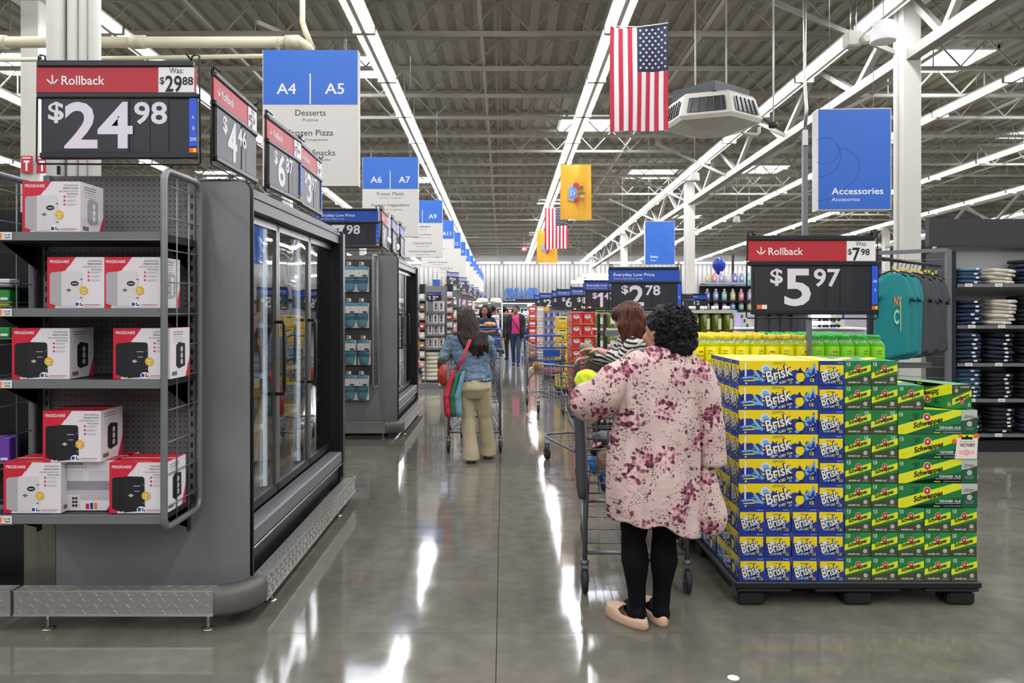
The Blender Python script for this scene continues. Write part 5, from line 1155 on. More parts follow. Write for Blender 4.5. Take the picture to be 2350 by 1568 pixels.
def blob(name, label, cat, px, py, y, rx, rz_, c, rough=.6, ry=None, fold=.008, rot=0):
    mm = mat(name+'_'+c.strip('#'), c, rough); mb = MB(); mb.ell((0, 0, 0), rx, ry or rx*.8, rz_, mm, 16, 10)
    o = remeshed(mb, name, .008, mm, None, fold=fold, fscale=22); o.location = (gx(px, y), y, gz(py, y)); o.rotation_euler = (0, rot, 0); return tag(o, label, cat)
blob('toy_ball', 'bright blue soft ball low in the floral shopper\'s cart', 'ball', 1364, 1068, 4.55, .055, .055, '#1f7ab8', fold=.0)
blob('shoulder_bag', 'tan leather bag with a strap in the floral shopper\'s cart', 'bag', 1390, 1060, 4.5, .06, .085, '#8f7762')
blob('knit_hat', 'black knit hat in the cart above the blue ball', 'hat', 1376, 1036, 4.6, .055, .045, '#17171a')
blob('jacket', 'grey folded jacket on top of the cart load', 'jacket', 1390, 1005, 4.55, .08, .04, '#4a4c50')
blob('toy_doll', 'pink doll hand reaching out of the cart load', 'toy', 1369, 1022, 4.5, .035, .010, '#d98a86', rot=-.5)
blob('cushion', 'navy round cushion standing on the cart floor', 'cushion', 1394, 1105, 4.4, .05, .07, '#16325e')
# ---------------- shopper in the denim jacket
DEN, nt, b = newmat('denim_light'); tc = nt.nodes.new('ShaderNodeTexCoord').outputs['Object']; n1 = tex(nt, 'Noise', 9, tc, Detail=5.0, Roughness=.65); n2 = tex(nt, 'Noise', 140, tc, Detail=2.0)
nt.links.new(ramp(nt, mth(nt, 'ADD', mth(nt, 'MULTIPLY', n1.outputs['Fac'], .8), mth(nt, 'MULTIPLY', n2.outputs['Fac'], .2)), [(.33, '#42586b'), (.5, '#5f7688'), (.66, '#8a9eab')]), b.inputs['Base Color']); b.inputs['Roughness'].default_value = .85
KHK = mat('cream_trousers', '#b9a98a', .85, var=.12, vscale=7, bump=.3, bscale=30)
DX, DY = -.33, 7.55; B = empty('person', 'woman in light denim jacket and wide cream trousers pushing a cart away', 'person', (DX, DY, 0))
dx = lambda p: (p-1155)*DY/CF-DX
dz = lambda p: CH-(p-CY)*DY/CF
mb = MB(); m = SKIN['tan']; mb.loft([(.03, 0, .66, .10, .09), (.035, 0, .74, .16, .12), (.03, .03, .9, .13, .1), (0, .06, 1.08, .15, .1), (-.01, .09, 1.20, .13, .08), (-.01, .11, 1.26, .05, .05)], m, 16)
mb.capsule((-.01, .10, 1.2), (-.02, .13, 1.32), .05, .045, m); head_geo(mb, (-.03, .14, 1.41), .92, .1, m, .2)
for q, (s0, e0, w0) in ((-1, ((-.17, .09, 1.18), (-.25, .10, 1.02), (-.17, .34, 1.08))), (1, ((.16, .09, 1.18), (.21, .10, 1.03), (.16, .34, 1.08)))):
    mb.capsule(s0, e0, .045, .038, m); mb.capsule(e0, w0, .036, .024, m); hand(mb, w0, (0, 1, .0), (0, 0, 1), .95, .8, -q, m)
DL = [((-.05, 0, .70), (dx(1074), .02, .42), (dx(1082), -.06, .07)), ((.11, 0, .70), (dx(1112), .10, .42), (dx(1119), .16, .07))]
for a, k_, c in DL: mb.capsule(a, k_, .08, .05, m); mb.capsule(k_, c, .05, .034, m); mb.capsule(Vector(c)-Vector((0, .02, .035)), Vector(c)+Vector((.01, .11, -.042)), .032, .025, m)
remeshed(mb, 'body', .008, m, B)
for i, (a, k_, c) in enumerate(DL):
    mb = MB(); c = Vector(c); mb.loft([(c.x, c.y+.03, .0, .042, .11), (c.x, c.y+.03, .02, .045, .115), (c.x, c.y+.01, .05, .04, .08)], mat('brown_shoe', '#5a3a30', .5), 14); mb.build('shoe', B)
mb = MB(); mb.loft([(.035, 0, .62, .12, .10), (.037, -.01, .72, .172, .145), (.035, .0, .82, .165, .13), (.035, .02, .90, .15, .12)], KHK, 20)
for (a, k_, c) in DL:
    a = Vector(a); k_ = Vector(k_); c = Vector(c); mb.capsule(a, k_, .094, .070, KHK, 16)
    mb.loft([(c.x, c.y, .03, .084, .10), (c.x, c.y+.0, .12, .076, .088), (k_.x*.5+c.x*.5, (k_.y+c.y)/2, .26, .068, .075), (k_.x, k_.y, .42, .070, .074), (k_.x, k_.y, .5, .05, .05)], KHK, 20)
remeshed(mb, 'wide_trousers', .009, KHK, B, fold=.014, fscale=10, fv=(1, 1, .35))
mb = MB(); mb.loft([(.035, .0, .795, .170, .135), (.035, .0, .84, .172, .138), (.025, .03, .95, .168, .135), (.0, .06, 1.10, .195, .135), (-.01, .08, 1.20, .185, .115), (-.01, .10, 1.255, .10, .08)], DEN, 22)
for s0, e0, w0 in (((-.18, .09, 1.17), (-.255, .10, 1.02), (-.18, .30, 1.07)), ((.17, .09, 1.17), (.215, .10, 1.03), (.165, .30, 1.07))): mb.capsule(s0, e0, .066, .058, DEN, 16); mb.capsule(e0, w0, .056, .042, DEN, 16)
mb.tube([(-.01+.07*math.cos(t), .10+.06*math.sin(t), 1.27) for t in [2*PI*k/16 for k in range(16)]], .02, DEN, 8, closed=True)
jk = remeshed(mb, 'denim_jacket', .008, DEN, B, fold=.02, fscale=13, fv=(1, 1, 1.8))
mb = MB(); bnd = mat('denim_band', '#5b7890', .8); 
for (z, rr) in ((.805, .176),): mb.loft([(.035, 0, z-.018, rr, .141), (.035, 0, z+.018, rr+.002, .143)], bnd, 28)
mb.build('jacket_waistband', B)
for bx_ in (dx(1112), dx(1119)): 
    mb = MB(); mb.lathe([(.001, 0), (.01, .002), (.01, .006), (.001, .008)], CHROME, (0, 0, 0), 10, M=Matrix.Rotation(PI/2, 4, 'X').to_3x3()); mb.build('button', B, (bx_, -.125, .805))
# long dark hair
mb = MB(); mb.ell((-.035, .115, 1.405), .088, .10, .108, H_BRN, 18, 12)
mb.loft([(-.035, .10, 1.505, .03, .03), (-.036, .09, 1.49, .065, .06), (-.035, .07, 1.44, .092, .085), (dx(1073), .04, 1.36, .105, .09), (dx(1075), .01, 1.28, .115, .08), (dx(1079), -.03, 1.215, .115, .065), (dx(1094), -.05, 1.16, .085, .045), (dx(1098), -.06, 1.10, .06, .03)], H_BRN, 20)
for k in range(9):
    u = k/8; x0 = dx(1056+58*u); x1 = dx(1078+42*u); lo = 1.02+.10*abs(u-.45)+.05*math.sin(k*3.1)+(.12 if k < 2 else 0); mb.capsule((x0, -.04, 1.24), ((x0+x1)/2+.008*math.sin(k*2), -.085, 1.14), .030, .026, H_BRN, 8); mb.capsule(((x0+x1)/2+.008*math.sin(k*2), -.085, 1.14), (x1, -.085, lo), .026, .007, H_BRN, 8)
remeshed(mb, 'hair', .0075, H_BRN, B, fold=.010, fscale=30, fv=(1, 1, .15))
mb = MB(); sr = mat('red_strap', '#c23a48', .6); mb.tube([(dx(1082), -.11, 1.20), (dx(1066), -.135, 1.02), (dx(1052), -.15, .90)], .009, sr, 6); mb.tube([(dx(1078), -.11, 1.20), (dx(1062), -.135, 1.02), (dx(1048), -.15, .90)], .007, sr, 6)
tote = empty('tote_bag', 'red, white and green striped tote bag at the denim shopper\'s hip', 'bag', (DX, DY, 0)); mb.build('strap', tote)
for nm, c, off in (('red_side', '#b8283c', 0), ('green_side', '#1f6a48', .045), ('blue_edge', '#6f97a8', .085)):
    mb = MB(); mm = mat(nm, c, .7, var=.5 if off == 0 else .1, vscale=16 if off == 0 else 6); x = dx(1024)+off*1.15
    mb.loft([(x+.035, -.15+off*.1, dz(952), .030, .05), (x+.03, -.15+off*.1, dz(942), .040, .075), (x+.02, -.15, dz(905), .036, .07), (x+.055, -.15, dz(870), .026, .05), (x+.085, -.15, dz(848), .012, .02)], mm, 16)
    remeshed(mb, nm, .008, mm, tote, fold=.008, fscale=14)
blob('red_parcel', 'crumpled red packet riding in the denim shopper\'s cart', 'packet', 1022, 862, 8.5, .09, .12, '#b8432c')
blob('brown_parcel', 'tall brown paper bag in the denim shopper\'s cart', 'bag', 1018, 835, 8.7, .07, .13, '#5a3a2c')
blob('white_parcel', 'pale packet low in the denim shopper\'s cart', 'packet', 1020, 885, 8.6, .07, .035, '#b9beb2')
# ---------------- shopper in the striped top, bending over her cart
STR, nt, b = newmat('black_white_stripes'); tc = nt.nodes.new('ShaderNodeTexCoord').outputs['Object']; nn = tex(nt, 'Noise', 9, tc, Detail=2.0)
sx = nt.nodes.new('ShaderNodeSeparateXYZ'); nt.links.new(tc, sx.inputs[0]); q_ = mth(nt, 'ADD', mth(nt, 'ADD', mth(nt, 'MULTIPLY', sx.outputs[2], 190), mth(nt, 'MULTIPLY', sx.outputs[1], -60)), mth(nt, 'MULTIPLY', nn.outputs['Fac'], 9))
nt.links.new(mixc(nt, mth(nt, 'GREATER_THAN', mth(nt, 'SINE', q_), -.1), '#17171b', '#cfcbc2'), b.inputs['Base Color']); b.inputs['Roughness'].default_value = .8
SY = 6.1; sxx = lambda p: gx(p, SY); szz = lambda p: gz(p, SY)
Cc = empty('person', 'woman with auburn hair in a black and white striped top bending to her cart', 'person', (1.08, SY, 0), 0)
rx_ = lambda p: sxx(p)-1.08
mb = MB(); m = SKIN['fair']; DPANT = mat('dark_trousers', '#1b1d26', .8)
mb.loft([(.03, 0, .62, .10, .10), (.03, 0, .78, .14, .15), (-.0, 0, .95, .11, .13), (-.03, 0, 1.12, .12, .15), (-.06, 0, 1.26, .10, .14), (-.09, 0, 1.33, .05, .05)], m, 16)
mb.capsule((-.09, 0, 1.27), (-.14, 0, 1.40), .05, .047, m); pH, RH = head_geo(mb, (rx_(1434), 0, 1.43), .95, 1.35, m, .5)
wrp = Vector((rx_(1378), .12, szz(806))); mb.capsule((-.08, -.13, 1.22), (rx_(1425), -.10, 1.10), .045, .040, m); mb.capsule((rx_(1425), -.10, 1.10), wrp, .038, .025, m); hand(mb, wrp, (-1, .1, .12), (0, 0, 1), .98, .35, 1, m)
mb.capsule((-.08, .14, 1.22), (-.2, .2, 1.08), .045, .040, m); w2 = Vector((-.36, .3, 1.08)); mb.capsule((-.2, .2, 1.08), w2, .036, .024, m); hand(mb, w2, (-1, 0, 0), (0, 0, 1), .98, .8, -1, m)
for q in (-1, 1): mb.capsule((.03, q*.08, .70), (.0, q*.09, .40), .08, .052, m); mb.capsule((.0, q*.09, .40), (.04, q*.09, .08), .05, .034, m); mb.capsule((.05, q*.09, .045), (-.10, q*.09, .032), .032, .027, m)
remeshed(mb, 'body', .0065, m, Cc)
mb = MB(); mb.loft([(.03, 0, .66, .13, .15), (.03, 0, .80, .155, .17), (.02, 0, .90, .14, .15)], DPANT, 18)
for q in (-1, 1): mb.capsule((.03, q*.08, .70), (.0, q*.09, .40), .092, .064, DPANT); mb.capsule((.0, q*.09, .40), (.04, q*.09, .10), .062, .05, DPANT)
remeshed(mb, 'trousers', .012, DPANT, Cc, fold=.006)
for q in (-1, 1): mb = MB(); mb.loft([(-.02, q*.09, .003, .11, .042), (-.02, q*.09, .03, .115, .044), (.02, q*.09, .07, .06, .038)], SHOE, 14); mb.build('shoe', Cc)
mb = MB(); mb.loft([(.03, 0, .80, .165, .18), (.0, 0, .98, .145, .165), (-.02, 0, 1.12, .145, .175), (-.05, 0, 1.25, .125, .165), (-.08, 0, 1.335, .07, .08)], STR, 22)
mb.capsule((-.08, -.14, 1.22), (rx_(1425), -.105, 1.10), .066, .056, STR, 14); mb.capsule((rx_(1425), -.105, 1.10), Vector((rx_(1403), .0, 1.125)), .055, .046, STR, 14)
mb.capsule((-.08, .15, 1.22), (-.2, .2, 1.08), .066, .056, STR, 14); mb.capsule((-.2, .2, 1.08), (-.3, .26, 1.08), .054, .042, STR, 14)
remeshed(mb, 'striped_top', .007, STR, Cc, fold=.012, fscale=10)
mb = MB(); mb.ell((rx_(1445), .0, 1.462), .118, .100, .098, H_AUB, 18, 12); mb.ell((rx_(1420), .0, 1.455), .055, .085, .065, H_AUB, 14, 10)
for k in range(13):
    u = k/12; yy = -.10+.2*u*.4; a = (rx_(1432+26*u), -.075+.02*math.sin(k), 1.47); b_ = (rx_(1420+66*u), -.115, 1.36+.02*math.sin(k*2)); c = (rx_(1424+78*u), -.125, 1.22+.05*math.sin(k*1.7)+(.02 if u < .3 else 0)-.03*u)
    mb.capsule(a, b_, .05, .034, H_AUB, 8); mb.capsule(b_, c, .034, .010, H_AUB, 8)
remeshed(mb, 'hair', .0075, H_AUB, Cc, fold=.010, fscale=30, fv=(1, 1, .2)); face_parts(Cc, pH, .95, RH)
mb = MB(); mb.tube([(rx_(1466), -.185, szz(778)), (rx_(1440), -.19, szz(800)), (rx_(1415), -.20, szz(824))], .012, mat('cream_strap', '#b9b3a4', .6), 6); mb.build('bag_strap', Cc)
mb = MB(); mb.tube([wrp+Vector((.03, .028*math.cos(t), .028*math.sin(t))) for t in [2*PI*k/14 for k in range(14)]], .004, mat('red_bracelet', '#7a1f24', .5), 6, closed=True); mb.build('bracelet', Cc)
blob('canvas_bag', 'folded grey-beige canvas bag held over the cart seat', 'bag', 1350, 803, 6.35, .075, .045, '#8c8470', fold=.02, rot=.5)
blob('lettered_bag', 'olive grey bag slumped in the cart child seat', 'bag', 1372, 832, 6.5, .12, .07, '#77725f', fold=.02)
# ---------------- people further down the aisle
PINK = mat('pink_top', '#cf2f72', .7); JN = mat('dark_jeans', '#2c3f55', .85, var=.15); BLKC = mat('black_jacket', '#141417', .75); NVT = mat('navy_tee', '#232c42', .8)
D, p, R, s = figure('woman in bright pink top and open black jacket walking up the aisle', .33, 20.3, PI-.05, 1.56, 'brown', PINK, JN, H_BLK, 'bun', wr=((-.24, .12, .84), (.27, .0, .78)), feet=((-.07, .18), (.06, -.12)), yaw=-.55, face=True, voxel=.010)
mb = MB()
for q in (-1, 1):
    sh = Vector((q*.165, 0, 1.30))*s; wv_ = Vector(((-.24, .12, .84), (.27, .0, .78))[0 if q < 0 else 1])*s; el_ = (sh+wv_)/2+Vector((0, -.06, -.03))*s
    mb.capsule(sh, el_, .08*s, .07*s, BLKC); mb.capsule(el_, el_.lerp(wv_, .85), .068*s, .055*s, BLKC)
    mb.loft([(q*.15*s, -.03*s, .74*s, .075*s, .12*s), (q*.14*s, -.03*s, 1.0*s, .075*s, .13*s), (q*.13*s, -.01*s, 1.25*s, .075*s, .125*s), (q*.10*s, -.01*s, 1.33*s, .05*s, .08*s)], BLKC, 14)
mb.loft([(0, -.09*s, .74*s, .17*s, .05*s), (0, -.09*s, 1.0*s, .16*s, .05*s), (0, -.08*s, 1.30*s, .15*s, .05*s)], BLKC, 16)
remeshed(mb, 'black_jacket', .011, BLKC, D, fold=.012, fscale=8)
mb = MB(); mb.tube([(.12*s, .13*s, 1.30*s), (0, .155*s, 1.1*s), (-.16*s, .15*s, .84*s)], .011, BLKC, 6); mb.box(-.27*s, .10*s, .74*s, -.13*s, .16*s, .86*s, BLKC, bev=.02); mb.build('crossbody_bag', D)
E, p, R, s = figure('woman with big dark curly hair in a navy lettered tee behind a loaded cart', gx(1113, 16.2), 16.2, PI, 1.55, 'brown', NVT, JN, H_BLK, 'big', wr=((-.05, .26, 1.04), (.06, .28, 1.06)), el=((-.24, .08, 1.06), (.24, .08, 1.06)), yaw=-.3, face=True, sleeves=0, voxel=.010, lean=.05)
mb = MB(); G = Fr((.11*s, .20*s, 1.17*s), (-1, 0, 0)); mb.text(G, 'BROOKLYN', 0, 0, .04, WHITE, w=.21*s, off=.02); mb.build('tee_lettering', E)
K5 = cart('cart with blue rim in front of the woman in navy, packed with groceries', gx(1118, 15.6), 15.7, PI+.1, blue=True, thick=False)
GRY = mat('grey_shirt', '#8f8a86', .8); OLV = mat('olive_jacket', '#4a4a36', .8); LIL = mat('lilac_shirt', '#c8bccb', .8)
figure('man in white cap and grey shirt leaning on a bagged-up cart', gx(1213, 24), 24, PI+.2, 1.62, 'fair', GRY, JN, None, wr=((-.14, .32, 1.02), (.14, .32, 1.02)), lean=.12, hatm=mat('white_cap', '#d8d5cc', .7), tilt=-.3, face=True)
figure('man in olive jacket and grey cap beside the man in the white cap', gx(1232, 23.2), 23.4, PI/2+.5, 1.58, 'fair', OLV, DPANT, None, wr=((-.14, .25, .95), (.14, .25, .95)), lean=.08, hatm=mat('olive_cap', '#5a5848', .7), face=False)
figure('person with short black hair in a pale lilac shirt near the steel rack', gx(1133, 21.5), 21.5, -.9, 1.56, 'brown', LIL, DPANT, H_BLK, 'short', face=False)
figure('person in a dark coat standing behind the steel rack', gx(1156, 22.5), 22.6, .4, 1.55, 'brown', BLKC, DPANT, H_BLK, 'short', wide=1.25, face=False)
K6 = cart('far cart loaded with pale carrier bags beside the man in the white cap', gx(1212, 22.6), 22.9, PI, blue=True, thick=False)
blob('carrier_bags', 'crumpled white carrier bag on the far cart', 'bag', 1213, 726, 22.4, .22, .14, '#c4c4c0', fold=.05)
blob('bread_bag', 'bread in a bag on the navy-tee shopper\'s cart', 'bread', 1124, 745, 15.3, .12, .05, '#b58a5a', fold=.02)
blob('apple_bag', 'net of red apples in the blue-trimmed lone cart', 'fruit', 1262, 850, 11.4, .2, .05, '#b5503c', fold=.03)
blob('snack_packet', 'yellow and orange packet in the blue-trimmed lone cart', 'packet', 1236, 840, 11.35, .08, .08, '#dca03a', fold=.02)
blob('roll_pack', 'pale pack of rolls low in the blue-trimmed lone cart', 'packet', 1222, 852, 11.4, .06, .06, '#cfbfae', fold=.02)
# ================================================================== signs hung over the aisles
SB = mat('aisle_sign_blue', '#2e6cc8', .45); SBD = mat('aisle_sign_line', '#1c3f8c', .45)
def aisle_sign(y, nums, lines, label, x0=None):
    w, h = .92, 1.32; x0 = -1.88-w/2 if x0 is None else x0; zb = 2.70
    e = empty('aisle_sign', label, 'aisle sign', (x0, y, zb))
    mb = MB(); mb.box(0, 0, 0, w, .10, h, CREAM); mb.box(-.004, -.004, -.006, w+.004, .104, 0, OFFW); mb.box(w, -.003, 0, w+.006, .103, h, OFFW); mb.box(-.006, -.003, 0, 0, .103, h, OFFW); mb.build('sign_box', e)
    mb = MB(); mb.box(0, -.003, h-.53, w, 0, h, SB); mb.build('blue_header', e)
    F = Fr((0, -.003, 0)); mb = MB()
    if len(nums) == 2:
        mb.text(F, nums[0], .13+.0, h-.43, .105, WHITE, w=.19 if len(nums[0]) < 3 else .24, off=.012); mb.text(F, nums[1], .60, h-.43, .105, WHITE, w=.19 if len(nums[1]) < 3 else .24, off=.012); mb.rect(F, .452, h-.53, .464, h-.23, WHITE)
    mb.build('aisle_numbers', e)
    mb = MB(); G = Fr((0, 0, 0))
    for k, (a, b_) in enumerate(lines):
        z = h-.64-.195*k; mb.text(G, a, w/2, z, .058, INK, w=min(.86, len(a)*.037), align='c', off=.004); mb.text(G, b_, w/2, z-.055, .026, INK, w=min(.8, len(b_)*.0215), align='c')
    if lines: mb.build('category_lettering', e)
    for xx in (.13, w-.13):
        mb = MB(); zt = deck_z(y)-.1-zb
        for k in range(4): mb.tube([(xx+.012*math.cos(t), .05, h+.02+.03*k+.016*math.sin(t)) for t in [2*PI*i/8 for i in range(8)]], .003, CHROME, 4, closed=True)
        mb.tube([(xx, .05, h+.13), (xx, .05, zt)], .002, CHROME, 4); mb.build('hanging_chain', e)
    return e
AS = [(7.5, ('A4', 'A5'), [('Desserts', 'Postres'), ('Frozen Pizza', 'Pizza Congeladas'), ('Frozen Snacks', 'Botanas Congeladas')], 'large blue and cream hanging sign numbered A4 and A5, desserts and frozen pizza'),
 (12.8, ('A6', 'A7'), [('Frozen Meals', 'Comidas Congeladas'), ('Frozen Vegetables', 'Verduras Congeladas')], 'blue and cream hanging sign numbered A6 and A7, frozen meals'),
 (17.9, ('A8', 'A9'), [('Condiments', 'Condimentos'), ('Gravy Mixes', 'Mezclas para Gravy'), ('Canned Fruit', 'Frutas en Lata'), ('Canned Vegetables', 'Verduras en Lata')], 'blue and cream hanging sign ending in A9, canned fruit and vegetables'),
 (22.0, ('A10', 'A11'), [('Crackers', 'Galletas'), ('Canned Meat', 'Carne en Lata'), ('Pasta', 'Pasta'), ('Canned Tomatoes', 'Tomates Enlatados')], 'blue and cream hanging sign ending in A11, canned tomatoes')]
yy = [25.5, 29, 32.5, 36.5, 40.4, 44.5, 48.5, 52.3, 55.3]
for i, y in enumerate(yy): AS.append((y, ('A%d' % (12+2*i), 'A%d' % (13+2*i)), [('Foods', 'Alimentos'), ('Snacks', 'Botanas'), ('Cake Mixes', 'Mezclas para Pastel'), ('Drink Mixes', 'Mezclas')][:4 if i < 4 else 0], 'hanging aisle sign, %s one behind the canned tomatoes sign' % ORD[i]))
for a in AS: aisle_sign(*a)
DB = mat('department_blue', '#2a62ba', .45)
def dept_sign(px0, px1, py0, py1, y, title, sub, label, style):
    x0, x1, z0, z1 = gx(px0, y), gx(px1, y), gz(py1, y), gz(py0, y); w, h = x1-x0, z1-z0
    e = empty('department_sign', label, 'hanging sign', (x0, y, z0), -.06); mb = MB(); mb.box(0, 0, 0, w, .20, h, OFFW); 
    mb.box(-.002, .02, .015, 0, .18, h-.015, LGREY); mb.build('sign_box', e); mb = MB(); mb.box(.012, -.004, .012, w-.012, 0, h-.012, DB); mb.build('blue_face', e)
    F = Fr((0, -.004, 0)); mb = MB(); s = w/.92
    mb.text(F, title, .175*s, .20*s, .085*s, WHITE, w=len(title)*.0585*s, off=.012); mb.text(F, sub, .175*s, .115*s, .045*s, WHITE, w=len(sub)*.035*s); mb.build('lettering', e)
    mb = MB(); arc = lambda cx, cz, r, a0, a1, n=16: [(cx+r*math.cos(a0+(a1-a0)*i/n), cz+r*math.sin(a0+(a1-a0)*i/n)) for i in range(n+1)]
    if style == 0: mb.stroke(F, arc(.09*s, .76*s, .17*s, PI/2+.6, -PI/2-.6), .007, SBD); mb.stroke(F, arc(.02*s, .70*s, .27*s, .55, -PI/2), .007, SBD); mb.stroke(F, [(.27*s, .79*s)]+arc(.27*s, .54*s, .25*s, PI/2, -1.2)+[(.2*s, .16*s), (.0, .12*s)], .007, SBD)
    else: mb.stroke(F, [(.1*s, .65*s), (.35*s, .9*s)]+arc(.45*s, .75*s, .18*s, 2.4, -1.2)+[(.35*s, .55*s), (.12*s, .62*s)], .008, SBD); mb.stroke(F, [(.5*s, .55*s), (.62*s, .4*s)], .008, SBD); mb.stroke(F, arc(.68*s, .33*s, .09*s, 0, 2*PI), .008, SBD)
    mb.build('line_drawing', e)
    for xx in (.2*w, .8*w): mb = MB(); mb.tube([(xx, .1, h), (xx, .1, deck_z(y)-.02-z0)], .003, CHROME, 4); mb.build('hanging_cable', e)
dept_sign(1876, 2041, 250, 483, 9.9, 'Accessories', 'Accesorios', 'large blue hanging sign with line drawing reading accessories', 0)
dept_sign(1480, 1548, 508, 608, 23.5, 'Baby', 'Bebés', 'blue hanging sign with line drawing reading baby', 1)
# ------------------------------------------------------------------ flags
FRD = mat('flag_red', '#b0283c', .8); FWH = mat('flag_white', '#d6d0cc', .8); FNV = mat('flag_navy', '#20283e', .8); FGO = mat('flag_gold', '#cf9a2a', .8)
def us_flag(x, y, zt, w=.92, h=1.55, label='', tilt=0, lean=0):
    e = empty('flag', label, 'flag', (x, y, zt), tilt); wave = lambda u, v: .03*math.sin(u*9+v*1.7)+.02*math.sin(v*5+u*4)
    cols = 26; rows = 20; mb = MB()
    def P(u, v): return (u*w+(v*lean), wave(u, v), -v*h+.05*math.sin(PI*u)*(-1)*(1-v)*.7+(u-.0)*.045*(1-v*.6))
    def patch(u0, u1, v0, v1, m, k=0):
        n = max(1, round((v1-v0)*12))
        for j in range(n):
            a, b_ = v0+(v1-v0)*j/n, v0+(v1-v0)*(j+1)/n; q = [Vector(P(u0, a)), Vector(P(u1, a)), Vector(P(u1, b_)), Vector(P(u0, b_))]
            q = [Vector((p_.x, p_.y-k, p_.z)) for p_ in q]; mb.quad(q[0], q[3], q[2], q[1], m); 
    for i in range(13): 
        u0, u1 = i/13, (i+1)/13
        if i < 6: patch(u0, u1, 0, 1, FRD if i % 2 == 0 else FWH)
        else: patch(u0, u1, .44, 1, FRD if i % 2 == 0 else FWH)
    for i in range(6, 13): patch(i/13, (i+1)/13, 0, .44, FNV)
    mb.build('cloth', e); mb = MB()
    for r in range(11):
        for c in range(5 if r % 2 else 4) if False else range(4 if r % 2 else 5):
            u = 6/13+(7/13)*((c+.5+(.5 if r % 2 else 0))/5); v = .02+.40*((r+.5)/11); ce = Vector(P(u, v))
            pts = []
            for k in range(10): rr = .022 if k % 2 == 0 else .009; t = PI/2+PI*k/5; pts.append((rr*math.cos(t), rr*math.sin(t)))
            Fk = Fr((ce.x, ce.y-.006, ce.z)); mb.poly(Fk, pts, FWH, .003)
    mb.build('stars', e); mb = MB(); mb.tube([P(0, 0), P(.5, 0), P(1, 0)], .008, FWH, 6); mb.build('header_tape', e)
    for u in (0.02, .98): p = P(u, 0); mb = MB(); mb.tube([p, (p[0], p[1], deck_z(y)+.03-zt)], .002, CHROME, 4); mb.build('cord', e)
us_flag(gx(1391, 11), 10.6, gz(68, 11)-.1, label='large hanging flag with red stripes and white stars on navy', w=.80, h=1.45)
def gold_flag(px0, px1, py0, py1, y, label, half=False):
    x0, x1, z0, z1 = gx(px0, y), gx(px1, y), gz(py1, y), gz(py0, y); w, h = x1-x0, z1-z0
    e = empty('flag', label, 'flag', (x0, y, z1), 0); mb = MB(); n, r = 18, 16
    f = lambda u, v: (u*w, .04*math.sin(u*8+v*2)+.02*math.sin(v*7-u*5), -v*h-.03*math.sin(PI*u)*(1-v))
    for j in range(r+1):
        for i in range(n+1): mb.v.append(f(i/n, j/r))
    for j in range(r):
        for i in range(n): a = j*(n+1)+i; mb.face((a, a+n+1, a+n+2, a+1), FGO, True)
    mb.build('cloth', e); mb = MB(); F = Fr((0, -.075, -h)); s = w/1.0
    mb.poly(F, [(w*.28, h*.36), (w*.28, h*.52), (w*.40, h*.58), (w*.52, h*.55), (w*.52, h*.40), (w*.42, h*.36)], mat('shield_blue', '#5c83b4', .7)); mb.poly(F, [(w*.25, h*.34), (w*.25, h*.60), (w*.44, h*.62), (w*.42, h*.32)], mat('shield_pale', '#8fa0a8', .7), .0002)
    mb.disc(F, w*.5, h*.60, .10*s, FRD, .0004); mb.disc(F, w*.53, h*.34, .09*s, FRD, .0004); mb.disc(F, w*.67, h*.56, .07*s, mat('figure_brown', '#6b5036', .7), .0004); mb.disc(F, w*.70, h*.42, .07*s, mat('figure_tan', '#b09470', .7), .0004); mb.rect(F, w*.55, h*.44, w*.78, h*.48, MATS['figure_brown'])
    mb.stroke(F, [(w*.33, h*.42), (w*.33, h*.52)], .02*s, FWH, .0008); mb.stroke(F, [(w*.38, h*.42), (w*.46, h*.46), (w*.38, h*.52)], .015*s, FWH, .0008)
    mb.build('emblem', e)
    for u in (0.02, .98): p = f(u, 0); mb = MB(); mb.tube([p, (p[0], p[1], deck_z(y)+.03-z1)], .002, CHROME, 4); mb.build('cord', e)
gold_flag(1286, 1357, 376, 504, 19.5, 'gold hanging flag with a blue shield emblem, the larger of two')
us_flag(gx(1250, 26.5), 26.5, gz(477, 26.5), w=.80, h=1.42, label='smaller striped and starred flag behind the larger gold one')
gold_flag(1232, 1279, 528, 604, 33, 'smaller gold flag hanging nearest the rear wall')
# ------------------------------------------------------------------ things under the roof
VENT = mat('air_unit_paint', '#b3b0a4', .5); e = empty('air_unit', 'hexagonal ceiling air unit with dark outlet grilles', 'air unit', (gx(1632, 12.2), 12.2, gz(298, 12.2)), .15+PI/6)
mb = MB(); n = 6; R1 = .70
mb.lathe([(R1*.55, -.06), (R1*1.05, .04), (R1*1.10, .10), (R1*.95, .42), (R1*.9, .46)], VENT, n=6, sm=False); mb.build('body', e)
for k in range(6):
    t0, t1 = 2*PI*k/6, 2*PI*(k+1)/6; mb = MB(); a = Vector((math.cos(t0), math.sin(t0), 0))*R1*1.09; b_ = Vector((math.cos(t1), math.sin(t1), 0))*R1*1.09; c = Vector((math.cos(t1), math.sin(t1), 0))*R1*.985; d = Vector((math.cos(t0), math.sin(t0), 0))*R1*.985
    A_, B_ = a.lerp(b_, .12), a.lerp(b_, .88); C_, D_ = d.lerp(c, .88), d.lerp(c, .12); q = [A_+Vector((0, 0, .14)), B_+Vector((0, 0, .14)), C_+Vector((0, 0, .37)), D_+Vector((0, 0, .37))]; nrm = (q[1]-q[0]).cross(q[3]-q[0]).normalized()*.012
    mb.quad(*[p_+nrm for p_ in q], BLKP); 
    for j in range(5): f = (j+.5)/5; mb.bar(q[0].lerp(q[1], f)+nrm*1.5, q[3].lerp(q[2], f)+nrm*1.5, .012, .012, DK)
    mb.build('grille', e)
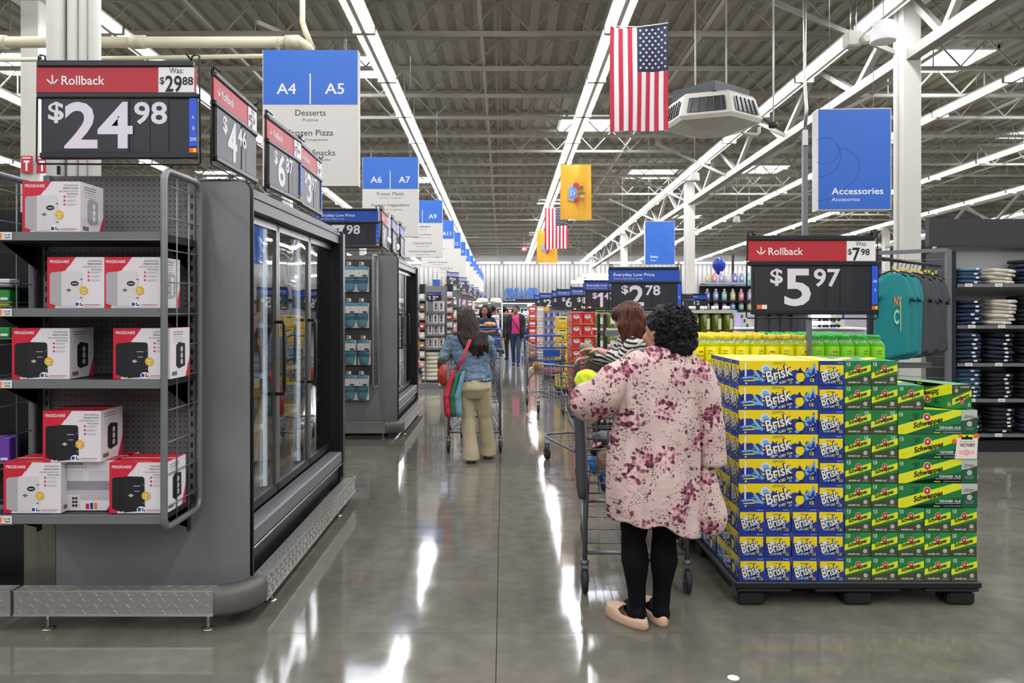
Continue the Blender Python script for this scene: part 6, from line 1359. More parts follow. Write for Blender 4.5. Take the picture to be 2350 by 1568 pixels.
mb = MB(); mb.box(-.45, -.4, .46, .45, .4, .62, DK); mb.bar((-.4, 0, .6), (-.4, 0, deck_z(12.2)-.1-gz(298, 12.2)), .02, .02, STRUCTM); mb.bar((.4, 0, .6), (.4, 0, deck_z(12.2)-.1-gz(298, 12.2)), .02, .02, STRUCTM); mb.build('hanger_frame', e)
mb = MB(); mb.box(-.2, -.72, -.02, .25, -.5, -.012, BLKP); 
def cone(px, py, y, r, label, down=True):
    z = gz(py, y); mb = MB(); mb.lathe([(r*.2, .30*r/.17), (r*.78, .28*r/.17), (r, .02), (r*.96, 0), (r*.8, .01)], WHITE if r > .15 else OFFW, n=20); o = mb.build('ceiling_speaker', None, (gx(px, y), y, z)); tag(o, label, 'speaker')
    mb = MB(); mb.tube([(0, 0, .3*r/.17), (0, 0, deck_z(y)-.1-z)], .008, STRUCTM, 5); mb.build('hanger', o)
cone(2027, 97, 9.8, .155, 'large white drum speaker hanging near the tall column'); cone(1594, 416, 17.5, .115, 'small white drum speaker beyond the gold flag'); cone(1428, 538, 30, .115, 'small white drum speaker above the price boards'); cone(1690, 510, 24, .11, 'small white drum speaker near the baby sign')
e = empty('security_camera', 'cream box camera fixed under the strip lights', 'camera', (gx(1958, 11), 11, gz(92, 11)), 0); mb = MB(); mb.box(-.12, -.1, -.11, .10, .1, .11, VENT, bev=.02); mb.build('housing', e); mb = MB(); mb.lathe([(.03, 0), (.075, .01), (.075, .08), (.05, .1)], VENT, (.13, -.06, -.02), 14, M=Matrix.Rotation(PI/2, 4, 'X').to_3x3()); mb.build('lamp_head', e)
mb = MB(); mb.tube([(-.04, 0, .11), (-.04, 0, .6)], .008, CHROME, 6); mb.tube([(.04, 0, .11), (.04, 0, .6)], .008, CHROME, 6); mb.build('hanger_rod', e)
y = 12.0; z = gz(290, y); e = empty('camera_dome', 'dark dome camera on a long white drop rod', 'camera', (gx(1775, y), y, z)); mb = MB(); mb.lathe([(.02, -.03), (.07, -.02), (.075, .01), (.07, .05), (.02, .06)], DK, n=16); mb.build('dome', e); mb = MB(); mb.tube([(0, 0, .06), (0, 0, deck_z(y)-.75-z)], .014, OFFW, 8); mb.build('drop_rod', e)
for (px, py, y, lb) in ((1740, 310, 13, 'bent cream conduit fitting under the strip lights beside the dome camera'),):
    X, Z = gx(1700, y), gz(300, y); mb = MB(); mb.tube([(X, y, Z+.12), (X, y, Z), (X+.05, y, Z-.05), (X+.27, y, Z-.07), (X+.31, y, Z-.02), (X+.31, y, Z+.06)], .03, mat('cream_pipe', '#c3bd9f', .5), 10); mb.tube([(X, y, Z+.12), (X, y, Z+.3)], .02, MATS['cream_pipe'], 8); tag(mb.build('conduit_fitting'), lb, 'conduit')
y = 9.3; mb = MB(); x = gx(1847, y); mb.box(x-.03, y-.03, 1.25, x+.03, y+.03, gz(300, y), GREYP, bev=.006); mb.box(x-.035, y-.05, gz(335, y), x+.02, y-.03, gz(300, y), OFFW); mb.tube([(x, y, gz(305, y)), (x+.02, y, gz(250, y)), (x+.0, y, gz(195, y)), (x-.01, y, deck_z(y)-.7)], .02, CHROME, 8); o = tag(mb.build('power_pole'), 'slim grey power pole rising behind the 5.97 price board', 'pole')
o2 = MB(); o2.box(x-.05, y-.05, 0, x+.05, y+.05, 1.25, GREYP); o2.build('pole_foot', o)
CP = MATS['cream_pipe']; y = 9.2; zp = gz(97, y); mb = MB(); mb.tube([(-12, y, zp), (gx(655, y), y, zp)], .066, CP, 14); o = tag(mb.build('cream_pipe'), 'thick cream pipe running level behind the 24.98 price board', 'pipe')
for px in (0, 318, 672): mb = MB(); mb.tube([(gx(px-16, y), y, zp), (gx(px+16, y), y, zp)], .082, CP, 14); mb.build('pipe_collar', o)
mb = MB(); mb.tube([(gx(660, y), y, zp+.02), (gx(690, y), y, zp), (gx(705, y), y, zp-.06), (gx(708, y), y+.3, zp-.12)], .062, CP, 12); mb.build('elbow', o)
y = 9.4; mb = MB(); mb.tube([(gx(694, y), y, 6.9), (gx(694, y), y, gz(50, y)), (gx(702, y), y, gz(75, y)), (gx(718, y), y, gz(112, y))], .035, CP, 10); tag(mb.build('drain_pipe'), 'slim cream pipe bending down beside the A4 sign', 'pipe')
y = 10.8; mb = MB(); mb.tube([(-12, y, gz(150, y)), (gx(640, y), y, gz(128, y))], .03, CP, 8); tag(mb.build('sprinkler_pipe'), 'thin pipe running just below the thick cream pipe', 'pipe')
y = 14; mb = MB(); mb.bar((gx(590, y), y, gz(50, y)), (gx(640, y), y+3, gz(110, y+3)), .05, .06, OFFW); tag(mb.build('cable_tray'), 'short pale tray slanting down above the A4 sign', 'tray')
y = 50; mb = MB(); mb.box(gx(1198, y), y, gz(576, y), gx(1209, y), y+.05, gz(567, y), mat('exit_red', '#e04050', .5, emit='#e03048', es=1.5)); F = Fr((gx(1198, y), y, gz(576, y))); mb.text(F, 'EXIT', .03, .05, .14, WHITE, w=.24, off=.02, k=.004); mb.tube([(gx(1203, y), y, gz(567, y)), (gx(1203, y), y, gz(540, y))], .02, HOUS, 5); tag(mb.build('exit_sign'), 'small glowing red exit sign hung near the rear wall', 'sign')
# ================================================================== clothing at the side
def folded(name, m, w=.26, d=.30, h=.042, tagm=True, seed=0):
    rnd = random.Random(seed); mb = MB(); N = 20; P = []
    prof = [(0.0, .90), (.25, 1.0), (.5, 1.03), (.75, 1.0), (1.0, .88)]
    for t, sc in prof:
        for k in range(N):
            a = 2*PI*k/N; c, s_ = math.cos(a), math.sin(a); e_ = .35
            x = abs(c)**e_*(1 if c > 0 else -1)*w/2*sc; y = abs(s_)**e_*(1 if s_ > 0 else -1)*d/2*sc; mb.v.append((x, y, h*t+.006*math.sin(3*x/w+seed)*(t > 0)))
    for r in range(4):
        for k in range(N): k2 = (k+1) % N; mb.face((r*N+k, r*N+k2, (r+1)*N+k2, (r+1)*N+k), m, True)
    mb.face([N-1-k for k in range(N)], m); mb.face([4*N+k for k in range(N)], m)
    o = mb.mesh(name); return o
JC = [mat('denim_indigo', '#22304a', .85, var=.2), mat('denim_black', '#14161d', .85), mat('denim_mid', '#33506a', .85, var=.2), mat('chino_cream', '#bfb8a6', .85), mat('denim_ink', '#1a2233', .85), mat('denim_light_fold', '#5d7f93', .85)]
JM = [folded('folded_jeans', m, seed=i) for i, m in enumerate(JC)]; JN_ = ['indigo', 'black', 'mid-blue', 'cream', 'ink-blue', 'pale blue']
tb = MB(); tb.box(-.018, -.157, .012, .018, -.152, .032, TAGW); TAGME = tb.mesh('waist_tag')
e = empty('clothing_shelf', 'tall dark shelf unit of folded jeans with a blank black header', 'shelving', (0, 0, 0)); YF = 8.0
sh_z = [gz(p_, YF) for p_ in (652, 747, 834, 916, 996)]
mb = MB(); mb.box(4.72, YF+.42, .05, 9.0, YF+.46, 2.35, mat('shelf_back_white', '#b9b8b5', .6)); mb.build('back_panel', e)
mb = MB(); mb.box(gx(2130, YF), YF-.02, gz(565, YF), 9.0, YF+.06, gz(503, YF), mat('header_charcoal', '#333335', .6)); mb.build('header_board', e)
mb = MB(); mb.box(4.66, YF+.0, 0, 4.71, YF+.48, 2.1, DK); mb.build('end_upright', e); mb = MB(); mb.box(8.95, YF, 0, 9.0, YF+.46, 2.3, DK); mb.build('end_upright', e)
mb = MB(); mb.box(4.72, YF+.03, 0, 8.95, YF+.40, .12, DK); mb.build('plinth', e)
mb = MB(); mb.box(4.72, YF+.38, 2.16, 9, YF+.42, 2.18, CHROME); mb.build('light_bar', e)
for i, z in enumerate(sh_z):
    mb = MB(); mb.box(4.72, YF, z-.03, 8.95, YF+.41, z-.001, DK); mb.box(4.72, YF-.004, z-.034, 8.95, YF-.001, z+.002, GREYP); s_ = mb.build('shelf', e)
    for k in range(6): x = 4.80+.31*k+.03*(i % 2); mb = MB(); mb.box(x, YF-.010, z-.03, x+.075, YF-.005, z+.005, TAGW); mb.rect(Fr((x, YF-.010, z-.03)), .012, .008, .06, .022, LGREY); mb.build('price_ticket', s_)
plan = [[(5, 2, 4), (3, 0, 4), (1, 0, 6), (1, 0, 6)], [(4, 0, 6), (3, 3, 7), (1, 1, 7), (4, 0, 5)], [(2, 0, 7), (1, 4, 7), (1, 1, 7), (0, 0, 6)], [(2, 2, 7), (4, 1, 6), (1, 1, 8), (1, 1, 6)], [(1, 1, 4), (4, 1, 6), (1, 4, 6), (1, 1, 5)]]
for i, row in enumerate(plan):
    for j, (c1, c2, n) in enumerate(row):
        x = 4.90+.335*j
        for k in range(n):
            ci = c2 if (k < n-1 and c2) or (k < n-1) else c1
            if c1 == 3: ci = 3
            z = sh_z[i]+k*(.044 if ci != 3 else .038)+.002
            o = inst(JM[ci], 'folded_jeans', None, (x+random.uniform(-.018, .018)+(.006*k if c1 == 3 else 0), YF+.20+random.uniform(-.012, .012), z), (random.uniform(-.02, .03), random.uniform(-.05, .05), random.uniform(-.12, .12)))
            tag(o, '%s folded trousers, %s from the bottom, %s stack along the %s shelf' % (JN_[ci], ORD[k], ORD[j], ['top', 'second', 'third', 'fourth', 'lowest'][i]), 'trousers', 'folded trousers on the dark shelves')
            if not (k % 3 == 2 and j > 1): inst(TAGME, 'waist_tag', o, (.03+.02*(k % 2), 0, 0))
# hanging tees
e = empty('tee_rack', 'dark grid-ended rail holding teal and charcoal tees', 'clothes rail', (0, 0, 0))
RA, RB = Vector((3.42, 6.80, 1.93)), Vector((4.38, 7.75, 1.93)); rd = (RB-RA).normalized()
mb = MB(); mb.tube([RA-rd*.2, RB+rd*.05], .016, DK, 8); mb.build('rail', e)
mb = MB(); y = 7.8; x0 = gx(2090, y); x1 = gx(2176, y); mb.bar((x1, y, 0), (x1, y, gz(572, y)), .05, .04, GREYP); mb.bar((x1-.55, y+.45, 0), (x1-.55, y+.45, gz(572, y)), .05, .04, GREYP); mb.bar((x1, y, gz(574, y)), (x1-.55, y+.45, gz(574, y)), .04, .04, GREYP)
for k in range(16): z = gz(572, y)-.1-.11*k; mb.bar((x1, y, z), (x1-.55, y+.45, z), .006, .006, GREYP)
mb.build('end_grid', e)
mb = MB(); mb.bar((3.1, 6.5, 0), (3.1, 6.5, 1.93), .04, .04, DK); mb.bar((3.1, 6.5, 1.93), RA, .03, .03, DK); mb.bar((2.95, 6.35, .02), (4.75, 7.85, .02), .05, .03, DK); mb.build('post', e)
TEE = {'teal': mat('tee_teal', '#0f7f80', .85), 'char': mat('tee_charcoal', '#3d4044', .85), 'grey': mat('tee_slate', '#4b5055', .85)}
def tee(kind, pr):
    m = TEE[kind]; e = empty('hanging_tee', '', 'tee shirt', group='tees hanging on the dark rail'); rnd = random.Random(kind+str(pr))
    # lies in the local xz plane, hook at z=0, thickness along y
    outl = [(-.05, -.10), (-.19, -.14), (-.275, -.30), (-.20, -.35), (-.185, -.30), (-.20, -.85), (.20, -.85), (.185, -.30), (.20, -.35), (.275, -.30), (.19, -.14), (.05, -.10)]
    mb = MB(); N = 30; rows = 26; g = []
    for j in range(rows+1):
        t = j/rows; z = -.105-.745*t
        hw = .07+(.19-.07)*min(1, t/.06) if t < .06 else (.19+.085*max(0, (t-.06)/.20) if t < .26 else (.185+.02*t))
        slv = t < .30; 
        if .26 <= t < .34: hw = .185+.09*(1-(t-.26)/.08)
        for i in range(N):
            a = 2*PI*i/N; c, s_ = math.cos(a), math.sin(a); th = .030+.022*min(1, t*3)
            x = hw*(abs(c)**.8)*(1 if c > 0 else -1); y = th*s_; fold = .012*math.sin(x*38+rnd.random()*.2+t*2)*(min(1, t*2))
            droop = -.05*max(0, (abs(x)-.10)/.17)*(1 if t < .3 else 0); mb.v.append((x, y+fold, z+droop*1.2+.02*math.sin(x*9)*(t > .9)))
    for j in range(rows):
        for i in range(N): i2 = (i+1) % N; mb.face((j*N+i2, j*N+i, (j+1)*N+i, (j+1)*N+i2), m, True)
    mb.face(list(range(N)), m); mb.face([rows*N+N-1-i for i in range(N)], m); mb.build('fabric', e)
    mb = MB(); mb.tube([(0, 0, -.075), (0, 0, -.03), (.015, 0, -.012), (.022, 0, .005), (.012, 0, .024), (-.006, 0, .025), (-.02, 0, .01)], .0035, BLKP, 6); mb.tube([(-.16, 0, -.13), (-.02, 0, -.085), (.02, 0, -.085), (.16, 0, -.13)], .008, BLKP, 6); mb.build('hanger', e)
    mb = MB(); mb.box(-.012, -.012, -.07, .012, -.004, -.045, YEL if kind != 'grey' else LGREY); mb.build('size_ring', e)
    if pr:
        mb = MB(); F = Fr((0, -.062, 0)); 
        mb.text(F, 'NY', -.05, -.40, .085, mat('tee_print_orange', '#d98a4a', .8), w=.09, off=.03); mb.text(F, 'C', -.055, -.56, .13, mat('tee_print_aqua', '#9ad4c4', .8), w=.06, off=.03); mb.rect(F, .02, -.62, .03, -.36, mat('tee_print_yellow', '#cdbf62', .8)); mb.build('chest_print', e)
    return e
kinds = ['teal']*5+['char']*7; TP = {}
L_ = (RB-RA).length
for i, k in enumerate(kinds):
    key = (k, i == 0)
    if key not in TP: TP[key] = tee(*key); o = TP[key]
    else: o = copytree(TP[key])
    t = (i+.6)/12.4; p_ = RA.lerp(RB, t); o.location = (p_.x, p_.y, p_.z-.01-.02*(i % 3 == 1)); o.rotation_euler = (0, 0, .52+.07*math.sin(i*2.3) if i else .36)
    o['label'] = ('teal tee with orange and aqua chest print at the end of the rail' if i == 0 else '%s tee on the rail, %s behind the printed teal one' % ({'teal': 'plain teal', 'char': 'charcoal'}[k], ORD[i-1]))
for k in range(4):
    o = copytree(TP[('char', False)], (2.93+.14*k, 8.6+.05*k, 1.80), .9); o['label'] = 'dark tee glimpsed under the 5.97 board, %s from the board pole' % ORD[k]; o['group'] = 'dark tees on the second rail'
mb = MB(); mb.bar((2.8, 8.5, 1.82), (4.4, 9.0, 1.82), .03, .03, DK); mb.bar((4.4, 9.0, 0), (4.4, 9.0, 1.82), .04, .04, DK); mb.bar((2.8, 8.5, 0), (2.8, 8.5, 1.82), .04, .04, DK); tag(mb.build('clothes_rail'), 'second dark clothes rail behind the aloe bottles', 'clothes rail')
# low rail with lying dark garments under the tees
mb = MB(); mb.box(3.5, 8.3, .0, 4.6, 8.9, .55, DK); mb.box(3.5, 8.25, .86, 4.6, 8.3, .92, GREYP); mb.box(3.5, 8.3, .55, 4.6, 8.9, .56, GREYP); tag(mb.build('low_clothes_stand'), 'low dark clothes stand below the hanging tees', 'stand')
for k in range(6):
    o = inst(JM[1 if k % 2 else 4], 'folded_jeans', None, (3.68+.3*(k % 3), 8.6, .562+.05*(k//3)), .1*k); tag(o, 'dark garment %s along the low stand, %s layer' % (ORD[k % 3], 'lower' if k < 3 else 'upper'), 'clothing', 'garments on the low stand')
# ================================================================== end displays past the freezers
PC = [('red', '#b8323a'), ('blue', '#3a62a8'), ('yellow', '#d9b83a'), ('green', '#5a8a4a'), ('white', '#c9c6c0'), ('orange', '#d08038'), ('brown', '#8a6a4a'), ('pink', '#c890a0'), ('teal', '#6aa0a8'), ('cream', '#cfc4a6')]
PMT = [mat('goods_%s' % n, c, .5, var=.3, vscale=9) for n, c in PC]
def goods(kind, i, w, h, d):
    mb = MB()
    if kind == 'box': mb.box(-w/2, 0, 0, w/2, d, h, PMT[i], bev=.004); F = Fr((-w/2, 0, 0)); mb.rect(F, w*.15, h*.5, w*.85, h*.8, WHITE if i != 4 else INK, .001); mb.rect(F, w*.2, h*.2, w*.8, h*.3, YEL if i != 2 else RED, .001)
    elif kind == 'jar': mb.lathe([(w*.42, 0), (w*.45, .01), (w*.45, h*.72), (w*.3, h*.82)], PMT[i], (0, w/2, 0), 10); mb.lathe([(w*.33, h*.82), (w*.33, h)], WHITE, (0, w/2, 0), 10); mb.lathe([(w*.455, h*.2), (w*.455, h*.6)], mat('jar_label', '#d9d2bc', .5), (0, w/2, 0), 10, caps=False)
    elif kind == 'bag': mb.loft([(0, d/2, 0, w*.42, d*.3), (0, d/2, h*.1, w*.48, d*.45), (0, d/2, h*.6, w*.46, d*.45), (0, d/2, h*.93, w*.44, d*.1), (0, d/2, h, w*.44, .004)], PMT[i], 10); mb.rect(Fr((0, 0, 0)), -w*.25, h*.3, w*.25, h*.6, WHITE, .006)
    return mb.mesh('packet')
GC = {}
def good(kind, i, w, h, d):
    k = (kind, i, round(w, 3), round(h, 3), round(d, 3))
    if k not in GC: GC[k] = goods(*k)
    return GC[k]
def gondola(label, x0, x1, y, zs, ht=2.05, depth=.42, back='#77787a'):
    e = empty('end_display', label, 'shelving', (x0, y, 0)); w = x1-x0; bm = mat('gondola_back_'+back[1:], back, .6)
    mb = MB(); mb.box(0, depth-.03, 0, w, depth, ht, bm); mb.build('back_panel', e)
    mb = MB(); mb.box(0, .02, 0, w, depth-.03, .13, DK); mb.build('base', e)
    for xx in (-.02, w): mb = MB(); mb.box(xx, depth-.05, 0, xx+.02, depth, ht, GREYP); mb.build('upright', e)
    for z in zs: mb = MB(); mb.box(0, .0, z-.03, w, depth-.03, z, DK); mb.box(0, -.006, z-.035, w, -.001, z+.004, GREYP); mb.build('shelf', e)
    return e
# the 13.88 end display: boxed flasks, bags of rice, narrow wings of packets
y = 14.5; x0, x1 = gx(966, y), gx(1020, y); zs = [gz(p, y) for p in (799, 768, 743, 715)]
gondola('grey end display with boxed flasks below the 13.88 price board', x0, x1, y, zs, ht=gz(655, y), back='#85868a')
mb = MB(); w_, h_, d_ = .098, .195, .12; mb.box(-w_/2, 0, 0, w_/2, d_, h_, mat('flask_box_white', '#c9c4c6', .5)); F = Fr((-w_/2, 0, 0)); mb.rect(F, w_*.38, h_*.2, w_*.66, h_*.7, BLACK, .001); mb.rect(F, w_*.44, h_*.7, w_*.60, h_*.85, BLACK, .001); mb.rect(F, w_*.42, h_*.35, w_*.62, h_*.42, LGREY, .0015); mb.rect(F, w_*.05, h_*.85, w_*.3, h_*.92, LGREY, .001); FLK = mb.mesh('flask_box')
for i, z in enumerate([gz(p, y) for p in (799, 768, 743, 715)]):
    for k in range(4):
        if i == 3 and k == 1: continue
        o = inst(FLK, 'flask_box', None, (x0+.06+.106*k, y+.03+.04*((k+i) % 2), z+.001), .04*math.sin(k*3+i)); tag(o, 'white boxed flask, %s shelf up, %s from the freezer end post' % (ORD[i], ORD[k]), 'box', 'boxed flasks under the 13.88 board')
RICE = mat('rice_bag', '#c6c4ae', .5, var=.12); mb = MB(); mb.loft([(0, 0, 0, .14, .13), (0, 0, .015, .17, .15), (0, 0, .05, .175, .16), (0, 0, .075, .15, .13), (0, 0, .08, .10, .08)], RICE, 14); RB_ = mb.mesh('rice_bag')
mb = MB(); mb.box(x0-.02, y-.18, 0, x0+.42, y-.001, .10, GREYP); tag(mb.build('display_plinth'), 'low grey plinth under the stacked rice bags', 'plinth')
for k in range(7):
    o = inst(RB_, 'rice_bag', None, (x0+.18+.012*math.sin(k*2), y+.0-.01, .131+.078*k if k < 7 else 0), .1*math.sin(k)); o.location.y = y+.16
    tag(o, 'pale rice bag, %s from the floor in the stack under the flasks' % ORD[k], 'bag', 'rice bags stacked on the plinth')
e = price_board('price_board', 'small blue and black price board reading 13.88', (gx(980, 14.87), 14.87, gz(691, 14.87)), 0, ('13', '88'), None, 'low', w=.27)
# wings of small packets at each side of it
for s_, (pa, pb) in enumerate(((961, 975), (1021, 1039))):
    yw = y-.1+.9*s_; e = empty('wing_rack', 'narrow wire wing rack of snack packets %s the boxed flasks' % ('between the freezer and' if s_ == 0 else 'on the aisle side of'), 'rack', (0, 0, 0))
    a, b_ = gx(pa, yw), gx(pb, yw); mb = MB(); mb.box(a, yw+.12, .5, b_, yw+.13, gz(652, yw), DK); mb.bar((b_, yw+.12, 0), (b_, yw+.12, gz(650, yw)), .02, .02, GREYP); mb.build('wire_frame', e)
    for k in range(8):
        z = gz(690+22*k if s_ == 0 else 684+17*k, yw)
        mb = MB(); mb.box(a, yw, z-.012, b_, yw+.12, z-.001, CHROME); mb.build('tray', e)
        for j in range(1): o = inst(good('bag', [4, 6, 9, 0, 4, 6, 9, 7][k], b_-a-.01, .125, .08), 'snack_packet', None, ((a+b_)/2, yw+.01, z), 0); tag(o, 'snack packet, %s tray down on the wing rack %s the flasks' % (ORD[k], 'between freezer and' if s_ == 0 else 'aisle side of'), 'packet', 'snack packets on the wing racks')
# rows of end displays receding along the aisle
for n, y in enumerate((17.6, 20.6, 23.8, 27, 30.4, 34, 38, 42.5, 47)):
    zs = [.14, .52, .88, 1.22, 1.56]; x1 = -1.27+.05*math.sin(n*2); x0 = x1-1.0
    gondola('%s cluttered end display past the flasks' % ORD[n], x0, x1, y, zs[1:], ht=2.0)
    for i, z in enumerate(zs):
        ci = (n*3+i*2) % 10; knd = ['box', 'bag', 'jar'][(n+i) % 3]; nn = 4 if n < 6 else 2
        for k in range(nn):
            w = .9/nn; o = inst(good(knd, (ci+(k % 2 if n % 2 else 0)) % 10, .20 if nn == 4 else .4, .24, .18), 'goods_packet', None, (x1-.13-(.235 if nn == 4 else .45)*k, y+.04, z+.001), 0)
            tag(o, '%s %s, %s shelf up, %s from the aisle, %s end display' % (PC[(ci+(k % 2 if n % 2 else 0)) % 10][0], {'box': 'carton', 'bag': 'bag', 'jar': 'jar'}[knd], ORD[i], ORD[k], ORD[n]), 'packet', 'goods on the receding end displays')
    # flank of the aisle block behind the end display
    price_board('price_board', 'pale side-on board on the %s end display past the flasks' % ORD[n], (x1-.02, y+.02, 2.03), PI/2-.5, ('3', '48') if n % 2 else ('2', '64'), None, 'lav', w=.5, stand=.03)
    if n < 7:
        c = PC[(n*4+1) % 10][0]; mb = MB(); mb.box(0, 0, 0, .16, .5, .16, PMT[(n*4+1) % 10], bev=.01); o = mb.build('loose_carton', None, (x1-.35, y+.02, 2.005)); tag(o, '%s carton perched on top of the %s end display' % (c, ORD[n]), 'box')
mb = MB(); yb = 23.0; x = gx(1062, yb); 
# tall steel rack and trolley with cartons at the end of the aisle
yr = 19.0; e = empty('steel_rack', 'tall steel stock rack with cream cartons on top beyond the navy-tee shopper', 'rack', (0, 0, 0)); xa, xb = gx(1086, yr), gx(1152, yr)
for xx in (xa, xb):
    for yy_ in (yr, yr+.6): mb = MB(); mb.tube([(xx, yy_, 0), (xx, yy_, gz(693, yr))], .02, CHROME, 6); mb.build('post', e)
mb = MB(); mb.tube([(xa, yr, gz(693, yr)), (xb, yr, gz(693, yr)), (xb, yr+.6, gz(693, yr)), (xa, yr+.6, gz(693, yr))], .016, CHROME, 6, closed=True); mb.build('top_loop', e)
for z in (.2, .75, 1.25): mb = MB(); mb.box(xa, yr, z-.02, xb, yr+.6, z, CHROME); mb.build('shelf', e)
mb = MB(); mb.box(xa+.04, yr+.05, 1.6, xb-.04, yr+.55, 1.62, CHROME); mb.build('upper_shelf', e)
for k in range(2): mb = MB(); mb.loft([(0, 0, 0, .13, .15), (0, 0, .04, .16, .18), (0, 0, .10, .15, .17), (0, 0, .14, .08, .1)], mat('pale_sack', '#cfcabb', .6), 14); o = mb.build('pale_sack', None, (xa+.22+.34*k, yr+.3, 1.621)); tag(o, 'pale sack on the steel rack, %s' % ('over the curly-haired shopper' if k == 0 else 'towards the pink-topped shopper'), 'sack')
# stacked rice or flour style pallets hidden at far centre
# ================================================================== dairy coolers on the rear wall
e = empty('dairy_cooler', 'long lit dairy cooler along the rear wall', 'cooler', (0, 0, 0)); yc = 55.6
mb = MB(); mb.box(-6, yc, 0, 12, yc+1.4, .5, DK); mb.box(-6, yc+.9, .5, 12, yc+1.4, 2.0, mat('cooler_liner', '#a9adb2', .5)); mb.box(-6, yc, 1.9, 12, yc+1.4, 2.05, DK); mb.build('cabinet', e)
for z in (.8, 1.15, 1.5): mb = MB(); mb.box(-6, yc+.2, z-.03, 12, yc+.9, z, TAGW); mb.build('shelf', e)
mb = MB(); mb.box(-6, yc+.1, 1.84, 12, yc+.2, 1.89, LED); mb.build('canopy_light', e)
for k in range(26):
    i = (k*7) % 10; o = inst(good('jar' if k % 2 else 'box', i, .28, .28, .3), 'dairy_item', None, (-1.9+.34*(k % 13), yc+.25, .505 if k < 13 else 1.152), 0); tag(o, '%s dairy container, %s shelf of the rear cooler, %s along' % (PC[i][0], 'floor' if k < 13 else 'upper', ORD[k % 13]), 'container', 'containers in the rear cooler')
# ================================================================== price boards and pallets down the other side of the aisle
def stack(name, label_f, cat, grp, mesh, x0, y0, nx, ny, nz, sx, sy, sz, z0, skip=None):
    for k in range(nz):
        for j in range(ny):
            for i in range(nx):
                if j > 0 and i > 0 and k < nz-1: continue      # hidden inside the block
                if skip and skip(i, j, k): continue
                o = inst(mesh, name, None, (x0+sx*(i+.5), y0+sy*j, z0+sz*k), 0); tag(o, label_f(i, j, k), cat, grp)
y1 = 7.9
price_board('price_board', 'blue-headed price board reading 2.78 above the auburn-haired shopper', (gx(1398, y1), y1, gz(716, y1)), 0, ('2', '78'), None, 'low', ('', 'GR', ''), w=.735, stand=1.2)
price_board('price_board', 'blank dark board set edgewise beside the 2.78 board', (gx(1561, 8.0), 8.0, gz(716, 8.0)), .9, ('', ''), None, 'dark', w=.30, stand=1.46)
price_board('price_board', 'blue and black board peeking out beyond the blank dark board', (gx(1560, 9.2), 9.2, gz(714, 9.2)), 0, ('4', '12'), None, 'low', w=.33, stand=1.465)
for i, (pa, pt, pb_, y, b_, c) in enumerate(((1340, 645, 714, 11.2, '1', '47'), (1309, 659, 716, 13.97, '5', '64'), (1277, 667, 711, 16.8, '6', '88'), (1266, 672, 710, 18.8, '', ''), (1238, 679, 708, 22.5, '2', '48'), (1226, 683, 707, 27, '3', '18'))):
    price_board('price_board', 'blue-headed board over the floor stacks, %s behind the 2.78 board%s' % (ORD[i], ', digits cut short' if i else ', showing a 1'), (gx(pa, y), y, gz(pb_, y)), 0, (b_, c), None, 'low', w=.72, stand=gz(pb_, y)-.003, red_tag=i < 2)
# olive oil jugs and dark rack on the nearest stack
OIL, nt, b = newmat('olive_oil'); b.inputs['Base Color'].default_value = lin('#6a6a1c'); b.inputs['Roughness'].default_value = .12; b.inputs['Transmission Weight'].default_value = .2
mb = MB(); r = .052; mb.loft([(0, 0, 0, r, r), (0, 0, .01, r+.002, r+.002), (0, 0, .17, r+.002, r+.002), (0, 0, .21, .04, .04), (0, 0, .24, .018, .018)], OIL, 12); mb.lathe([(.02, .24), (.02, .265), (.018, .268)], WHITE, n=10); mb.tube([(-.012, -.052, .18), (-.018, -.066, .16), (-.018, -.066, .09), (-.012, -.054, .07)], .006, mat('jug_grip', '#9a9a60', .3), 6); mb.rect(Fr((0, -.056, 0)), .0, .05, .03, .15, mat('oil_label', '#c9cfa8', .5), .001); JUG = mb.mesh('oil_jug')
yj = 7.25; xj = gx(1597, yj)
for k in range(5):
    for j in range(2): o = inst(JUG, 'oil_jug', None, (xj-.18+.108*k+.05, yj+.11*j, gz(757, yj)-.045), 0); tag(o, 'olive oil jug, %s from the curly-haired shopper, %s row' % (ORD[k], ['front', 'second'][j]), 'jug', 'olive oil jugs behind the aloe bottles')
mb = MB(); mb.box(xj-.2, yj-.06, gz(719, yj), xj+.37, yj+.20, gz(712, yj), mat('white_tray', '#b9b6b0', .5)); tag(mb.build('white_tray'), 'white tray lying over the caps of the olive oil jugs', 'tray')
mb = MB(); mb.box(xj-.2, yj-.06, .0, xj+.37, yj+.20, gz(757, yj)-.047, mat('dark_carton', '#3f3a33', .7)); tag(mb.build('carton_stack'), 'cartons holding up the olive oil jugs', 'carton')
e = empty('wire_rack', 'dark metal rack of sauce bottles behind the auburn-haired shopper', 'rack', (gx(1391, 7.9), 8.0, 0)); wd = 1.0
for xx in (0, wd): mb = MB(); mb.box(xx-.015, 0, 0, xx+.015, .03, 1.44, DK); mb.box(xx-.015, .5, 0, xx+.015, .53, 1.44, DK); mb.build('post', e)
for z in (.15, .55, .92, 1.26): mb = MB(); mb.box(0, 0, z-.03, wd, .53, z, DK); mb.box(0, -.01, z-.045, wd, 0, z+.01, GREYP); mb.build('shelf', e)
mb = MB(); mb.box(.55, .3, 0, wd-.03, .5, 1.42, BLKP); mb.build('back_board', e)
for i, z in enumerate((.55, .92)):
    for k in range(7):
        ci = (0, 4, 0, 6, 4, 0, 4)[k]; o = inst(good('jar', ci, .085, .2, .08), 'sauce_bottle', None, (gx(1391, 7.9)+.07+.12*k, 8.06, z+.001), 0); tag(o, '%s topped sauce bottle, %s on the %s shelf of the dark rack' % (PC[ci][0], ORD[k], ['lower', 'upper'][i]), 'bottle', 'sauce bottles on the dark rack')
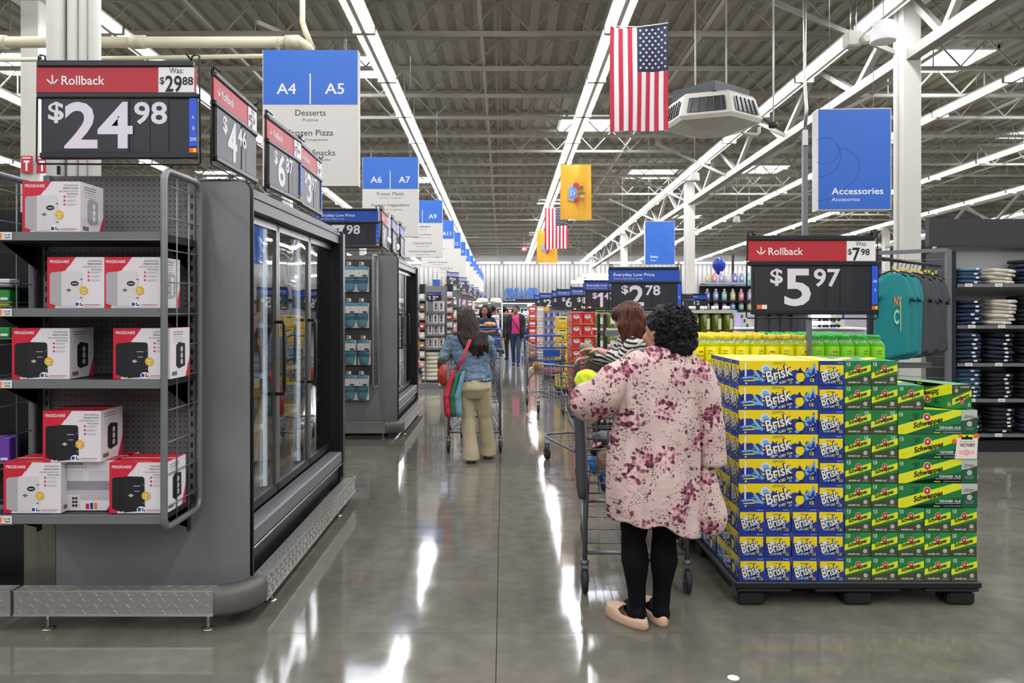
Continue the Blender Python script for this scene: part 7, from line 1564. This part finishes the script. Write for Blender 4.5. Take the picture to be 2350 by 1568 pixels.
PIK = mat('pickle_jar', '#6f7a34', .2, var=.3, vscale=30); mb = MB(); mb.lathe([(.062, 0), (.068, .01), (.068, .17), (.055, .195)], PIK, n=12); mb.lathe([(.058, .195), (.058, .22)], mat('lid_green', '#3f7a3a', .4), n=12); mb.rect(Fr((0, -.07, 0)), -.03, .05, .03, .13, TAGW, .001); PJ = mb.mesh('pickle_jar')
yp = 9.4
pallet('small black pallet under the pickle jars', gx(1378, yp)-.09, yp-.08, .32, .18, .119)
for k in range(5):
    for i in range(2): o = inst(PJ, 'pickle_jar', None, (gx(1378, yp)+.14*i, yp, .14+.28*k), 0); tag(o, 'green pickle jar, %s up in the %s column by the red cartons' % (ORD[k], ['nearer', 'further'][i]), 'jar', 'pickle jars beside the red cartons')
    mb = MB(); mb.box(gx(1378, yp)-.09, yp-.08, .12+.28*k, gx(1378, yp)+.23, yp+.1, .138+.28*k, TAGW); tag(mb.build('jar_tray'), 'white tray under the %s layer of pickle jars' % ORD[k], 'tray')
# red cartons
mb = MB(); w_, h_ = .150, .155; CR = mat('red_carton', '#c02a2a', .45); mb.box(-w_/2, 0, 0, w_/2, .3, h_, CR, bev=.003); F = Fr((-w_/2, 0, 0)); mb.disc(F, w_*.42, h_*.62, .045, mat('carton_oval', '#d8c6b8', .5), .001, .032); mb.disc(F, w_*.42, h_*.72, .026, mat('carton_mauve', '#8a84b4', .5), .002, .012); mb.stroke(F, [(w_*.8, h_*.5), (w_*.74, h_*.2), (w_*.85, h_*.1)], .008, CREAM, .001); S_ = Fr((-w_/2, .3, 0), (0, -1, 0)); mb.rect(S_, .03, .03, .27, .12, mat('carton_side_pink', '#b88a94', .5), .001); RC = mb.mesh('red_carton')
yr2 = 10.5; xr = gx(1312, yr2)
stack('red_carton', lambda i, j, k: 'red carton with cream oval, column %s, %s layer up, %s row deep' % (['one', 'two', 'three', 'four'][i], ORD[k], ORD[j]), 'carton', 'red cartons with cream ovals', RC, xr, yr2, 4, 2, 8, .155, .31, .166, .13)
for k in range(8): mb = MB(); mb.box(xr-.02, yr2-.015, .118+.166*k, xr+.64, yr2-.005, .128+.166*k, ORANGE); tag(mb.build('tray_edge'), 'orange tray edge under the %s layer of red cartons' % ORD[k], 'tray')
pallet('black pallet under the red cartons with cream ovals', xr, yr2, .62, .62, .116)
# yellow cases
mb = MB(); w_, h_ = .175, .20; CYL = mat('yellow_case', '#d6a91c', .45); mb.box(-w_/2, 0, 0, w_/2, .3, h_, CYL, bev=.003); F = Fr((-w_/2, 0, 0)); mb.rect(F, .01, h_*.55, w_-.01, h_*.95, mat('yellow_pale', '#d8cf70', .5), .001); mb.rect(F, .03, h_*.78, w_-.03, h_*.88, INK, .002); mb.poly(F, [(.02, .02), (.08, .06), (.05, .09), (.14, .05), (.15, .02)], mat('yellow_deep', '#e0be30', .5), .001); YC = mb.mesh('yellow_case')
yy3 = 13.3; xy = gx(1279, yy3)
stack('yellow_case', lambda i, j, k: 'yellow snack case, column %s, %s layer up, %s row deep' % (['one', 'two', 'three'][i], ORD[k], ORD[j]), 'carton', 'yellow snack cases', YC, xy, yy3, 3, 2, 6, .18, .31, .205, .13, lambda i, j, k: False)
pallet('black pallet under the yellow snack cases', xy, yy3, .55, .62, .116)
mb = MB(); w_, h_ = .12, .16; m1 = mat('can_case_grey', '#7e7c8c', .5, var=.2); mb.box(-w_/2, 0, 0, w_/2, .25, h_, m1); F = Fr((-w_/2, 0, 0)); mb.rect(F, .015, .03, .05, .12, NAVYP, .001); mb.rect(F, .065, .03, .10, .12, LGREY, .001); CC = mb.mesh('can_case')
yc4 = 16.2; xc = gx(1249, yc4)
stack('can_case', lambda i, j, k: 'grey and purple can case, column %s, %s layer up, %s row deep' % (['one', 'two', 'three'][i], ORD[k], ORD[j]), 'carton', 'grey and purple can cases', CC, xc, yc4, 3, 2, 8, .125, .26, .165, .13)
pallet('black pallet under the grey and purple can cases', xc, yc4, .38, .52, .116)
mb = MB(); mb.lathe([(.05, 0), (.075, .02), (.08, .10), (.07, .11)], mat('tub_white', '#c9c5b8', .5), n=10); mb.box(.09, -.05, 0, .2, .05, .16, CYL); TUB = mb.mesh('snack_tub')
yt = 18.6
pallet('small black pallet under the column of white tubs', gx(1241, yt)-.09, yt-.09, .30, .19, .124)
for k in range(9):
    o = inst(TUB, 'snack_tub', None, (gx(1241, yt), yt, .14+.155*k), 0); tag(o, 'white tub with yellow carton, %s up in the column past the purple cans' % ORD[k], 'tub', 'tubs in the column past the purple cans')
    mb = MB(); mb.box(gx(1241, yt)-.09, yt-.09, .125+.155*k, gx(1241, yt)+.21, yt+.1, .139+.155*k, TAGW); tag(mb.build('tub_tray'), 'thin tray under tub number %s from the floor' % ORD[k], 'tray')
yf = 21.5
pallet('small black pallet under the far cartons', gx(1222, yf)-.1, yf, .44, .3, .129)
for k in range(7):
    for i in range(2): o = inst(good('box', (0, 7)[i], .2, .2, .2), 'far_carton', None, (gx(1222, yf)+.22*i, yf, .13+.205*k), 0); tag(o, '%s far carton, %s layer up, past the white tubs' % (PC[(0, 7)[i]][0], ORD[k]), 'carton', 'far cartons past the white tubs')
# ================================================================== toiletries, cosmetics and eyewear behind the soft drinks
yb = 14.0; xa, xb = gx(1618, yb), gx(2010, yb)
e = empty('toiletries_shelf', 'long dark wall shelf of bath bottles behind the 5.97 board', 'shelving', (0, 0, 0)); zz = [gz(p, yb) for p in (712, 690, 650)]
mb = MB(); mb.box(xa, yb+.40, 0, xb, yb+.45, gz(655, yb), DK); mb.build('back_panel', e)
for z in (zz[0]-.0, zz[1], zz[2]): mb = MB(); mb.box(xa, yb, z-.03, xb, yb+.4, z, BLKP); mb.build('shelf', e)
mb = MB(); mb.box(xa, yb, zz[2]-.02, xb, yb+.40, zz[2]+.0, mat('pale_blue_edge', '#7fa0c0', .5)) if False else None
mb = MB(); mb.box(xa, yb-.01, zz[2]-.03, xb, yb-.001, zz[2]+.012, mat('pale_blue_edge', '#8fa8c4', .5)); mb.build('blue_edge', e)
mb = MB(); mb.box(xa, yb+.02, 0, xb, yb+.39, gz(716, yb), mat('white_fixture', '#b5b2b6', .5)); mb.build('base', e)
SHP = []
for i, c in enumerate(('#8a6fb0', '#b9a0c8', '#cfc58a', '#7f9cc8', '#d9d6d2', '#d88a8a', '#7fc4b8')):
    mb = MB(); mm = mat('lotion_%d' % i, c, .35); mb.loft([(0, 0, 0, .035, .025), (0, 0, .02, .048, .03), (0, 0, .12, .05, .032), (0, 0, .17, .03, .022), (0, 0, .18, .02, .018)], mm, 12); mb.lathe([(.02, .18), (.02, .215)], WHITE, n=8); mb.disc(Fr((0, -.033, 0)), 0, .09, .022, WHITE, .001, .035); SHP.append(mb.mesh('lotion_bottle'))
LN = ['violet', 'lilac', 'gold', 'blue', 'white', 'coral', 'mint']
for r, z in enumerate((zz[1], zz[0], zz[2])):
    for k in range(12 if r < 2 else 22):
        i = (k*3+r) % 7; x = xa+.07+(.155 if r < 2 else .125)*k
        if x > xa+2.0 and r < 2: continue
        o = inst(SHP[i], 'lotion_bottle', None, (x, yb+.10, z+.001), 0); o.scale = (1, 1, 1.0 if r != 1 else .8)
        tag(o, '%s lotion bottle, %s along the %s shelf of toiletries' % (LN[i], ORD[k], ['middle', 'lower', 'upper'][r]), 'bottle', 'lotion bottles behind the 5.97 board')
# counter line and bright displays between bottles and board
yk = 11.5; e = empty('white_counter', 'low white and lilac cosmetics fixture behind the aloe bottles', 'counter', (0, 0, 0)); xa, xb = gx(1668, yk), gx(1985, yk)
mb = MB(); mb.box(xa, yk, 0, xb, yk+.5, gz(758, yk), MATS['white_fixture']); mb.box(gx(1690, yk), yk-.05, gz(756, yk), xb, yk+.5, gz(752, yk), WHITE); mb.build('base', e)
LIT = mat('backlit_panel', '#ffffff', .5, emit='#dfe6ff', es=.9); LILp = mat('lilac_panel', '#b7abd8', .5)
for k, (a, b_, c) in enumerate(((1670, 1700, 0), (1700, 1712, 1), (1712, 1740, 0), (1745, 1790, 0), (1795, 1858, 0), (1870, 1880, 1), (1880, 1925, 2), (1928, 1960, 0))):
    mb = MB(); mb.box(gx(a, yk), yk+.3, gz(755, yk), gx(b_, yk), yk+.33, gz(718, yk), LILp if c == 1 else (LIT if c == 2 else MATS['white_fixture'])); F = Fr((gx(a, yk), yk+.3, gz(755, yk))); w = gx(b_, yk)-gx(a, yk)
    if c == 0:
        for q in range(4):
            for r in range(3): mb.rect(F, w*(.08+.23*q), .02+.07*r, w*(.26+.23*q), .07+.07*r, [INK, LGREY, mat('gold_pack', '#c2a860', .5), BLB][(q+r+k) % 4] if k > 1 else GREYP, .002)
    mb.build('display_panel', e)
GLF = mat('sunglass_frame', '#1a1a1e', .3)
for k in range(6):
    mb = MB(); x = gx(1886+17*(k % 3), yk-.1); z = gz(748-14*(k//3), yk); 
    for s_ in (-1, 1): mb.ell((s_*.032, 0, 0), .027, .006, .022, GLF, 10, 6)
    mb.tube([(-.06, 0, .012), (0, -.004, .016), (.06, 0, .012)], .004, GLF, 5); mb.tube([(-.06, 0, .012), (-.062, .12, .005)], .003, GLF, 4); mb.tube([(.06, 0, .012), (.062, .12, .005)], .003, GLF, 4)
    mb.box(-.004, .01, -.02, .004, .40, .0, CHROME)
    o = mb.build('sunglasses', None, (x, yk-.1, z)); tag(o, 'pair of sunglasses, %s row of the lit stand, %s from the board pole' % (['lower', 'upper'][k//3], ORD[k % 3]), 'sunglasses', 'sunglasses on the backlit stand')
# balloon
mb = MB(); mb.loft([(0, 0, -.20, .005, .005), (0, 0, -.16, .05, .04), (0, 0, -.02, .14, .09), (0, 0, .08, .15, .10), (0, 0, .16, .11, .08), (0, 0, .20, .03, .02)], mat('balloon_blue', '#2a3fa0', .25, var=.5, vscale=12), 18); mb.tube([(0, 0, -.2), (.01, 0, -.8)], .003, WHITE, 4)
o = mb.build('balloon', None, (gx(1650, 17), 17, gz(612, 17))); tag(o, 'shiny blue foil balloon floating above the toiletries', 'balloon')
mb = MB(); mb.box(gx(1680, 24), 24, 0, gx(1685, 24), 24.08, gz(585, 24), DK); tag(mb.build('dark_post'), 'thin dark post rising behind the toiletries', 'post')
# litter and marks on the floor
mb = MB(); mb.loft([(0, 0, 0, .013, .004), (0, 0, .003, .012, .003)], TAGO, 8); o = mb.build('orange_scrap', None, (gx(825, 4.25), 4.25, .0005), .3); tag(o, 'tiny orange scrap lying on the polished floor', 'litter')
mb = MB(); mb.lathe([(.024, 0), (.024, .0015)], TAGW, n=16); o = mb.build('floor_sticker', None, (gx(1683, 3.12), 3.12, .0003)); tag(o, 'small pale round sticker on the floor near the pallet', 'sticker')
